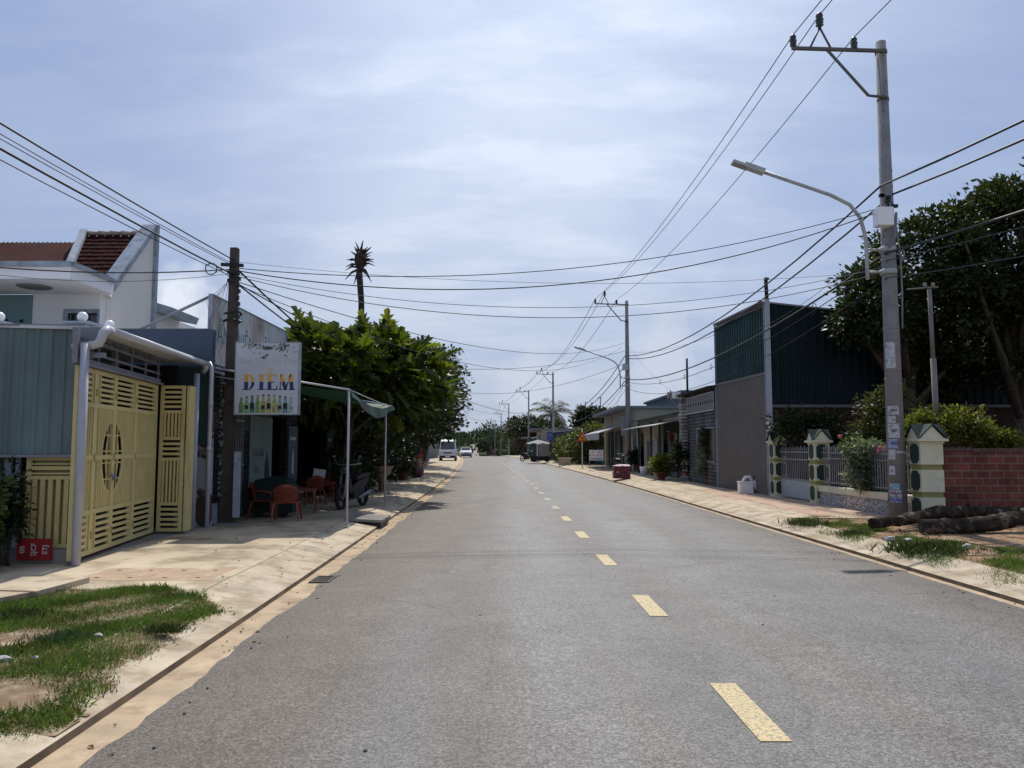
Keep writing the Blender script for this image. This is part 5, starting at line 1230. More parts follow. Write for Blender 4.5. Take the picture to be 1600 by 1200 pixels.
def pillar(x, y, w, label, front=True, grime=False):
    t = thing('gate_pillar', label, 'pillar', (x, y, SW), 'cream pillars with green inlays'); h = w / 2
    body = MB(); ring = MB(); z = SW - .05
    tiers = [(.08, .52), (.58, 1.04), (1.10, 1.56)]
    body.box(x - h * .9, x + h * .9, y - h * .9, y + h * .9, SW - .1, SW + 1.50)
    for (a, b) in tiers: body.box(x - h, x + h, y - h, y + h, SW + a - .08 * (a < .1), SW + b - .04)
    body.build('shaft', M_cream, t)
    for (a, b) in ((.455, .605), (.975, 1.125)): ring.box(x - h * .91, x + h * .91, y - h * .91, y + h * .91, SW + a, SW + b)
    ring.build('neck_band', M_lime, t)
    for (a, b) in tiers:
        zc = SW + (a + b) / 2 - .02
        o = octagon((0, zc), w * .74, b - a - .08)
        pm = MB(); pm.yprism([(y + u, v) for u, v in o], x - h - .012, x - h + .004); pm.build('green_inlay', M_dgreen, t)
        if front:
            pm = MB(); pm.xprism([(x + u, v) for u, v in o], y - h - .012, y - h + .004); pm.build('green_inlay', M_dgreen, t)
    cpm = MB(); zt = SW + 1.50
    for (e, a, b) in ((.02, 0, .035), (.075, .04, .085), (.05, .085, .10)): cpm.box(x - h - e, x + h + e, y - h - e, y + h + e, zt + a, zt + b)
    # four little gables
    zb = zt + .10; g = h + .03; r = .24
    cpm.xprism([(x - g * .92, zb), (x + g * .92, zb), (x, zb + r)], y - g, y - g + .03); cpm.xprism([(x - g * .92, zb), (x + g * .92, zb), (x, zb + r)], y + g - .03, y + g)
    cpm.yprism([(y - g * .92, zb), (y + g * .92, zb), (y, zb + r)], x - g, x - g + .03); cpm.yprism([(y - g * .92, zb), (y + g * .92, zb), (y, zb + r)], x + g - .03, x + g)
    c_ = cpm.build('cap', M_cream, t)
    rm = MB(); G = g + .035; q = .018; rz = zb + r + .035
    # cross gable roof: two crossing ridges meeting at valleys on the diagonals
    c0 = (x, y, rz)
    for sx, sy in ((1, 0), (-1, 0), (0, 1), (0, -1)):
        tip = (x + sx * G, y + sy * G, rz)
        for s in (1, -1):
            cor = (x + (sx * G if sx else s * G), y + (sy * G if sy else s * G), zb + .0)
            a_, b_, c__ = Vector(c0), Vector(tip), Vector(cor); dn = Vector((0, 0, -.025))
            vs = [a_, b_, c__, a_ + dn, b_ + dn, c__ + dn]
            rm.add(vs, [(0, 1, 2), (5, 4, 3), (0, 3, 4, 1), (1, 4, 5, 2), (2, 5, 3, 0)])
    rm.build('cap_roof', M_captile, t); return t
P1x, P1y, P2x, P2y, P3x, P3y = 7.66, 22.2, 7.76, 19.5, 7.97, 14.85
pillar(P1x, P1y, .38, 'cream pillar with green octagons next to the dark green shed, farthest of three')
pillar(P2x, P2y, .38, 'cream pillar with green octagons between the barred gate and the railing')
pillar(P3x, P3y, .43, 'largest cream pillar beside the tall pole, its camera side plain and cracked', front=False)
# small gate
sgx = thing('yard_gate', 'small white barred gate with pale blue lower panel between two cream pillars', 'gate', (7.45, 19.9, SW))
def bars(mb, x0, y0, x1, y1, z0, z1, gap, r=.009, spear=True):
    d = math.hypot(x1 - x0, y1 - y0); n = int(d / gap)
    for i in range(n + 1):
        x = x0 + (x1 - x0) * i / n; y = y0 + (y1 - y0) * i / n; zt = z1 + (.04 if i % 2 else 0)
        mb.box(x - r, x + r, y - r, y + r, z0, zt)
        if spear: mb.tube([(x, y, zt), (x, y, zt + .03), (x, y, zt + .09)], [.008, .022, .002], 4, True, False)
mb = MB(); bars(mb, P2x, P2y + .28, P1x, P1y - .28, .68, 1.48, .115)
for z in (.68, 1.22, 1.42): obox(mb, P2x, P2y + .2, P1x, P1y - .2, .03, z, z + .035)
mb.build('bars', M_fence, sgx)
mb = MB(); obox(mb, P2x, P2y + .2, P1x, P1y - .2, .02, .2, .67); mb.build('lower_panel', M_gatepanel, sgx)
# low wall with white veined stone pattern and railing
M_stonep = bpy.data.materials.new('veined_stone_pattern'); M_stonep.use_nodes = True
def stonep():
    nt = M_stonep.node_tree; N = nt.nodes; L = nt.links; b = N['Principled BSDF']; b.inputs['Roughness'].default_value = .9
    tc = N.new('ShaderNodeTexCoord'); v = N.new('ShaderNodeTexVoronoi'); v.feature = 'DISTANCE_TO_EDGE'; v.inputs['Scale'].default_value = 13; L.new(tc.outputs['Object'], v.inputs['Vector'])
    r = N.new('ShaderNodeValToRGB'); e = r.color_ramp.elements; e[0].position = .10; e[0].color = (.42, .42, .42, 1); e[1].position = .19; e[1].color = (.13, .12, .12, 1)
    L.new(v.outputs['Distance'], r.inputs[0]); L.new(r.outputs[0], b.inputs['Base Color'])
    bp = N.new('ShaderNodeBump'); bp.inputs['Strength'].default_value = .6; bp.inputs['Distance'].default_value = .02; bp.invert = True; L.new(v.outputs['Distance'], bp.inputs['Height']); L.new(bp.outputs[0], b.inputs['Normal'])
stonep()
fw = thing('railed_wall', 'low white veined stone wall with silver spear railing left of the tall pole', 'fence', (7.6, 16.7, SW))
mb = MB(); obox(mb, P2x, P2y - .19, P3x, P3y + .215, .20, SW - .1, .48); mb.build('stone_plinth', M_stonep, fw)
mb = MB(); obox(mb, P2x, P2y - .19, P3x, P3y + .215, .26, .482, .62); mb.build('coping', M_cream, fw)
mb = MB(); bars(mb, P2x + .005, P2y - .3, P3x - .005, P3y + .34, .66, 1.50, .105)
for z in (.70, 1.28, 1.42): obox(mb, P2x, P2y - .19, P3x, P3y + .215, .03, z, z + .032)
for t_ in (.48,): 
    x = P2x + (P3x - P2x) * t_; y = P2y + (P3y - P2y) * t_; mb.box(x - .035, x + .035, y - .035, y + .035, .62, 1.0)
mb.build('railing', M_fence, fw)
# brick wall facing the camera
bw = thing('brick_wall', 'rough red brick yard wall running right from the large cream pillar', 'wall', (10, 14.9, SW))
mb = MB(); mb.box(P3x + .225, 15.5, 14.80, 14.98, 0, 1.50); mb.build('brickwork', M_brick, bw)
mb = MB(); rr = random.Random(8); x = P3x + .23
while x < 15.3:
    l = rr.uniform(.5, 1.1); mb.cbox(x + l / 2, 14.89, 1.53 + rr.uniform(-.01, .01), l - .01, .22, .06 + rr.uniform(0, .02)); x += l
mb.build('mortar_top', mat('dark_mortar', (.10, .065, .055), rough=1, var=.4, scale=10, bump=.8), bw)
# felled logs
M_log = mat('log_bark', (.032, .025, .020), rough=.95, var=.5, scale=9, bump=1.0, bscale=22, col2=(.13, .105, .075), fac2=(.52, .62), scale2=6, detail=9, spec=.1)
def log(lab, pts, rad, seed, knots=3):
    rq = random.Random(seed); P = []; Rr = []
    for i in range(len(pts) - 1):
        a, b = Vector(pts[i]), Vector(pts[i + 1])
        for k in range(6):
            t = k / 6; P.append(a.lerp(b, t) + Vector((0, rq.uniform(-.012, .012), rq.uniform(-.008, .008)))); Rr.append((rad[i] + (rad[i + 1] - rad[i]) * t) * rq.uniform(.93, 1.07))
    P.append(Vector(pts[-1])); Rr.append(rad[-1])
    mb = MB(); mb.tube(P, Rr, 22)
    mb.v = [(v[0] + rq.uniform(-.009, .009), v[1] + rq.uniform(-.009, .009), v[2] + rq.uniform(-.009, .009)) for v in mb.v]
    t = thing('felled_log', lab, 'log', (pts[0][0], pts[0][1], SW), 'felled logs in front of the brick wall'); mb.build('trunk_wood', M_log, t)
    for k in range(knots):
        i = rq.randrange(3, len(P) - 2); a = rq.uniform(.3, 2.6); mb = MB()
        d = Vector((.3, -math.cos(a) * .7, math.sin(a))); mb.tube([P[i], P[i] + d * Rr[i] * 1.5], [Rr[i] * .45, Rr[i] * .3], 8); mb.build('branch_stub', M_log, t)
log('slimmer felled log ending left at the foot of the tall pole', [(6.18, 13.35, SW + .12), (6.9, 13.5, .34), (7.6, 13.85, .42), (8.4, 14.2, .40), (9.4, 14.4, .36)], [.085, .10, .11, .105, .11], 5)
log('thicker felled log in front, rising to the right edge', [(6.78, 12.9, .27), (7.5, 12.85, .28), (8.2, 12.95, .35), (8.9, 13.1, .46), (9.8, 13.3, .58), (12.5, 13.7, .6)], [.12, .125, .13, .14, .155, .16], 6, 4)
for i, (x, y, z, l, a) in enumerate(((9.2, 12.4, .2, 1.3, .15), (9.9, 12.2, .2, 1.0, -.2), (8.7, 12.0, .19, .5, .4))):
    mb = MB(); mb.tube([(x - l / 2, y, z), (x, y + .04, z + .03), (x + l / 2, y + l * a, z)], [.03, .04, .028], 7)
    tag(mb.build('branch', M_log, origin=(x, y, z)), ('long thin branch lying under the thick log', 'thin branch at the right edge below the log', 'short branch piece on the soil near the log')[i], 'branch', 'broken branches under the logs')

# ------------------------------------------------------------------ dark green shed
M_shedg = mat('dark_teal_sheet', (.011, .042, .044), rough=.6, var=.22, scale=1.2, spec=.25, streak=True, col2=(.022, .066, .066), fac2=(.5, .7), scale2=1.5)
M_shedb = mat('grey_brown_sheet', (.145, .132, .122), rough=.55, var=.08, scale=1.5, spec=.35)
gs = thing('green_shed', 'tall dark teal corrugated shed with grey brown lower front doors', 'shed', (10, 25, SW))
A = (7.56, 22.75); B = (7.27, 27.2)
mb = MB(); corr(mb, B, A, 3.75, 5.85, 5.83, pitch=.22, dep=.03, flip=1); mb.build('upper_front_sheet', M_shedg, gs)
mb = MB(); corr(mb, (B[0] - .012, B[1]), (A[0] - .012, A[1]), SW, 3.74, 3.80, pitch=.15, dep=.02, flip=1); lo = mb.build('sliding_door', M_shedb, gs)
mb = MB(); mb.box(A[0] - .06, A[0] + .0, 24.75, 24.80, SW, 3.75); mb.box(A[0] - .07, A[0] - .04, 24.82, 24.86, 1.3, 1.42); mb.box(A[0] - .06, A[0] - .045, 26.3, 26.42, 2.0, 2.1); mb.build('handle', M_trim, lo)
mb = MB(); corr(mb, (7.57, 22.7), (22, 22.7), (2.78, 2.78), 5.86, 4.25, pitch=.25, dep=.035, flip=1); mb.build('side_sheet', mat('shaded_teal_sheet', (.0045, .0125, .017), rough=.6, var=.2, scale=1.2, spec=.2), gs)  # same sheet as the front, with shade put into a darker colour
mb = MB(); mb.box(7.60, 22, 22.74, 22.92, 0, 2.80); mb.build('brick_base', M_brickd, gs)
mb = MB(); mb.add([(7.42, 22.64, 5.87), (22, 22.64, 4.27), (22, 27.2, 4.35), (7.18, 27.2, 5.9), (7.42, 22.64, 5.92), (22, 22.64, 4.32), (22, 27.2, 4.40), (7.18, 27.2, 5.95)], [(3, 2, 1, 0), (4, 5, 6, 7), (0, 1, 5, 4), (1, 2, 6, 5), (2, 3, 7, 6), (3, 0, 4, 7)]); mb.build('roof', M_grille, gs)
for q_ in ((7.50, 7.57, 22.62, 22.70, SW, 5.87), (7.23, 7.27, 27.2, 27.26, SW, 5.9)): MB().box(*q_).build('corner_trim', M_trim, gs)
mb = MB(); mb.box(7.3, 22, 27.14, 27.2, 0, 4.4); mb.build('far_wall', M_shedg, gs)
# antenna pipe / pale post in front of the shed corner
p = thing('pale_steel_post', 'pale square steel post standing in front of the shed corner', 'post', (7.4, 22.5, SW))
mb = MB(); xx = xat(1201.5, 22.6, 3); mb.box(xx - .06, xx + .06, 22.5, 22.6, SW, 5.95); mb.build('shaft', M_white_steel, p)
mb = MB(); mb.tube([(xx, 22.55, 5.95), (xx - .02, 22.55, 6.6)], .055, 8); mb.cbox(xx, 22.5, 6.55, .1, .1, .06); mb.build('dark_top', M_black, p)
# galvanised post behind the shrubs on the right
gpole = thing('galvanised_post', 'leaning thin galvanised post with a crossbar behind the cream pillar', 'post', (9.1, 17, .1))
a = at(1464, 668, 16.9); b = at(1458, 560, 16.9); c = at(1452, 452, 16.9)
mb = MB(); mb.tube([(a.x + .03, a.y, .1), a, b], .06, 8); mb.tube([b, c], .045, 8); mb.build('shaft', M_conc_gray, gpole)
mb = MB(); mb.tube([c + Vector((-.5, 0, .0)), c + Vector((.2, 0, .05))], .016, 6)
for q in (-.1, .08): mb.tube([c + Vector((q, -.02, .02)), c + Vector((q, -.02, .14))], [.045, .03], 8)
mb.build('crossbar', M_conc_gray, gpole)

# ------------------------------------------------------------------ generic shop house on a facade line
M_beige = mat('beige_render', (.36, .33, .265), rough=.9, var=.1, scale=1.2, col2=(.25, .22, .18), fac2=(.55, .75), scale2=1.5, streak=True, spec=.1)
M_grey_r = mat('grey_render', (.22, .225, .23), rough=.9, var=.12, scale=1.2, spec=.1)
M_tealdoor = mat('teal_door', (.06, .11, .11), rough=.5, var=.12)
M_greydoor = mat('grey_steel_door', (.26, .27, .30), rough=.5, var=.1)
M_stoned = brick_mat('striped_stone_cladding', (.16, .155, .16), (.09, .09, .10), (.03, .03, .035), .42, .13, .016)
M_wroof = mat('pale_metal_roof', (.42, .42, .42), rough=.5, var=.15, scale=3)
def slab(mb, pts4, th):                             # thick sheet from 4 top corners
    t = [Vector(q) for q in pts4]; b = [q - Vector((0, 0, th)) for q in t]
    return mb.add(b + t, [(3, 2, 1, 0), (4, 5, 6, 7), (0, 1, 5, 4), (1, 2, 6, 5), (2, 3, 7, 6), (3, 0, 4, 7)])
def shophouse(name, lab, x, y0, y1, h, depth, wm, openings, roof='flat', rm=None, over=.5, cat='house', side=1, z0=0.0, extra=None):
    """front at x facing the road; side=1 right of road. openings: (y0,y1,z0,z1,kind)"""
    s = side; xb = x + s * depth; t = thing(name, lab, cat, (x + s * depth / 2, (y0 + y1) / 2, z0))
    fa, fb = (x, x + .2) if s > 0 else (x - .2, x)
    mb = MB(); wall_holes(mb, 'x', fa, fb, y0, y1, z0, z0 + h, [(a, b, z0 + c, z0 + d) for a, b, c, d, *_ in openings])
    lo_, hi_ = (fb, xb) if s > 0 else (xb, fa)
    mb.box(lo_, hi_, y0, y0 + .18, z0, z0 + h); mb.box(lo_, hi_, y1 - .18, y1, z0, z0 + h)
    mb.build('wall', wm, t)
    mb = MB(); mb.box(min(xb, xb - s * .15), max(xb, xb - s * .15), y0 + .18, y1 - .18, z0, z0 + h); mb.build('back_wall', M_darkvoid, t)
    for (a, b, c, d, kind, mm) in openings:
        if kind == 'void': continue
        mb = MB(); q0, q1 = (x + .10, x + .14) if s > 0 else (x - .14, x - .10)
        nm = 'door' if kind == 'door' else 'window'
        f = MB(); e0, e1 = (x - .02, x + .09) if s > 0 else (x - .09, x + .02)
        f.box(e0, e1, a, a + .06, z0 + c, z0 + d); f.box(e0, e1, b - .06, b, z0 + c, z0 + d); f.box(e0, e1, a + .06, b - .06, z0 + d - .06, z0 + d)
        if kind != 'door': f.box(e0, e1, a + .06, b - .06, z0 + c, z0 + c + .06)
        k = max(1, int((b - a) / .5))
        for i in range(1, k): yy = a + (b - a) * i / k; f.box(q0 - .02, q1 + .02, yy - .02, yy + .02, z0 + c, z0 + d - .06)
        fo = f.build(nm, M_grille, t)
        mb.box(q0, q1, a + .03, b - .03, z0 + c, z0 + d - .03); mb.build('leaf' if kind == 'door' else 'pane', mm, fo)
    r = MB(); xo = x - s * over
    if roof == 'flat': r.box(min(xo, xb), max(xo, xb), y0 - .1, y1 + .1, z0 + h, z0 + h + .16)
    elif roof == 'mono': slab(r, [(xo, y0 - .15, z0 + h), (xb, y0 - .15, z0 + h + .9), (xb, y1 + .15, z0 + h + .9), (xo, y1 + .15, z0 + h)], .05)
    elif roof == 'back': slab(r, [(xo, y0 - .15, z0 + h + .6), (xb, y0 - .15, z0 + h + .05), (xb, y1 + .15, z0 + h + .05), (xo, y1 + .15, z0 + h + .6)], .05)
    elif roof == 'gable':
        xm = (x + xb) / 2; 
        slab(r, [(xo, y0 - .2, z0 + h), (xm, y0 - .2, z0 + h + 1.1), (xm, y1 + .2, z0 + h + 1.1), (xo, y1 + .2, z0 + h)], .06)
        slab(r, [(xm, y0 - .2, z0 + h + 1.1), (xb + s * .4, y0 - .2, z0 + h), (xb + s * .4, y1 + .2, z0 + h), (xm, y1 + .2, z0 + h + 1.1)], .06)
    r.build('roof', rm or M_grille, t); return t
def awning(t, x, y0, y1, z, out, drop, m, side=1, name='awning', val=.25, th=.03):
    mb = MB(); s = -side
    slab(mb, [(x + s * out, y0, z - drop), (x, y0, z), (x, y1, z), (x + s * out, y1, z - drop)], th)
    if val: mb.box(min(x + s * out, x + s * (out + .02)), max(x + s * out, x + s * (out + .02)), y0, y1, z - drop - val, z - drop)
    return mb.build(name, m, t)
# H1: dark house with lattice transom
h1 = shophouse('lattice_house', 'dark house with lattice transom and striped stone column beyond the green shed', 7.25, 27.3, 32.2, 3.72, 6, M_stoned,
               [(27.6, 30.2, 1.0, 2.3, 'window', mat('warm_curtain_window', (.12, .105, .075), rough=.5, var=.7, scale=3)), (27.4, 31.6, 2.9, 3.55, 'void', None)], roof='mono', over=.35, rm=M_darkvoid)
mb = MB(); y0, y1, z0, z1 = 27.35, 31.6, 2.88, 3.55
for z in (z0, z1 - .03): mb.box(7.16, 7.19, y0, y1, z, z + .035)
k = 15; w = (y1 - y0) / k
for i in range(k + 1):
    for sgn in (1, -1):
        pts = [(7.175, y0 + w * i + sgn * .08 * math.sin(math.pi * q / 3), z0 + (z1 - z0) * q / 6) for q in range(7)]
        mb.tube(pts, .016, 4, False)
mb.build('lattice', M_pvc, h1)
mb = MB()
z = .15; rr = random.Random(1)
while z < 3.75: mb.box(7.02 - rr.uniform(0, .05), 7.23, 31.65, 32.15 + rr.uniform(0, .04), z, z + .10); z += .135
mb.build('stone_column', mat('pale_split_stone', (.30, .29, .28), rough=.9, var=.4, scale=5, island=.4), h1)
ls = thing('loudspeaker_box', 'white box with round speaker fixed at the roof corner on a bent pipe', 'speaker', (7, 32.4, 3.4))
c = at(1052, 617, 32.3)
mb = MB(); mb.cbox(c.x + .12, 32.4, c.z, .36, .3, .28); mb.build('box', M_globe, ls)
mb = MB(); mb.tube([(c.x - .2, 32.45, c.z), (c.x - .07, 32.45, c.z)], [.16, .13], 14); mb.build('horn', M_grille, ls)
mb = MB(); mb.tube([(c.x - .1, 32.4, c.z + .2), (c.x - .1, 32.4, c.z - .15), (c.x + .35, 32.4, c.z - .65), (c.x + .38, 32.4, c.z - 1.2)], .03, 6); mb.build('bent_pipe', M_fence, ls)
mb = MB(); a = at(1074, 605, 33); mb.tube([(a.x, 33, 3.6), (a.x, 33, at(1074, 560, 33).z)], .045, 8); tag(mb.build('roof_mast', M_black, origin=(a.x, 33, 3.6)), 'dark thin mast rising above the lattice house roof', 'mast')
# H2: beige shop with pale awning, teal curtain and red flag
h2 = shophouse('beige_house', 'beige house with pale sloping awning, grey door and red flag in its doorway', 7.12, 32.5, 43.5, 3.0, 7, M_beige,
               [(32.7, 37.2, .15, 2.9, 'void', None), (38.9, 40.6, .15, 1.9, 'door', M_greydoor), (41.6, 43.2, .15, 2.3, 'void', None)], roof='mono', over=.35, rm=M_shedg)
awning(h2, 7.1, 33.2, 43.4, 2.72, .9, .2, M_wroof, val=0)
mb = MB(); mb.box(7.5, 7.54, 33.0, 34.6, .15, 2.1); mb.build('curtain', mat('grey_teal_curtain', (.20, .25, .26), rough=.8, var=.2, scale=4), h2)
mb = MB(); mb.box(7.48, 7.53, 34.9, 37.1, .15, 2.2); mb.build('inner_door', M_tealdoor, h2)
mb = MB(); mb.box(6.98, 7.06, 42.3, 43.1, .5, 2.5); mb.build('hanging_sheet', M_pvc, h2)
for y in (36.0, 38.2, 41.9): MB().tube([(6.9, y, SW), (6.9, y, 2.8)], .055, 8).build('pipe_column', M_darkgreen_wall, h2)
for q_ in ((7.02, 7.1, 37.4, 38.1, 1.1, 2.0),): MB().box(*q_).build('wall_box', M_greydoor, h2)
mb = MB(); mb.tube([(7.0, 33.0, 2.05), (6.6, 32.9, 2.25)], .015, 5); fl = mb.build('flag_pole', M_conc_gray, h2)
mb = MB(); mb.add([(6.72, 32.85, 2.2), (6.94, 32.9, 2.1), (6.92, 32.87, 1.5), (6.80, 32.85, 1.65), (6.73, 32.8, 1.8)], [(0, 1, 2, 3, 4)]); mb.add([(6.72, 32.87, 2.2), (6.94, 32.92, 2.1), (6.92, 32.89, 1.5), (6.80, 32.87, 1.65), (6.73, 32.82, 1.8)], [(4, 3, 2, 1, 0)]); mb.build('red_flag', mat('red_cloth', (.13, .012, .010), rough=.8, var=.15), fl)
# H3: beige block house with flat concrete canopy and striped awning
h3 = shophouse('flat_roof_house', 'beige flat roofed house behind the second pole with a grey drop awning', 6.95, 44.2, 58, 3.75, 7, M_beige,
               [(45.0, 47.2, .15, 2.6, 'void', None), (49.0, 52.0, .15, 2.6, 'door', M_tealdoor), (54, 57, .15, 2.6, 'void', None), (45.5, 47.0, 2.75, 3.5, 'window', M_glassd)], roof='flat', over=.9, rm=M_grey_r)
awning(h3, 6.9, 46.0, 56, 2.95, 1.7, .55, mat('grey_striped_awning', (.33, .33, .35), rough=.6, var=.25, scale=8), val=.42)
mb = MB(); mb.box(6.3, 6.9, 44.4, 44.46, 2.2, 3.3); mb.build('side_shutter', M_greydoor, h3)
for y in (48.3, 52.6): MB().box(6.75, 6.93, y, y + .5, SW, 2.6).build('front_pier', M_tealdoor, h3)
hb = shophouse('rear_block', 'slate flat roofed block rising behind the beige houses', 10.5, 47, 60, 4.85, 8, M_navy_wall, [], over=.2, rm=M_navy_wall)
# H4.. further shops; their lots follow the bend
def fl_(y): return xc(y) + 6.0
h4 = shophouse('low_shop', 'low dark open shop with sloping grey roof behind the yellow bush', fl_(66) + 1.3, 60, 74, 2.7, 8, M_darkgreen_wall, [(61, 64, .1, 2.3, 'void', None), (66, 70, .1, 2.3, 'void', None)], roof='mono', over=1.0, rm=M_wroof)
h5 = shophouse('awning_shop', 'dark open shop with pale lean-to awning and blue sign at the third pole', fl_(84) + .2, 76, 92, 3.0, 9, M_navy_wall, [(77, 82, .1, 2.5, 'void', None), (84, 90, .1, 2.5, 'void', None)], roof='mono', over=.3, rm=M_wroof)
awning(h5, fl_(84) + .15, 78, 92, 3.1, 2.0, .55, M_wroof, val=.1)
mb = MB(); mb.box(3.45, 4.05, 75.8, 75.9, 2.15, 3.0); bs = mb.build('blue_sign', mat('blue_sign', (.07, .09, .30), rough=.5, var=.1), h5)
text_obj('lettering', 'SỬA XE', .13, M_whiteprint, face_cam(3.75, 75.79, 2.7), bs)
h6 = shophouse('green_gate_house', 'pale house with teal metal gate and flat canopy far down the right side', fl_(103) + .6, 94, 112, 3.6, 9, M_beige, [(96, 99, .1, 3.1, 'door', M_tealdoor), (101, 104, .1, 3.1, 'door', M_tealdoor)], roof='flat', over=1.2, rm=M_grey_r)
h7 = shophouse('far_house', 'small dark canopy house before the crest on the right side', fl_(122) + 1, 115, 130, 2.9, 9, M_darkgreen_wall, [(117, 120, .1, 2.4, 'void', None)], roof='flat', over=1.0, rm=M_grey_r, z0=-.1)
for i, (y, dx, w, h, m, lab) in enumerate(((70, 11, 6, 4.2, M_wroof, 'pale metal roofed house behind the yellow bush'), (92, 12, 8, 4.6, M_rust_roof, 'rusty roofed house behind the coconut palm'), (112, 10, 8, 4.8, M_rust_roof, 'distant brown roofed house behind the third and fourth poles'))):
    shophouse('rear_house', lab, xc(y) + dx, y - 4, y + 5, h - 1.0, w, M_teal_wall if i == 0 else M_grey_r, [], roof='gable', rm=m)
# big yellow green bush between H4 and H3
bl = [(5.5, 62, 1.6, 1.3, 2.2, 1.3), (4.8, 66, 1.3, 1.1, 2.5, 1.1), (6.5, 60.5, 2.3, 1.1, 1.6, 1.0), (4.4, 69, 1.0, .6, 2, .8)]
tree('garden_tree', 'broad yellow green garden bush behind the triangular warning sign', 'shrub', (5.6, 63, SW), (5.6, 63, 1.2), .1, bl, mat('garden_bush_leaf', (.075, .088, .022), rough=.5, var=.45, scale=1.2, island=.6, transl=.3), 330, 24, .40, .22, 71)
# distant round trees on the right behind the houses
c_ = at(920, 646, 108); bl = [(c_.x, 108, c_.z - .2, 1.3, 2, .8), (c_.x - .6, 108, c_.z - 1, 1.3, 2, .8)]
tree('round_tree', 'dark round tree behind roofs left of the second pole', 'tree', (12, 108, 0), (12, 108, 5), .3, bl, M_darkleaf, 120, 22, .8, .5, 72)
c_ = at(942, 648, 106); bl = [(c_.x - .3, 106, c_.z - .2, 1.0, 2, .7), (c_.x + .5, 106, c_.z - .8, 1.0, 2, .6)]
tree('round_tree', 'smaller dark round tree just left of the second pole', 'tree', (18, 106, 0), (18, 106, 4.6), .3, bl, M_darkleaf, 80, 22, .7, .5, 73)
bl = [(lambda c: (c.x, c.y, c.z, 2.3, 5, 1.7))(at(px_, py_, 142)) for px_, py_ in ((808, 668, ), (826, 666), (845, 670), (862, 672))]
tree('round_tree', 'dark tree mass behind the fourth pole on the right', 'tree', (3, 146, -1), (3, 146, 3), .3, bl, M_darkleaf, 260, 22, .7, .5, 74)
# coconut palm
def palm(name, lab, base, h, nf, fl, seed, m=M_midleaf, lean=(0.3, 0)):
    t = thing(name, lab, 'palm tree', base); b = Vector(base); top = b + Vector((lean[0], lean[1], h)); rq = random.Random(seed)
    mb = MB(); mb.tube([b, b.lerp(top, .5) + Vector((-.1, 0, 0)), top], [.2, .15, .13], 9); mb.build('trunk', M_bark, t)
    C = []; D = []; S = []
    rib = MB()
    for i in range(nf):
        a = 6.283 * i / nf + rq.uniform(-.2, .2); el = rq.uniform(.1, 1.25); l = fl * rq.uniform(.8, 1.1); p = top.copy(); d = Vector((math.cos(a) * math.cos(el), math.sin(a) * math.cos(el), math.sin(el))); pts = [p.copy()]
        n = 14
        for k in range(n):
            p = p + d * (l / n); d = (d + Vector((0, 0, -.11 - .03 * k / n))).normalized(); pts.append(p.copy())
            side = d.cross(Vector((0, 0, 1))).normalized()
            for sg in (-1, 1):
                for jj in range(2):
                    q = p - d * (l / n) * jj * .5
                    C.append(q); D.append(side * sg * .9 + d * .55 + Vector((0, 0, -.45 + rq.uniform(-.15, .15)))); S.append(fl * .32 * math.sin(math.pi * (k + 1.5) / (n + 2.5)) ** .6)
        rib.tube(pts, .03, 4, False)
    rib.build('frond_ribs', m, t)
    tv = np.array([[0, 0, 0], [.045, .3, 0], [0, 1, -.05], [-.045, .3, 0]]); rs = np.random.RandomState(seed)
    v, f = scatter((tv, np.array([[0, 1, 2, 3]])), np.array([list(c) for c in C]), np.array([list(d) for d in D]), np.array(S), rs, 3); npmesh('fronds', v, f, m, t)
    return t
b_ = at(858, 690, 95); palm('coconut_palm', 'coconut palm with arching fronds behind the shops by the third pole', (b_.x, 95, 0), 5.4, 18, 3.4, 3)

# ------------------------------------------------------------------ small things on the right pavement
def potplant(lab, x, y, pr, ph, potm, r, m, n, per, size, seed, bowl=True, zc=None, flower=None):
    t = thing('potted_plant', lab, 'potted plant', (x, y, SW)); mb = MB()
    if bowl: prof = [(pr * .45, 0), (pr * .5, .03), (pr * .42, .06), (pr * .8, ph * .55), (pr, ph * .9), (pr * 1.08, ph), (pr * .95, ph), (pr * .9, ph * .85)]
    else: prof = [(pr * .72, 0), (pr * .85, ph * .4), (pr, ph * .92), (pr * 1.1, ph * .93), (pr * 1.1, ph), (pr * .95, ph), (pr * .9, ph * .9)]
    mb.lathe(prof, (x, y, SW), 20); mb.build('pot', potm, t)
    z = SW + ph + (r[2] * .8 if zc is None else zc); mb = MB(); rq = random.Random(seed)
    for i in range(5): mb.tube([(x + rq.uniform(-.05, .05), y, SW + ph * .8), (x + rq.uniform(-.5, .5) * r[0], y + rq.uniform(-.5, .5) * r[1], z)], [.02, .008], 5)
    mb.build('stems', M_bark, t); foliage('foliage', t, m, [(x, y, z, *r)], n, per, .14, size, seed, T_SIMPLE, .5)
    if flower:
        fm, pts = flower; mb = MB()
        for (a, b, c, q) in pts: 
            for k in range(int(q * 60)):
                mb.sphere((x + a + rq.gauss(0, q * .5), y + b + rq.gauss(0, q * .3), SW + c + rq.gauss(0, q * .35)), rq.uniform(.02, .035), 6, 4)
        mb.build('flowers', fm, t)
    return t
M_terra = mat('dark_red_glazed_pot', (.14, .03, .025), rough=.35, var=.2, scale=5, spec=.5)
M_clay = mat('brown_clay_pot', (.30, .14, .09), rough=.8, var=.2, scale=5)
c = gnd(1033, 750, SW); potplant('bright green plant in a wide dark red bowl on the right pavement', c.x, c.y, .34, .34, M_terra, (.55, .42, .40), M_yelleaf, 130, 20, .11, 81)
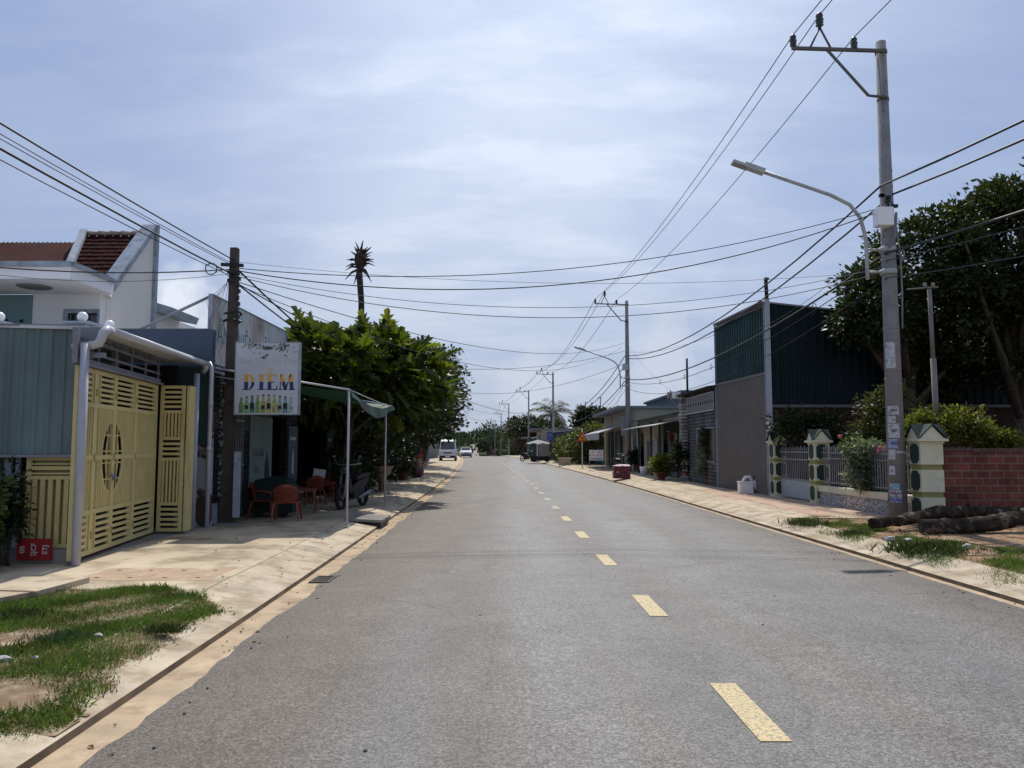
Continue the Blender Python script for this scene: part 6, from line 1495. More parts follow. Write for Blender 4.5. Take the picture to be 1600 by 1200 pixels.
c = gnd(1112, 758, SW); potplant('tall potted bougainvillea with pink flowers beside the grey brown shed doors', c.x, c.y, .27, .40, M_terra, (.42, .35, .50), M_midleaf, 110, 20, .10, 82, bowl=False, zc=1.2,
    flower=(mat('magenta_petals', (.42, .08, .26), rough=.6, var=.3), [(-.28, -.1, 1.66, .22), (-.08, 0, 1.80, .18), (-.4, -.1, 1.5, .12)]))
mb = MB(); t = [o for o in SC.objects if o.name == 'potted_plant.001'][0]
foliage('lower_foliage', t, M_greyleaf, [(c.x - .3, c.y, 1.35, .3, .2, .16), (c.x - .3, c.y, .95, .22, .2, .12), (c.x - .28, c.y, .62, .26, .2, .15), (c.x + .05, c.y, .75, .28, .25, .3)], 110, 16, .1, .085, 83)
for (px, py, r, lab, sd) in ((1066, 752, (.62, .5, .75), 'large dark potted shrub in front of the striped stone column', 84), (1050, 744, (.6, .5, .7), 'dark potted shrub before the beige house doorway', 85), (996, 738, (.7, .5, .5), 'dark potted shrub right of the second pole', 86)):
    c = gnd(px, py, SW); potplant(lab, c.x + .2, c.y, .36, .42, M_terra, r, M_darkleaf, 150, 20, .14, sd)
# stack of red crates
M_crate = mat('dark_red_crate', (.16, .03, .045), rough=.5, var=.15, scale=6)
M_whitecloth = mat('pinkish_white_cloth', (.62, .52, .54), rough=.8, var=.1)
c = gnd(971, 748, SW)
for k, lab in enumerate(('lower of two dark red crates on the right pavement', 'upper dark red crate with white cloth on it on the right pavement')):
    t = thing('plastic_crate', lab, 'crate', (c.x, c.y, SW + .29 * k), 'dark red crates on the right pavement')
    mb = MB(); z0 = SW + .29 * k; w, d, h, th = .35, .32, .28, .03
    for (a, b, e, f) in ((-w, w, -d, -d + th), (-w, w, d - th, d), (-w, -w + th, -d + th, d - th), (w - th, w, -d + th, d - th)): mb.box(c.x + a, c.x + b, c.y + e, c.y + f, z0 + .02, z0 + h)
    mb.box(c.x - w + th, c.x + w - th, c.y - d + th, c.y + d - th, z0 + .02, z0 + .05); mb.build('box', M_crate, t)
    mb = MB(); mb.box(c.x - w - .02, c.x + w + .02, c.y - d - .02, c.y - d, z0 + h - .07, z0 + h - .01); mb.box(c.x - w - .02, c.x + w + .02, c.y - d - .02, c.y - d, z0 + .03, z0 + .07); mb.box(c.x - w - .02, c.x - w, c.y - d, c.y + d, z0 + h - .07, z0 + h - .01); mb.build('rim', M_crate, t)
mb = MB(); rr = random.Random(5); n = 12
vs = [(c.x, c.y, SW + .64)] + [(c.x + .37 * math.cos(6.28 * i / n) * rr.uniform(.9, 1.05), c.y + .34 * math.sin(6.28 * i / n), SW + .60 + rr.uniform(-.03, .03)) for i in range(n)] + [(c.x + .41 * math.cos(6.28 * i / n), c.y + .38 * math.sin(6.28 * i / n), SW + .55 + rr.uniform(-.03, .03)) for i in range(n)]
mb.add(vs, [(0, 1 + i, 1 + (i + 1) % n) for i in range(n)] + [(1 + i, n + 1 + i, n + 1 + (i + 1) % n, 1 + (i + 1) % n) for i in range(n)], True); tag(mb.build('white_cloth', M_whitecloth, origin=(c.x, c.y, SW + .57)), 'pinkish white cloth draped over the upper red crate', 'cloth')
# white container with hose by the shed
c = gnd(1166, 771, SW); t = thing('water_container', 'white plastic container with a black hose stick leaning on the shed door', 'container', (c.x, c.y, SW))
mb = MB(); mb.box(c.x - .22, c.x + .18, c.y - .15, c.y + .15, SW, SW + .34); mb.box(c.x - .24, c.x + .2, c.y - .17, c.y + .17, SW + .34, SW + .37); mb.build('tub', M_globe, t)
mb = MB(); mb.tube([(c.x - .1, c.y, SW + .37), (c.x - .02, c.y, SW + .5), (c.x + .12, c.y, SW + .52), (c.x + .18, c.y, SW + .40)], .045, 8); mb.cbox(c.x + .3, c.y - .05, SW + .2, .12, .05, .42, ry=-.5); mb.build('spout', M_globe, t)
mb = MB(); mb.tube([(c.x + .2, c.y, SW + .42), (c.x + .45, c.y, SW + .72), (c.x + .66, c.y, SW + .98)], .015, 6); mb.build('hose', M_rubber, t)
c = gnd(1006, 742, SW); mb = MB(); mb.lathe([(.15, 0), (.2, .3), (.22, .42), (.2, .42)], (c.x, c.y, SW), 14); tag(mb.build('white_bucket', M_globe, origin=(c.x, c.y, SW)), 'small white bucket left of the bowl plant', 'bucket')
c = gnd(882, 727, SW); 
t = thing('concrete_planter', 'low pale concrete block planter near the warning sign', 'planter', (c.x, c.y, SW)); mb = MB(); mb.box(c.x - .45, c.x + .45, c.y - .3, c.y + .3, SW, .62); mb.box(c.x - .5, c.x + .5, c.y - .35, c.y + .35, .62, .72); mb.build('block', M_conc, t)
# warning sign
c = gnd(910, 731, SW); sx_ = c.x; syy = c.y; t = thing('warning_sign', 'yellow triangular road warning sign with red border on a striped post', 'road sign', (sx_, syy, SW))
mb = MB(); mb.tube([(sx_, syy, SW), (sx_, syy, 2.75)], .04, 8); mb.build('post', M_whiteprint, t)
zt = zat(674, syy); h = .62 * 1.05
def tri(r, y0, y1, zc): return MB().xprism([(sx_ + r * math.cos(a), zc + r * math.sin(a)) for a in (math.pi / 2 + 2.0944 * k for k in range(3))], y0, y1)
zc_ = zt - .45
tri(.45, syy - .07, syy - .05, zc_).build('red_border', mat('sign_red', (.50, .05, .02), rough=.5), t)
tri(.30, syy - .075, syy - .0702, zc_).build('yellow_face', mat('sign_yellow', (.65, .33, .04), rough=.5), t)
mb = MB(); mb.box(sx_ - .02, sx_ + .02, syy - .08, syy - .0755, zc_ - .1, zc_ + .12); mb.box(sx_ - .10, sx_ + .10, syy - .084, syy - .0805, zc_ - .02, zc_ + .02); mb.build('symbol', M_black, t)
# for sale board
c = gnd(932, 735, SW); t = thing('notice_board', 'white notice board with red Vietnamese lettering beside the warning sign', 'sign', (c.x, c.y, SW))
z1 = zat(703, c.y); z0 = zat(719.5, c.y); w = .43
mb = MB(); mb.box(c.x - w, c.x + w, c.y - .02, c.y, z0, z1); mb.build('board', M_globe, t)
mb = MB(); 
for s in (-1, 1): mb.tube([(c.x + s * w * .9, c.y + .03, SW), (c.x + s * w * .9, c.y + .03, z1)], .02, 6)
mb.build('legs', M_grille, t)
M_redp = mat('red_print', (.55, .02, .03), rough=.6)
text_obj('lettering', 'VẬT LIỆU', .20, M_redp, face_cam(c.x, c.y - .023, z1 - .13), t); text_obj('lettering', 'BÁN ĐẤT', .20, M_redp, face_cam(c.x, c.y - .023, z1 - .33), t)
mb = MB(); mb.box(c.x - w * .9, c.x + w * .9, c.y - .024, c.y - .0205, z0 + .12, z0 + .16); mb.box(c.x - w * .9, c.x + w * .9, c.y - .024, c.y - .0205, z0 + .04, z0 + .07); mb.build('text_lines', M_black, t)
# parasol and stall far right
c = gnd(841, 722, SW); ux, uy = c.x, c.y; t = thing('parasol', 'pale grey market parasol on the far right pavement', 'parasol', (ux, uy, SW))
mb = MB(); n = 8; zc = zat(694, uy); zt = zat(687, uy); vs = [(ux, uy, zt)] + [(ux + 1.15 * math.cos(6.283 * i / (2 * n)), uy + 1.15 * math.sin(6.283 * i / (2 * n)), zc + (.12 if i % 2 else 0)) for i in range(2 * n)]
mb.add(vs, [(0, 1 + i, 1 + (i + 1) % (2 * n)) for i in range(2 * n)]); mb.build('canopy', mat('pale_parasol_cloth', (.36, .36, .38), rough=.9, var=.1, transl=.2), t)
mb = MB(); mb.tube([(ux, uy, SW), (ux, uy, zt)], .03, 8); mb.build('pole', M_fence, t)
t = thing('street_stall', 'small dark street stall under the pale parasol', 'stall', (ux + .2, uy + .2, SW)); mb = MB(); mb.box(ux - .5, ux + .9, uy + .1, uy + .8, .6, .68); mb.box(ux - .45, ux + .85, uy + .15, uy + .75, .3, .59); mb.build('counter', M_darkvoid, t)
for s in (-.4, .8):
    mb = MB(); mb.tube([(ux + s, uy + .05, SW + .28), (ux + s, uy + .1, SW + .28)], .28, 14); mb.build('wheel', M_rubber, t)
# weathering and small fittings on the shed: flashing strip, cross seams and screws
mb = MB()
for z in (3.745,): mb.box(A[0] - .045, A[0] - .034, A[1] + .1, A[1] + .12, z, z + .05)
d_ = Vector((B[0] - A[0], B[1] - A[1], 0)); L__ = d_.length; d_.normalize()
obox(mb, A[0] - .04, A[1], B[0] - .04, B[1], .012, 3.72, 3.80); obox(mb, A[0] - .04, A[1], B[0] - .04, B[1], .012, 5.76, 5.84)
mb.box(7.6, 21.9, 22.655, 22.668, 2.74, 2.82); mb.build('flashing', M_shedb, gs)
mb = MB(); rr = random.Random(3)
for z in (2.95, 3.6, 4.2, 4.8, 5.3):
    x = 7.75
    while x < 15: 
        if z < 5.7 - (x - 7.6) * .11: mb.cbox(x, 22.66, z, .014, .01, .014)
        x += .5
mb.build('screws', M_grille, gs)
# rubble, sticks and dry litter around the logs
rr = random.Random(41); mb = MB()
for i in range(170):
    x = rr.uniform(6.0, 11.5); y = rr.uniform(11.2, 14.4); l = rr.uniform(.03, .16); a = rr.uniform(0, 3.14); z = SW + .012 + rr.uniform(0, .012)
    if x - xc(y) < 4.6: continue
    mb.tube([(x - l * math.cos(a), y - l * math.sin(a), z), (x + l * math.cos(a), y + l * math.sin(a), z + rr.uniform(0, .02))], rr.uniform(.003, .008), 4)
for i in range(220):
    x = rr.uniform(5.7, 12); y = rr.uniform(10.8, 14.5); 
    if x - xc(y) < 4.6: continue
    r = rr.uniform(.008, .03); mb.sphere((x, y, SW + r * .3), r, 6, 4, (1, rr.uniform(.6, 1), .6))
o = mb.build('verge_debris', mat('verge_debris', (.16, .12, .085), rough=1, var=.4, island=.6)); tag(o, 'twigs and stones strewn on the soil around the logs', 'debris', kind='stuff')
# ================================================================== UTILITY POLES AND WIRES
M_pole = mat('light_concrete_pole', (.235, .235, .245), rough=.95, var=.12, scale=4, bump=.35, bscale=50, col2=(.17, .165, .165), fac2=(.5, .72), scale2=2.2, streak=True, spec=.1)
M_steelarm = mat('galvanised_arm', (.13, .135, .12), rough=.6, var=.15, metal=.3)
M_insul = mat('dark_insulator', (.035, .04, .03), rough=.35, var=.2, spec=.5)
M_lamparm = mat('pale_lamp_arm', (.40, .42, .42), rough=.5, var=.1, spec=.4)
M_wire = mat('black_cable', (.02, .022, .028), rough=.6, var=.1)
M_alu = mat('aluminium_wire', (.11, .115, .13), rough=.6, var=.1)
def insulator(mb, x, y, z, s=1.0):
    mb.lathe([(.03 * s, 0), (.03 * s, .04 * s), (.07 * s, .06 * s), (.045 * s, .085 * s), (.07 * s, .11 * s), (.05 * s, .135 * s), (.075 * s, .16 * s), (.05 * s, .19 * s), (.065 * s, .23 * s), (.05 * s, .27 * s), (.02 * s, .30 * s)], (x, y, z), 12)
ATT = {}
def hvpole(lab, x, y, zg, top, lamp=False, box=True, lean=(0, 0), lod=0, key=None, grp='tall concrete power poles along the right side'):
    t = thing('power_pole', lab, 'power pole', (x, y, zg), grp)
    tx, ty = x + lean[0], y + lean[1]
    mb = MB(); mb.tube([(x, y, zg - .3), (tx, ty, top)], [.178, .098], 18 if not lod else 8)
    mb.build('shaft', M_pole, t)
    mb = MB(); za = top - .22; L_ = 1.86
    mb.tube([(tx + .05, ty - .12, za - .03), (tx - L_, ty - .12, za + .03)], .042, 4, True, False)
    mb.tube([(tx - L_ * .62, ty - .12, za), (tx - .35, ty - .12, za - .96), (tx, ty - .12, za - 1.0)], .032, 6)
    for q in (.58, .80): mb.tube([(tx - L_ * q, ty - .12, za + .04), (tx - L_ * .69, ty - .12, za + .46)], .022, 5)
    for z in (za, za - 1.0): mb.tube([(tx, ty, z - .03), (tx, ty, z + .03)], .118, 12)
    arm = mb.build('crossarm', M_steelarm, t)
    pts = [(tx - L_ + .03, ty - .12, za + .02), (tx - L_ * .69, ty - .12, za + .44), (tx - .60, ty - .12, za - .03)]
    for p in pts:
        mb = MB(); insulator(mb, *p, s=1.0 if p[2] < za + .3 else 1.15); mb.build('insulator', M_insul, arm)
    ATT[key] = dict(hv=[Vector((p[0], p[1], p[2] + .29)) for p in pts], x=x, y=y, top=top, zg=zg,
                    lv=[Vector((x - .14, y - .1, zg + 6.62)), Vector((x + .10, y - .1, zg + 6.45))], tel=[Vector((x - .08, y - .15, zg + 5.25)), Vector((x - .08, y - .15, zg + 5.1)), Vector((x - .10, y - .15, zg + 4.75))])
    if box:
        mb = MB(); mb.cbox(x - .16, y - .2, zg + 5.95, .30, .24, .36); mb.build('meter_box', M_globe if not lod else M_pvc, t)
    if lamp:
        zl = zg + 4.85; mb = MB()
        mb.tube([(x - .42, y, zl - .1), (x - .42, y, zl + .3), (x - .43, y, zl + .75), (x - .52, y, zl + 1.15), (x - .72, y, zl + 1.42), (x - 1.1, y, zl + 1.62), (x - 2.45, y, zl + 2.10)], .037, 8)
        for z in (zl + .05, zl + .5): mb.tube([(x - .42, y, z), (x, y, z)], .028, 6); mb.tube([(x, y, z - .05), (x, y, z + .05)], .162, 12)
        mb.tube([(x - .42, y, zl + .68), (x - .3, y, zl + .5)], .02, 5)
        la = mb.build('lamp_arm', M_lamparm, t)
        mb = MB(); mb.cbox(x - 2.62, y, zl + 2.16, .42, .17, .10, ry=.35); mb.cbox(x - 2.90, y, zl + 2.24, .34, .20, .055, ry=.35); mb.build('lamp_head', M_lamparm, la)
        mb = MB(); mb.cbox(x - 2.90, y, zl + 2.206, .26, .15, .02, ry=.35); mb.build('lens', M_greydoor, la)
    return t
# pole tops follow the photograph's measured distances
p1 = at(1396, 700, 15.1); x1 = 7.49; y1 = 15.05
t1 = hvpole('tallest nearest concrete power pole with street lamp and paper adverts on it', x1, y1, SW, at(1376, 66, 15.05).z, lamp=True, lean=(at(1376, 66, 15.05).x + .0 - x1, 0), key=0)
POL = [(979, 470, 44, True, 'second tall power pole, with a street lamp, before the beige houses'), (864, 582, 87, False, 'third power pole, at the shop with the parasol'),
       (826, 610, 116, False, 'fourth power pole, by the teal gate house'), (795, 630, 150, False, 'fifth power pole, near the crest of the road'), (783, 645, 195, False, 'sixth power pole, small beyond the crest'), (773.5, 656, 240, False, 'farthest tiny power pole beyond the crest')]
for k, (px, py, Y, lp, lab) in enumerate(POL):
    tp = at(px, py, Y); zg = zp(Y) + SW; hvpole(lab, tp.x, Y, zg, tp.z, lamp=lp, lod=1, box=k < 2, key=k + 1)
# paper adverts, straps and cable gear on the first pole
rr = random.Random(12)
def wrap(px0, px1, py0, py1, m, nm='paper_advert', bulge=.004):
    """paper glued round the pole, on its camera/road side"""
    mb = MB(); 
    z1_, z0_ = zat(py0, y1 - .15), zat(py1, y1 - .15)
    def r_(z): return .178 + (.098 - .178) * (z - SW + .3) / (10 - SW) + bulge
    def ang(px, z):
        cxp = 800 + 1200 * x1 / (y1 * .9968 + (z - H) * .08); hw = 1200 * r_(z) / y1; s = max(-.97, min(.97, (px - cxp) / hw)); return math.asin(s)
    a0, a1 = ang(px0, z0_), ang(px1, z0_); n = 5; vs = []
    for i in range(n + 1):
        a = a0 + (a1 - a0) * i / n
        for z in (z0_, z1_): vs.append((x1 + r_(z) * math.sin(a) + (tlean * (z - SW)), y1 - r_(z) * math.cos(a), z))
    mb.add(vs, [(2 * i, 2 * i + 2, 2 * i + 3, 2 * i + 1) for i in range(n)], True); return mb.build(nm, m, t1)
tlean = (at(1376, 66, 15.05).x - x1) / (at(1376, 66, 15.05).z - SW)
M_paper = mat('weathered_white_paper', (.50, .51, .54), rough=.8, var=.15, scale=25, col2=(.27, .26, .28), fac2=(.5, .6), scale2=14)
M_paper2 = mat('blue_printed_paper', (.40, .44, .60), rough=.8, var=.3, scale=40, col2=(.14, .16, .42), fac2=(.5, .56), scale2=30)
M_paper3 = mat('teal_printed_paper', (.30, .42, .46), rough=.8, var=.3, scale=40, col2=(.12, .30, .36), fac2=(.5, .56), scale2=30)
for (a, b, c, d, m) in ((1381, 1393, 534, 575, M_paper), (1382, 1398, 634, 648, M_paper), (1382, 1393, 650, 661, M_paper), (1383, 1399, 662, 684, M_paper), (1384, 1396, 686, 700, M_paper2), (1384, 1393, 702, 718, M_paper),
                        (1385, 1412, 705, 708, M_paper), (1385, 1393, 728, 742, M_paper), (1386, 1399, 755, 765, M_paper3), (1387, 1402, 766, 776, M_paper), (1387, 1402, 777, 785, M_paper2)):
    wrap(a, b, c, d, m)
def curvedtext(s, size, m, px, py):
    z = zat(py, y1 - .15); r = .185
    cxp = 800 + 1200 * x1 / (y1 * .9968 + (z - H) * .08); a = math.asin(max(-.9, min(.9, (px - cxp) / (1200 * r / y1))))
    M = Matrix.Translation((x1 + tlean * (z - SW), y1, z)) @ Matrix.Rotation(a, 4, 'Z') @ Matrix.Translation((0, -r + .010, 0)) @ Matrix.Rotation(math.pi / 2, 4, 'X')
    text_obj('advert_lettering', s, size, m, M, t1, ext=.006)
M_purp = mat('purple_print', (.22, .03, .16), rough=.6)
curvedtext('KHOAN', .075, M_bluep, 1393, 781); curvedtext('PHÁT', .085, M_purp, 1394, 771); curvedtext('0935', .07, M_bluep, 1391, 693); curvedtext('NHÀ', .06, M_black, 1390, 641); curvedtext('ĐẤT', .06, M_purp, 1391, 673)
mb = MB()
for z in (4.35, 3.9, 2.9): mb.tube([(x1 + tlean * z, y1, z), (x1 + tlean * z, y1, z + .03)], .175 - .008 * z + .006, 16)
mb.tube([(x1 - .02, y1 - .2, 6.4), (x1 + .08, y1 - .22, 5.9), (x1 + .16, y1 - .18, 5.3), (x1 + .19, y1 - .12, 4.6), (x1 + .18, y1 - .1, 3.9)], .018, 5)
mb.tube([(x1 + .1, y1 - .2, 6.2), (x1 + .05, y1 - .22, 5.7), (x1 - .06, y1 - .22, 5.5), (x1 - .2, y1 - .2, 5.68)], .025, 5)
mb.tube([(x1 + .22, y1 - .1, 5.5), (x1 + .28, y1 - .1, 5.42), (x1 + .27, y1 - .1, 5.3), (x1 + .2, y1 - .1, 5.28)], .02, 5)
mb.build('strap_and_cable', M_grille, t1)
mb = MB()
for i in range(12): mb.cbox(x1 + rr.uniform(-.2, .25), y1 - .16, rr.choice((6.4, 6.5, 6.2)) + rr.uniform(-.06, .06), .09, .06, .06)
mb.build('cable_clamps', M_black, t1)
mb = MB()
for i in range(26):
    z = 1.2 + i * .31; a = rr.uniform(-1.2, 1.2); r = .178 - .0081 * (z + .1) + .001; mb.cbox(x1 + tlean * z + r * math.sin(a), y1 - r * math.cos(a), z, .018, .018, .014)
mb.build('climbing_hole', M_black, t1)

# ------------------------------------------------------------------ cables
def cable(lab, p0, p1, sag, r, m=M_wire, grp=None, n=None, coils=(), name='overhead_cable'):
    p0, p1 = Vector(p0), Vector(p1); n = n or max(8, int((p1 - p0).length / 2.0)); pts = []
    for i in range(n + 1):
        t = i / n; q = p0.lerp(p1, t); q.z -= 4 * sag * t * (1 - t); pts.append(q)
    mb = MB(); mb.tube(pts, r, 5); o = mb.build(name, m, origin=pts[0]); tag(o, lab, 'cable', grp)
    for (t, rad) in coils:
        q = p0.lerp(p1, t); q.z -= 4 * sag * t * (1 - t); mb = MB(); d = (p1 - p0).normalized(); N_ = 14
        cc = q + Vector((0, 0, rad * .4)); mb.tube([cc + d * rad * math.cos(6.283 * i / N_) + Vector((0, 0, rad * math.sin(6.283 * i / N_))) for i in range(2 * N_ + 1)], r * .7, 4); mb.build('slack_loop', m, o)
    return o
BK = dict(hv=[Vector((v.x + .55, -14, v.z)) for v in ATT[0]['hv']], lv=[Vector((v.x + .25, -16, v.z + .05)) for v in ATT[0]['lv']], tel=[Vector((v.x + .4, -16, v.z)) for v in ATT[0]['tel']])
names = ('outer', 'middle', 'inner')
seq = [BK] + [ATT[k] for k in range(7)]
for s in range(6):
    A_, B_ = seq[s], seq[s + 1]; d = (B_['hv'][0] - A_['hv'][0]).length
    for k in range(3):
        cable('%s bare high wire %s' % (names[k], ('passing overhead to the nearest tall pole', 'from the nearest pole to the second pole', 'from the second to the third pole', 'from the third to the fourth pole', 'from the fourth to the fifth pole', 'from the fifth to the sixth pole')[s]),
              A_['hv'][k], B_['hv'][k], d * d * .00062, .0105 if s < 2 else .016, M_alu if s else M_wire, 'bare high wires on the pole crossarms', name='power_wire')
for s in range(5):
    A_, B_ = seq[s], seq[s + 1]; d = (B_['lv'][0] - A_['lv'][0]).length
    for k in range(2):
        cable('%s thick black power cable %s' % (('upper', 'lower')[k], ('leaving the photo at the upper right', 'sagging from the nearest to the second pole', 'from the second pole to the third', 'from the third pole to the fourth', 'from the fourth pole to the fifth')[s]),
              A_['lv'][k], B_['lv'][k], d * d * .0011, .021 if s < 2 else .024, M_wire, 'thick black power cables along the right poles', name='power_cable')
    if s < 4:
        for k in range(3):
            cable('%s telecom cable %s' % (('thick looped', 'thin upper', 'lower drooping')[k], ('running out of the photo at the right', 'between the nearest and second poles', 'between the second and third poles', 'between the third and fourth poles')[s]),
                  A_['tel'][k], B_['tel'][k] if s else B_['tel'][k], d * d * (.0009 + .0002 * k), (.024, .011, .010)[k], M_wire, 'telecom cables along the right poles', coils=(((.12, .13), (.26, .1), (.42, .1), (.55, .1), (.7, .13)) if k == 1 and s == 1 else ((.76, .12), (.93, .10)) if (k == 1 and s == 0) else ()), name='telecom_cable')
# left side lines: short pole to the one behind the camera and the next one hidden in the trees
L0 = Vector((-5.27, 14.35, 5.05)); LB = Vector((-5.0, -14, 5.0)); LN = Vector((-5.6, 45, 5.0))
for i, (dz, r, sag) in enumerate(((.06, .012, .30), (-.02, .006, .36), (-.05, .006, .40), (-.22, .015, .34), (-.27, .007, .44))):
    cable(('uppermost black cable', 'thin upper wire', 'second thin wire', 'thick lower black cable', 'thin lowest wire')[i] + ' from the short pole out of the photo at upper left', L0 + Vector((0, 0, dz)), LB + Vector((.04 * i, 0, dz * .5)), sag, r, grp='cables above the left pavement')
e = at(497, 527, 30)
cable('thick black cable dropping from the short pole into the breadfruit tree', L0 + Vector((.05, 0, -.1)), Vector((-5.3, 40, 4.3)), .55, .019, grp='cables above the left pavement')
cable('second black cable dropping from the short pole into the trees', L0 + Vector((.02, 0, -.35)), Vector((-5.3, 40, 4.3)), .38, .016, grp='cables above the left pavement')
q = at(-60, 413, 12.5)
cable('bundled black cable from the short pole across the white house eave', L0 + Vector((-.05, -.05, -.12)), q, .10, .012, grp='cables to the white house')
cable('thin wire from the short pole below the bundled one to the house', L0 + Vector((-.05, -.05, -.2)), q + Vector((0, 0, -.1)), .17, .005, grp='cables to the white house')
# street crossing wires
X0 = L0 + Vector((.1, -.05, -.1)); T0 = Vector((x1 - .15, y1 - .1, 6.33)); T1_ = ATT[1]
cross = [(X0 + Vector((0, 0, .0)), T0, .62, .0085, 'upper cable crossing the road from short pole to the tall pole'), (X0 + Vector((0, 0, -.05)), T0 + Vector((0, 0, -.07)), .86, .011, 'thick lower cable crossing the road from short pole to the tall pole'),
         (X0 + Vector((0, 0, .12)), Vector((x1, y1 + .1, 5.1)), .33, .004, 'faint thin wire crossing the road near the top of the short pole'), (X0 + Vector((0, 0, -.12)), Vector((x1 - .1, y1, 5.15)), .72, .006, 'thin wire crossing the road third from the top'),
         (X0 + Vector((0, 0, -.16)), Vector((x1 - .1, y1, 5.05)), .85, .008, 'thin wire crossing the road fourth from the top'), (X0 + Vector((0, 0, -.26)), Vector((T1_['x'], 44, 7.6)), 1.0, .009, 'wire slanting across the road from short pole to the second pole'),
         (X0 + Vector((0, 0, -.32)), Vector((T1_['x'] - .3, 44, 7.3)), 1.5, .008, 'lower wire slanting across the road to the second pole'), (X0 + Vector((0, 0, -.3)), Vector((ATT[2]['x'], 87, 6.2)), 1.6, .012, 'long faint wire from short pole toward the third pole')]
for (a, b, s, r, lab) in cross: cable(lab, a, b, s, r, M_wire if r > .008 else M_alu, 'wires crossing the road', n=26)
for i, (z0_, z1_, yy, s) in enumerate(((5.2, 5.9, 20, .7), (5.6, 5.2, 60, 1.2), (5.4, 6.5, 88, 1.3), (4.6, 5.6, 89, 1.0), (5.2, 5.9, 118, 1.2))):
    k = 1 if yy < 61 else (2 if yy < 100 else 3)
    cable(('wire from tree top to the second pole', 'thin wire crossing to the second pole behind trees', 'upper thin wire crossing near the third pole', 'lower thin wire crossing near the third pole', 'thin wire crossing near the fourth pole')[i], Vector((-6.5, (40, 60, 80, 95, 118)[i], z0_ + .8)), Vector((ATT[k]['x'], ATT[k]['y'], z1_ + (1.2 if k == 1 else 0))), s, .012, M_alu, 'distant wires crossing the road', n=16)
for i, (px, py, Yt) in enumerate(((1058, 617, 33), (1125, 520, 27.3), (955, 660, 45.0))):
    q = at(px, py, Yt); cable(('service wire from second pole to the loudspeaker roof', 'service wire from second pole to the green shed corner', 'service wire from second pole down to the flat roofed house')[i], Vector((ATT[1]['x'] + .1, 43.9, 7.3 - .3 * i)), q, .25, .006, M_wire, 'service wires to houses', n=12)
q = at(1376, 375, 15.0); cable('thin wire from the tall pole down toward the shed mast', Vector((x1 - .1, y1 - .1, 5.75)), Vector((7.25, 27, 5.3)), .45, .006, M_wire, 'service wires to houses', n=14)
for i, (a, b) in enumerate((((x1 + .1, y1, 6.3), (15, 24, 6.2)), ((x1 + .1, y1, 6.2), (13, 19, 4.9)))):
    cable(('upper thin wire from tall pole into the mango trees', 'lower thin wire from tall pole into the mango trees')[i], Vector(a), Vector(b), .2, .005, M_wire, 'service wires to houses', n=10)
# extra thin roof masts seen between the poles
for (px, py, Y, lab) in ((938, 620, 80, 'thin antenna mast above the yellow bush'), (915, 628, 95, 'faint antenna mast left of the other mast')):
    q = at(px, py, Y); mb = MB(); mb.tube([(q.x, Y, 3), (q.x, Y, q.z)], .05, 6); mb.tube([(q.x - .3, Y, q.z - .1), (q.x + .3, Y, q.z - .1)], .02, 5); tag(mb.build('antenna_mast', M_black, origin=(q.x, Y, 3)), lab, 'mast')
# ================================================================== LEFT PAVEMENT, VEHICLES, DISTANCE
# red brick wall with gate post
c = gnd(652, 733, SW); by = 46.5
rbw = thing('red_gate_wall', 'bright red brick wall with ornate gate pillars under the left trees', 'wall', (-6.2, by, SW))
M_rbr = brick_mat('bright_red_brick', (.30, .06, .04), (.22, .05, .035), (.30, .20, .16), .24, .09, .014)
mb = MB(); mb.box(-6.55, -6.35, 39, 45.5, 0, 1.45); mb.box(-8.4, -6.36, 45.3, 45.5, 0, 1.5); mb.build('brickwork', M_rbr, rbw)
M_rpaint = mat('red_painted_pillar', (.32, .06, .045), rough=.8, var=.2, scale=4)
for (x, y) in ((-6.4, 45.8), (-5.75, 47.2)):
    mb = MB(); mb.box(x - .25, x + .25, y - .25, y + .25, 0, 1.9); mb.box(x - .32, x + .32, y - .32, y + .32, 1.9, 2.0); mb.lathe([(.25, 0), (.3, .1), (.12, .2), (.16, .3), (.02, .45)], (x, y, 2.0), 10); mb.build('pillar', M_rpaint, rbw)
mb = MB()
for i in range(8): mb.box(-6.2 + i * .06, -6.18 + i * .06, 46.0 + i * .13, 46.04 + i * .13, .2, 1.8)
mb.build('gate_bars', M_rpaint, rbw)
# round pot with succulents
c = gnd(651, 746, SW); t = thing('round_flower_pot', 'round dark purple pot with pale pinkish plants on the left pavement', 'potted plant', (c.x, c.y, SW))
mb = MB(); mb.lathe([(.20, 0), (.30, .12), (.34, .28), (.30, .45), (.24, .52), (.22, .5)], (c.x, c.y, SW), 20); mb.build('pot', mat('purple_glazed_pot', (.09, .022, .05), rough=.35, var=.2, spec=.5), t)
foliage('foliage', t, mat('pale_pink_leaf', (.45, .33, .32), rough=.5, var=.3, island=.4, transl=.2), [(c.x, c.y, SW + .6, .34, .25, .15)], 22, 18, .12, .11, 91)
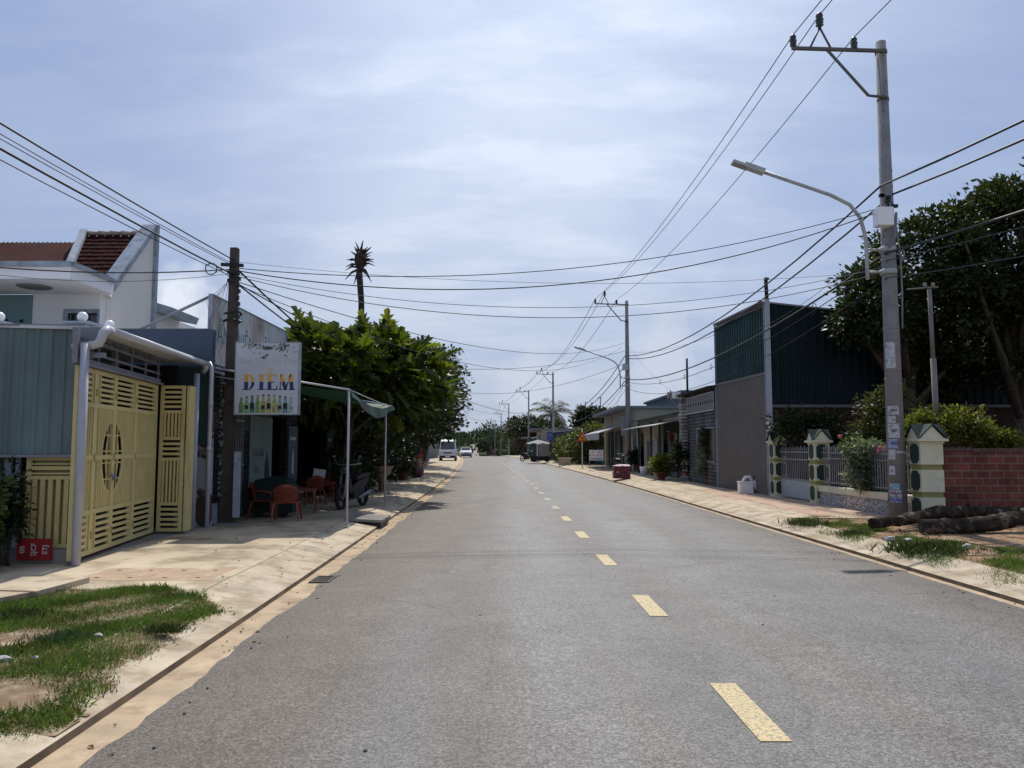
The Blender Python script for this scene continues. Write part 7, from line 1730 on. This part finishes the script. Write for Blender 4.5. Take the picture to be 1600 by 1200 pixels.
# bonsai pot on stand near second canopy post
c = gnd(603, 768, SW); t = thing('bonsai_pot', 'wide pale bonsai pot on a stand beside the second canopy post', 'potted plant', (c.x - .1, c.y, SW)); x, y = c.x - .12, c.y
mb = MB(); mb.lathe([(.12, 0), (.13, .42), (.18, .46), (.12, .48), (.22, .52), (.34, .76), (.37, .81), (.34, .81), (.31, .74)], (x, y, SW), 18); mb.build('pot', mat('pale_cement_pot', (.26, .18, .14), rough=.85, var=.2, scale=4), t)
mb = MB(); mb.tube([(x, y, SW + .9), (x - .1, y, 1.4), (x - .05, y, 1.9)], [.06, .05, .03], 7); mb.build('stem', M_bark, t)
foliage('foliage', t, M_midleaf, [(x - .15, y, 1.95, .42, .35, .28), (x - .3, y, 1.45, .3, .3, .2)], 40, 18, .15, .10, 92)
c = gnd(618, 752, SW); potplant('small dark potted shrub under the trees on the left pavement', -4.7, 33, .3, .35, M_terra, (.4, .4, .4), M_midleaf, 40, 18, .12, 93)
c = gnd(597, 790, SW); potplant('potted shrub between canopy posts in the shade', -4.4, 20.5, .26, .34, M_terra, (.38, .38, .45), M_midleaf, 50, 18, .1, 94)

# ------------------------------------------------------------------ vehicles
M_wpaint = mat('white_car_paint', (.62, .64, .67), rough=.25, var=.03, spec=.6)
M_silver = mat('silver_car_paint', (.42, .45, .50), rough=.25, var=.03, spec=.6)
M_dullmetal = mat('dull_metal', (.10, .10, .11), rough=.45, var=.1, metal=.4)
M_tire = mat('tyre_rubber', (.018, .018, .018), rough=.9, var=.1)
M_lightg = mat('headlight_glass', (.55, .56, .58), rough=.1, var=.05, spec=.8)
def wheel(t, x, y, z, r, w):
    mb = MB(); mb.tube([(x - w / 2, y, z), (x + w / 2, y, z)], r, 18); wo = mb.build('wheel', M_tire, t)
    mb = MB(); mb.tube([(x - w / 2 - .01, y, z), (x + w / 2 + .01, y, z)], r * .6, 12); mb.build('rim', M_silver, wo)
def loft(mb, secs):                              # secs: list of (y, [(x,z)...]) same count, closed ring
    n = len(secs[0][1]); vs = [(x, y, z) for y, ring in secs for x, z in ring]
    fs = [(i * n + j, i * n + (j + 1) % n, (i + 1) * n + (j + 1) % n, (i + 1) * n + j) for i in range(len(secs) - 1) for j in range(n)]
    fs += [tuple(range(n))[::-1], tuple((len(secs) - 1) * n + j for j in range(n))]; return mb.add(vs, fs)
def ring(w, z0, z1, wt, zs):                     # body half width w, shoulder zs, roof half width wt
    return [(-w * .92, z0), (w * .92, z0), (w, z0 + .12), (w, zs), (wt, z1 - .08), (wt * .85, z1), (-wt * .85, z1), (-wt, z1 - .08), (-w, zs), (-w, z0 + .12)]
# minibus facing the camera: local origin at ground centre, front at -Y
vb = thing('minibus', 'white minibus parked on the left pavement facing the camera', 'minibus', (0, 0, 0))
mb = MB(); loft(mb, [(-2.3, ring(.80, .35, 1.0, .74, .85)), (-2.22, ring(.84, .30, 1.12, .78, .95)), (-1.75, ring(.85, .28, 1.95, .72, 1.15)), (-1.3, ring(.85, .28, 2.12, .74, 1.15)), (2.1, ring(.85, .28, 2.12, .74, 1.15)), (2.3, ring(.82, .35, 1.95, .7, 1.1))]); mb.build('body', M_wpaint, vb)
mb = MB(); mb.add([(-.70, -2.20, 1.16), (.70, -2.20, 1.16), (.63, -1.785, 1.90), (-.63, -1.785, 1.90)], [(0, 1, 2, 3)]); mb.v = [(a, b - .03, c) for a, b, c in mb.v]; mb.build('windscreen', M_glassd, vb)
for s in (-1, 1):
    mb = MB(); mb.add([(s * .865, -1.6, 1.2), (s * .865, 2.0, 1.2), (s * .775, 2.0, 1.9), (s * .775, -1.5, 1.9)], [(0, 1, 2, 3)]); mb.build('side_window', M_glassd, vb)
    mb = MB(); mb.cbox(s * .62, -2.31, .82, .26, .06, .16); mb.build('headlight', M_lightg, vb)
    mb = MB(); mb.cbox(s * .98, -1.85, 1.35, .14, .1, .26); mb.build('mirror', M_black, vb)
    for y in (-1.45, 1.45): wheel(vb, s * .74, y, .33, .33, .2)
mb = MB(); mb.cbox(0, -2.33, .42, 1.6, .08, .2); mb.cbox(0, -2.315, .80, .8, .03, .12); mb.build('bumper', M_black, vb)
mb = MB(); mb.cbox(0, -2.378, .44, .42, .015, .11); mb.build('number_plate', M_globe, vb)
c = gnd(702, 719.5, SW); put(vb, (c.x - .1, c.y, SW - .02), R(3), sc=1.0)
vc = thing('hatchback_car', 'white and silver car parked at the kerb behind the minibus', 'car', (0, 0, 0))
mb = MB(); loft(mb, [(-2.1, ring(.72, .3, .72, .68, .62)), (-2.0, ring(.82, .25, .82, .75, .7)), (-1.1, ring(.86, .22, 1.0, .74, .85)), (-.45, ring(.87, .22, 1.46, .60, .9)), (1.3, ring(.87, .22, 1.48, .60, .9)), (1.9, ring(.84, .25, 1.1, .66, .88)), (2.05, ring(.78, .3, .95, .7, .8))]); mb.build('body', M_wpaint, vc)
mb = MB(); mb.add([(-.64, -1.06, 1.05), (.64, -1.06, 1.05), (.53, -.50, 1.44), (-.53, -.50, 1.44)], [(0, 1, 2, 3)]); mb.v = [(a, b - .03, c + .01) for a, b, c in mb.v]; mb.build('windscreen', M_glassd, vc)
for s in (-1, 1):
    mb = MB(); mb.add([(s * .84, -.7, .98), (s * .84, 1.5, .98), (s * .67, 1.2, 1.40), (s * .67, -.4, 1.40)], [(0, 1, 2, 3)]); mb.v = [(a * 1.02, b, c) for a, b, c in mb.v]; mb.build('side_window', M_glassd, vc)
    mb = MB(); mb.cbox(s * .6, -2.06, .66, .3, .08, .14); mb.build('headlight', M_lightg, vc)
    for y in (-1.3, 1.3): wheel(vc, s * .76, y, .31, .31, .18)
mb = MB(); mb.cbox(0, -2.1, .38, 1.4, .08, .2); mb.cbox(0, -2.09, .62, .6, .05, .1); mb.build('bumper', M_black, vc)
put(vc, (xc(110) - 3.1, 110, zp(110) + .01), R(4))
vl = thing('box_truck', 'tiny pale truck far down the road beyond the crest', 'truck', (0, 0, 0))
mb = MB(); mb.box(-1.0, 1.0, -1.0, 4.0, .9, 3.0); mb.build('cargo_box', M_globe, vl)
mb = MB(); loft(mb, [(-2.6, ring(.9, .5, 1.5, .8, 1.3)), (-2.2, ring(.95, .5, 2.3, .8, 1.4)), (-1.05, ring(.95, .5, 2.4, .85, 1.4))]); mb.build('cab', M_wpaint, vl)
mb = MB(); mb.add([(-.75, -2.5, 1.5), (.75, -2.5, 1.5), (.68, -2.28, 2.15), (-.68, -2.28, 2.15)], [(0, 1, 2, 3)]); mb.build('windscreen', M_glassd, vl)
for s in (-1, 1):
    for y in (-1.8, 2.8): wheel(vl, s * .8, y, .45, .45, .25)
put(vl, (xc(330) - 3.0, 330, zp(330)), R(3), sc=1.15)
# motorbikes
def motorbike(lab, grp='motorbikes'):
    t = thing('motorbike', lab, 'motorbike', (0, 0, 0), grp)      # front at -Y
    for y, nm in ((-.62, 'front_wheel'), (.62, 'rear_wheel')):
        mb = MB(); n = 20
        mb.tube([(0, y + .25 * math.cos(6.283 * i / n), .29 + .25 * math.sin(6.283 * i / n)) for i in range(n + 1)], .045, 8); w = mb.build(nm, M_tire, t)
        mb = MB(); mb.tube([(-.05, y, .29), (.05, y, .29)], .06, 10)
        for k in range(6): mb.tube([(0, y, .29), (0, y + .23 * math.cos(k * 1.047), .29 + .23 * math.sin(k * 1.047))], .01, 4)
        mb.build('rim', M_dullmetal, w)
    mb = MB(); mb.yprism([(-.30, .35), (.35, .35), (.75, .62), (.72, .72), (.1, .62), (-.22, .50), (-.42, .95), (-.5, .93), (-.38, .5)], -.09, .09); mb.box(-.11, .11, -.15, .25, .22, .42); mb.build('body', M_black, t)
    mb = MB(); mb.yprism([(-.02, .66), (.78, .74), (.80, .80), (.35, .80), (.0, .74)], -.12, .12); mb.build('seat', M_black, t)
    mb = MB(); mb.tube([(-.06, -.45, .95), (-.07, -.62, .29)], .022, 6); mb.tube([(.06, -.45, .95), (.07, -.62, .29)], .022, 6); mb.tube([(-.33, -.28, 1.05), (-.15, -.40, 1.02), (.15, -.40, 1.02), (.33, -.28, 1.05)], .018, 6)
    for s in (-1, 1): mb.tube([(s * .25, -.33, 1.05), (s * .32, -.36, 1.2)], .008, 4); mb.tube([(s * .32, -.36, 1.19), (s * .32, -.355, 1.23)], .03, 8)
    mb.build('handlebar', M_grille, t)
    mb = MB(); mb.tube([(0, -.50, .90), (0, -.58, .88)], [.09, .07], 12); mb.build('headlight', M_dullmetal, t)
    mb = MB(); mb.tube([(.13, .1, .25), (.14, .75, .36)], [.03, .045], 8); mb.build('exhaust', M_grille, t); return t
mk = motorbike('dark motorbike parked in the shade near the second canopy post', 'motorbikes in the street')
p = gnd(583, 790, SW); put(mk, (-3.75, 18.2, SW), R(-12))
def mb_copy(lab, loc, rz, sc=1.0): c = copy_tree(mk); put(c, loc, rz, lab, sc); return c
Y = 168; mb_copy('motorbike ridden on the far road left of centre', (at(733, 712, Y).x, Y, zp(Y) + .04), R(3))
Y = 150; mb_copy('motorbike standing far off at the right roadside', (at(768, 712, Y).x, Y, zp(Y) + .04), R(60))
q = gnd(951, 742, SW); mb_copy('dark motorbike parked in front of the flat roofed house', (q.x + .9, q.y + 2.5, SW), R(15)); 
q = gnd(825, 722, SW); mb_copy('dark motorbike parked left of the parasol', (q.x, q.y + 2, SW), R(50))
# people: continuous skinned body
M_skin = mat('skin', (.32, .17, .11), rough=.6, var=.05); M_cloth1 = mat('dark_cloth', (.04, .045, .06), rough=.9, var=.2); M_cloth2 = mat('maroon_cloth', (.16, .03, .04), rough=.9, var=.2)
def person(lab, loc, rz, cloth, sc=1.0):
    """rider seated, facing -Y; one continuous skin surface"""
    V = [(0, .22, .84, .15), (0, .18, 1.05, .145), (0, .13, 1.28, .16), (0, .09, 1.42, .07), (0, .07, 1.50, .06), (0, .05, 1.60, .10), (0, .05, 1.68, .09),
         (-.17, .12, 1.36, .06), (-.25, -.02, 1.16, .045), (-.29, -.24, 1.08, .035), (.17, .12, 1.36, .06), (.25, -.02, 1.16, .045), (.29, -.24, 1.08, .035),
         (-.12, .15, .80, .09), (-.16, -.18, .74, .07), (-.14, -.10, .33, .045), (-.14, -.22, .27, .04), (.12, .15, .80, .09), (.16, -.18, .74, .07), (.14, -.10, .33, .045), (.14, -.22, .27, .04)]
    E = [(0, 1), (1, 2), (2, 3), (3, 4), (4, 5), (5, 6), (2, 7), (7, 8), (8, 9), (2, 10), (10, 11), (11, 12), (0, 13), (13, 14), (14, 15), (15, 16), (0, 17), (17, 18), (18, 19), (19, 20)]
    me = bpy.data.meshes.new('body'); me.from_pydata([v[:3] for v in V], E, []); o = bpy.data.objects.new('person', me); SC.collection.objects.link(o)
    sk = o.modifiers.new('s', 'SKIN'); 
    if not me.skin_vertices: 
        bpy.context.view_layer.objects.active = o
    for i, v in enumerate(V):
        me.skin_vertices[0].data[i].radius = (v[3], v[3] * .85)
    me.skin_vertices[0].data[0].use_root = True
    su = o.modifiers.new('u', 'SUBSURF'); su.levels = 1; su.render_levels = 1
    dg_ = bpy.context.evaluated_depsgraph_get(); dg_.update(); m2 = bpy.data.meshes.new_from_object(o.evaluated_get(dg_))
    m2.materials.clear(); m2.materials.append(cloth); m2.materials.append(M_skin)
    for pl in m2.polygons: pl.material_index = 1 if pl.center.z > 1.44 or (abs(pl.center.x) > .25 and pl.center.y < -.12) else 0; pl.use_smooth = True
    o.modifiers.clear(); o.data = m2; m2.name = 'person'; ORG[o.name] = Vector((0, 0, 0)); tag(o, lab, 'person')
    hm = MB(); hm.sphere((0, .055, 1.68), .135, 14, 8, (1, 1.1, .8)); hm.build('helmet', cloth, o)
    put(o, loc, rz, sc=sc); return o
Y = 168; person('person in dark clothes riding the motorbike on the far road', (at(733, 712, Y).x, Y, zp(Y) + .04), R(3), M_cloth1)
Y = 150; person('person in maroon on the motorbike at the far right roadside', (at(768, 712, Y).x, Y, zp(Y) + .04), R(60), M_cloth2)

# ------------------------------------------------------------------ drains and covers
M_iron = mat('rusty_iron', (.06, .05, .045), rough=.7, var=.3, scale=20)
for (px, py, lab) in ((494, 907, 'iron drain grate in the near left gutter'), (682, 757, 'small drain grate in the left gutter farther on')):
    c = gnd(px, py, 0); t = thing('drain_grate', lab, 'drain grate', (c.x, c.y, 0), 'drain grates in the left gutter'); mb = MB(); w, l = .12, .22
    x_ = xc(c.y) - 3.57
    for a, b, e, f in ((-w, w, -l, -l + .03), (-w, w, l - .03, l), (-w, -w + .03, -l + .03, l - .03), (w - .03, w, -l + .03, l - .03)): mb.box(x_ + a, x_ + b, c.y + e, c.y + f, .002, .022)
    for i in range(7): y = c.y - l + .045 + i * .052; mb.box(x_ - w + .03, x_ + w - .03, y, y + .022, .002, .018)
    mb.build('grate', M_iron, t); mb = MB(); mb.box(x_ - w, x_ + w, c.y - l, c.y + l, -.02, .0045); mb.build('pit', M_black, t)
c = gnd(592, 815, .1); t = thing('drain_inlet', 'concrete kerb drain inlet slab with a dark slot near the first canopy post', 'drain', (c.x, c.y, 0)); x_ = xc(c.y) - 3.8
mb = MB(); mb.add([(x_ - .62, c.y - .5, .16), (x_ + .10, c.y - .5, .125), (x_ + .10, c.y + .6, .125), (x_ - .62, c.y + .6, .16), (x_ - .62, c.y - .5, .21), (x_ + .10, c.y - .5, .175), (x_ + .10, c.y + .6, .175), (x_ - .62, c.y + .6, .21)],
       [(3, 2, 1, 0), (4, 5, 6, 7), (0, 1, 5, 4), (1, 2, 6, 5), (2, 3, 7, 6), (3, 0, 4, 7)]); mb.build('slab', M_conc_gray, t)
mb = MB(); mb.box(x_ - .5, x_ + .07, c.y - .44, c.y + .5, .03, .124); mb.build('slot', M_black, t)
c = gnd(1360, 892, .0)
# concrete cover slabs in the near left pavement
M_cover = mat('reddish_concrete_cover', (.38, .27, .185), rough=.9, var=.15, scale=3, bump=.3, col2=(.45, .38, .29), fac2=(.5, .65), scale2=4)
for i, (x0, x1_, y0, y1_) in enumerate(((-4.75, -4.02, 8.42, 9.25), (-4.00, -3.27, 8.42, 9.25))):
    t = thing('cover_slab', ('left one of two reddish concrete cover slabs before the yellow gate', 'right one of two reddish concrete cover slabs before the yellow gate')[i], 'cover slab', (x0, y0, SW), 'cover slabs in the left pavement')
    mb = MB(); mb.box(x0, x1_, y0, y1_, SW - .05, SW + .008); mb.build('slab', M_cover, t)
    for (a, b) in ((.25, .2), (.75, .2), (.25, .8), (.75, .8)):
        mb = MB(); mb.cbox(x0 + (x1_ - x0) * a, y0 + (y1_ - y0) * b, SW + .009, .05, .025, .004); mb.build('lifting_hole', M_black, t)
# raised slab at the lower left
c0 = [gnd(*q, .20) for q in ((-60, 948), (62, 925), (140, 904), (60, 903), (-60, 905))]
t = thing('raised_slab', 'raised concrete slab at the left edge behind the grass patch', 'slab', (c0[0].x, c0[0].y, SW)); mb = MB(); mb.prism([(q.x, q.y) for q in c0], SW - .05, .215); mb.build('slab', M_conc, t)
mb = MB(); mb.prism([(q.x, q.y) for q in (gnd(-60, 921, .22), gnd(62, 925, .22), gnd(63, 923, .22), gnd(-60, 919, .22))], .2152, .2165); mb.build('crack', M_joint, t)
# pebbles and dry leaves on the road and pavement
rr = random.Random(31); mb = MB()
for i in range(260):
    y = rr.uniform(3, 26) ; s = rr.choice((-1, 1)); x = xc(y) + s * rr.uniform(3.15, 3.8) if rr.random() < .7 else xc(y) + rr.uniform(-3.6, 3.6) * 1.0
    r = rr.uniform(.005, .014); z = .012 + .028 * (1 - abs((x - xc(y)) / 3.6)); mb.sphere((x, y, z + r * .4), r, 5, 3, (1, 1, .6))
o = mb.build('pebbles', M_conc_gray); tag(o, 'loose pebbles on the road and gutters', 'pebbles', kind='stuff')
mb = MB()
for i in range(230):
    y = rr.uniform(3.5, 24); x = xc(y) + rr.choice((-1, 1)) * rr.uniform(3.3, 5.6); r = rr.uniform(.012, .035); a = rr.uniform(0, 6.28); off = abs(x - xc(y)); z = .008 if off < 3.78 else (SW + .012 if off > 4.42 else .07 + .09 * (off - 3.8) / .62 + .012)
    mb.add([(x + r * math.cos(a), y + r * math.sin(a), z), (x + r * .4 * math.cos(a + 1.57), y + r * .4 * math.sin(a + 1.57), z + r * .4), (x - r * math.cos(a), y - r * math.sin(a), z + .004), (x - r * .4 * math.cos(a + 1.57), y - r * .4 * math.sin(a + 1.57), z + r * .3)], [(0, 1, 2, 3)])
o = mb.build('fallen_leaves', mat('dry_leaf', (.12, .07, .035), rough=.9, var=.4, island=.6)); tag(o, 'dry fallen leaves scattered along the kerbs', 'leaves', kind='stuff')

# ------------------------------------------------------------------ left side houses hidden by the trees, then the far end
shophouse('shaded_house', 'dark house front in the shade of the left street trees', -6.6, 25, 38.5, 3.0, 7, M_grey_r, [(26, 29, .1, 2.4, 'door', M_greydoor), (31, 33, .8, 2.2, 'window', M_glassd), (34.5, 37, .1, 2.4, 'void', None)], roof='mono', over=.8, rm=M_wroof, side=-1)
t = shophouse('shaded_shop', 'dark shop front behind the parked minibus', xc(62) - 7.2, 50, 72, 3.1, 7, M_navy_wall, [(52, 58, .1, 2.5, 'void', None), (61, 67, .1, 2.5, 'void', None)], roof='mono', over=1.2, rm=M_wroof, side=-1)
awning(t, xc(62) - 7.2, 51, 60, 2.9, 1.7, .4, M_wroof, side=-1)
shophouse('far_left_house', 'house beyond the minibus on the left side', xc(95) - 7.5, 86, 105, 3.2, 8, M_grey_r, [(88, 92, .1, 2.4, 'void', None)], roof='mono', over=1.0, rm=M_wroof, side=-1)
def fartree(lab, x, y, zg, h, w, m, seed, grp, n=60, per=16):
    r = random.Random(seed); bl = [(x + r.uniform(-.25, .25) * w, y + r.uniform(-.2, .2) * w, zg + h * r.uniform(.5, .72), w * r.uniform(.3, .5), w * .45, h * r.uniform(.26, .36)) for _ in range(3)]
    return tree('roadside_tree', lab, 'tree', (x, y, zg - .5), (x, y, zg + h * .5), .035 * h, bl, m, n, per, .09 * h, .055 * h + .12, seed, group=grp, nl=4)
def far(i, y, off, h, w, m, lab, grp='trees beyond the crest'):
    return fartree(lab, xc(y) + off, y, zp(y), h, w, m, 200 + i, grp, 80, 16)
far(0, 128, -9, 7.5, 7, M_farleaf, 'tree right behind the parked car on the left side'); far(1, 150, -9.5, 8, 8, M_farleaf2, 'pale tree left of the far road, first beyond the crest')
far(2, 185, -11, 11, 10, M_farleaf2, 'tall pale tree left of the far road'); far(3, 240, -13, 13, 13, M_farleaf, 'green tree left of the road in the dip')
far(4, 175, 11, 8.5, 9, M_farleaf2, 'pale bushy tree right of the far road'); far(5, 215, 13, 11.5, 11, M_farleaf2, 'second pale tree right of the far road')
far(6, 280, 15, 14, 15, M_farleaf, 'broad tree right of the road in the dip'); far(7, 140, 8.3, 3.6, 5, mat('reddish_bush', (.10, .06, .045), rough=.8, var=.3, island=.4), 'low reddish bush at the right roadside near the crest')
far(8, 420, 8, 25, 20, M_farleaf, 'tall palm-like dark tree standing above the far skyline'); far(9, 330, -20, 16, 18, M_farleaf, 'wide tree left on the far slope'); far(10, 400, 26, 19, 22, M_farleaf2, 'wide tree right on the far slope')
# wooded far hills: reads as one mass
def woodland(name, lab, spots, m, seed):
    rs = np.random.RandomState(seed); C = []; D = []; S = []
    for (x, y, z, rx, rz, n) in spots:
        d = rs.normal(size=(n, 3)); d /= np.linalg.norm(d, axis=1, keepdims=True); d[:, 2] = np.abs(d[:, 2]) * .95 - .1
        C.append(np.array([[x, y, z]]) + d * np.array([[rx, rx, rz]]) * (.8 + .3 * rs.random((n, 1)))); D.append(d + rs.normal(size=(n, 3)) * .5); S.append(np.full(n, .011 * y * .3 + .9) * (.6 + .8 * rs.random(n)))
    v, f = scatter(T_SIMPLE, np.concatenate(C), np.concatenate(D), np.concatenate(S), rs, .8); o = npmesh(name, v, f, m); tag(o, lab, 'woodland', kind='stuff')
rr = random.Random(77); sp_ = []
for y in (450, 520, 600, 700, 820, 950, 1080, 1180):
    for k in range(-9, 10):
        off = k * 22 + rr.uniform(-8, 8)
        if abs(off) < 13: continue
        if y < 1080 or True: sp_.append((xc(y) + off, y + rr.uniform(-20, 20), zp(y) - 1 + abs(off) * .02, rr.uniform(11, 17), rr.uniform(9, 16), 240))
for k in range(-4, 5): sp_.append((xc(1200) + k * 20, 1215, zp(1200) - 2, 20, rr.uniform(13, 20), 300))
woodland('far_woodland', 'hazy wooded slopes beyond the end of the road', sp_, M_farleaf, 5)
sp_ = []
for y in (170, 210, 260, 320):
    for sd in (-1, 1):
        for k in range(5):
            off = sd * (16 + (14 if sd > 0 and y < 200 else 0) + k * 10 + rr.uniform(-3, 3)); sp_.append((xc(y) + off, y + rr.uniform(-12, 12), zp(y), 6, rr.uniform(4.5, 7.5), 200))
woodland('middle_woodland', 'belt of garden trees behind the far houses', sp_, M_farleaf, 6)

# ------------------------------------------------------------------ haze
HAZE = 0.0010
def haze():
    mb = MB(); mb.box(-960, 960, -60, 3100, -40, 75); m = bpy.data.materials.new('haze_air'); m.use_nodes = True; nt = m.node_tree; nt.nodes.clear()
    o_ = nt.nodes.new('ShaderNodeOutputMaterial'); v = nt.nodes.new('ShaderNodeVolumePrincipled'); v.inputs['Color'].default_value = (.86, .92, 1, 1); v.inputs['Density'].default_value = HAZE; v.inputs['Anisotropy'].default_value = .3
    nt.links.new(v.outputs[0], o_.inputs['Volume']); o = mb.build('haze', m); o['kind'] = 'stuff'; tag(o, 'thin pale air haze over the street', 'haze')
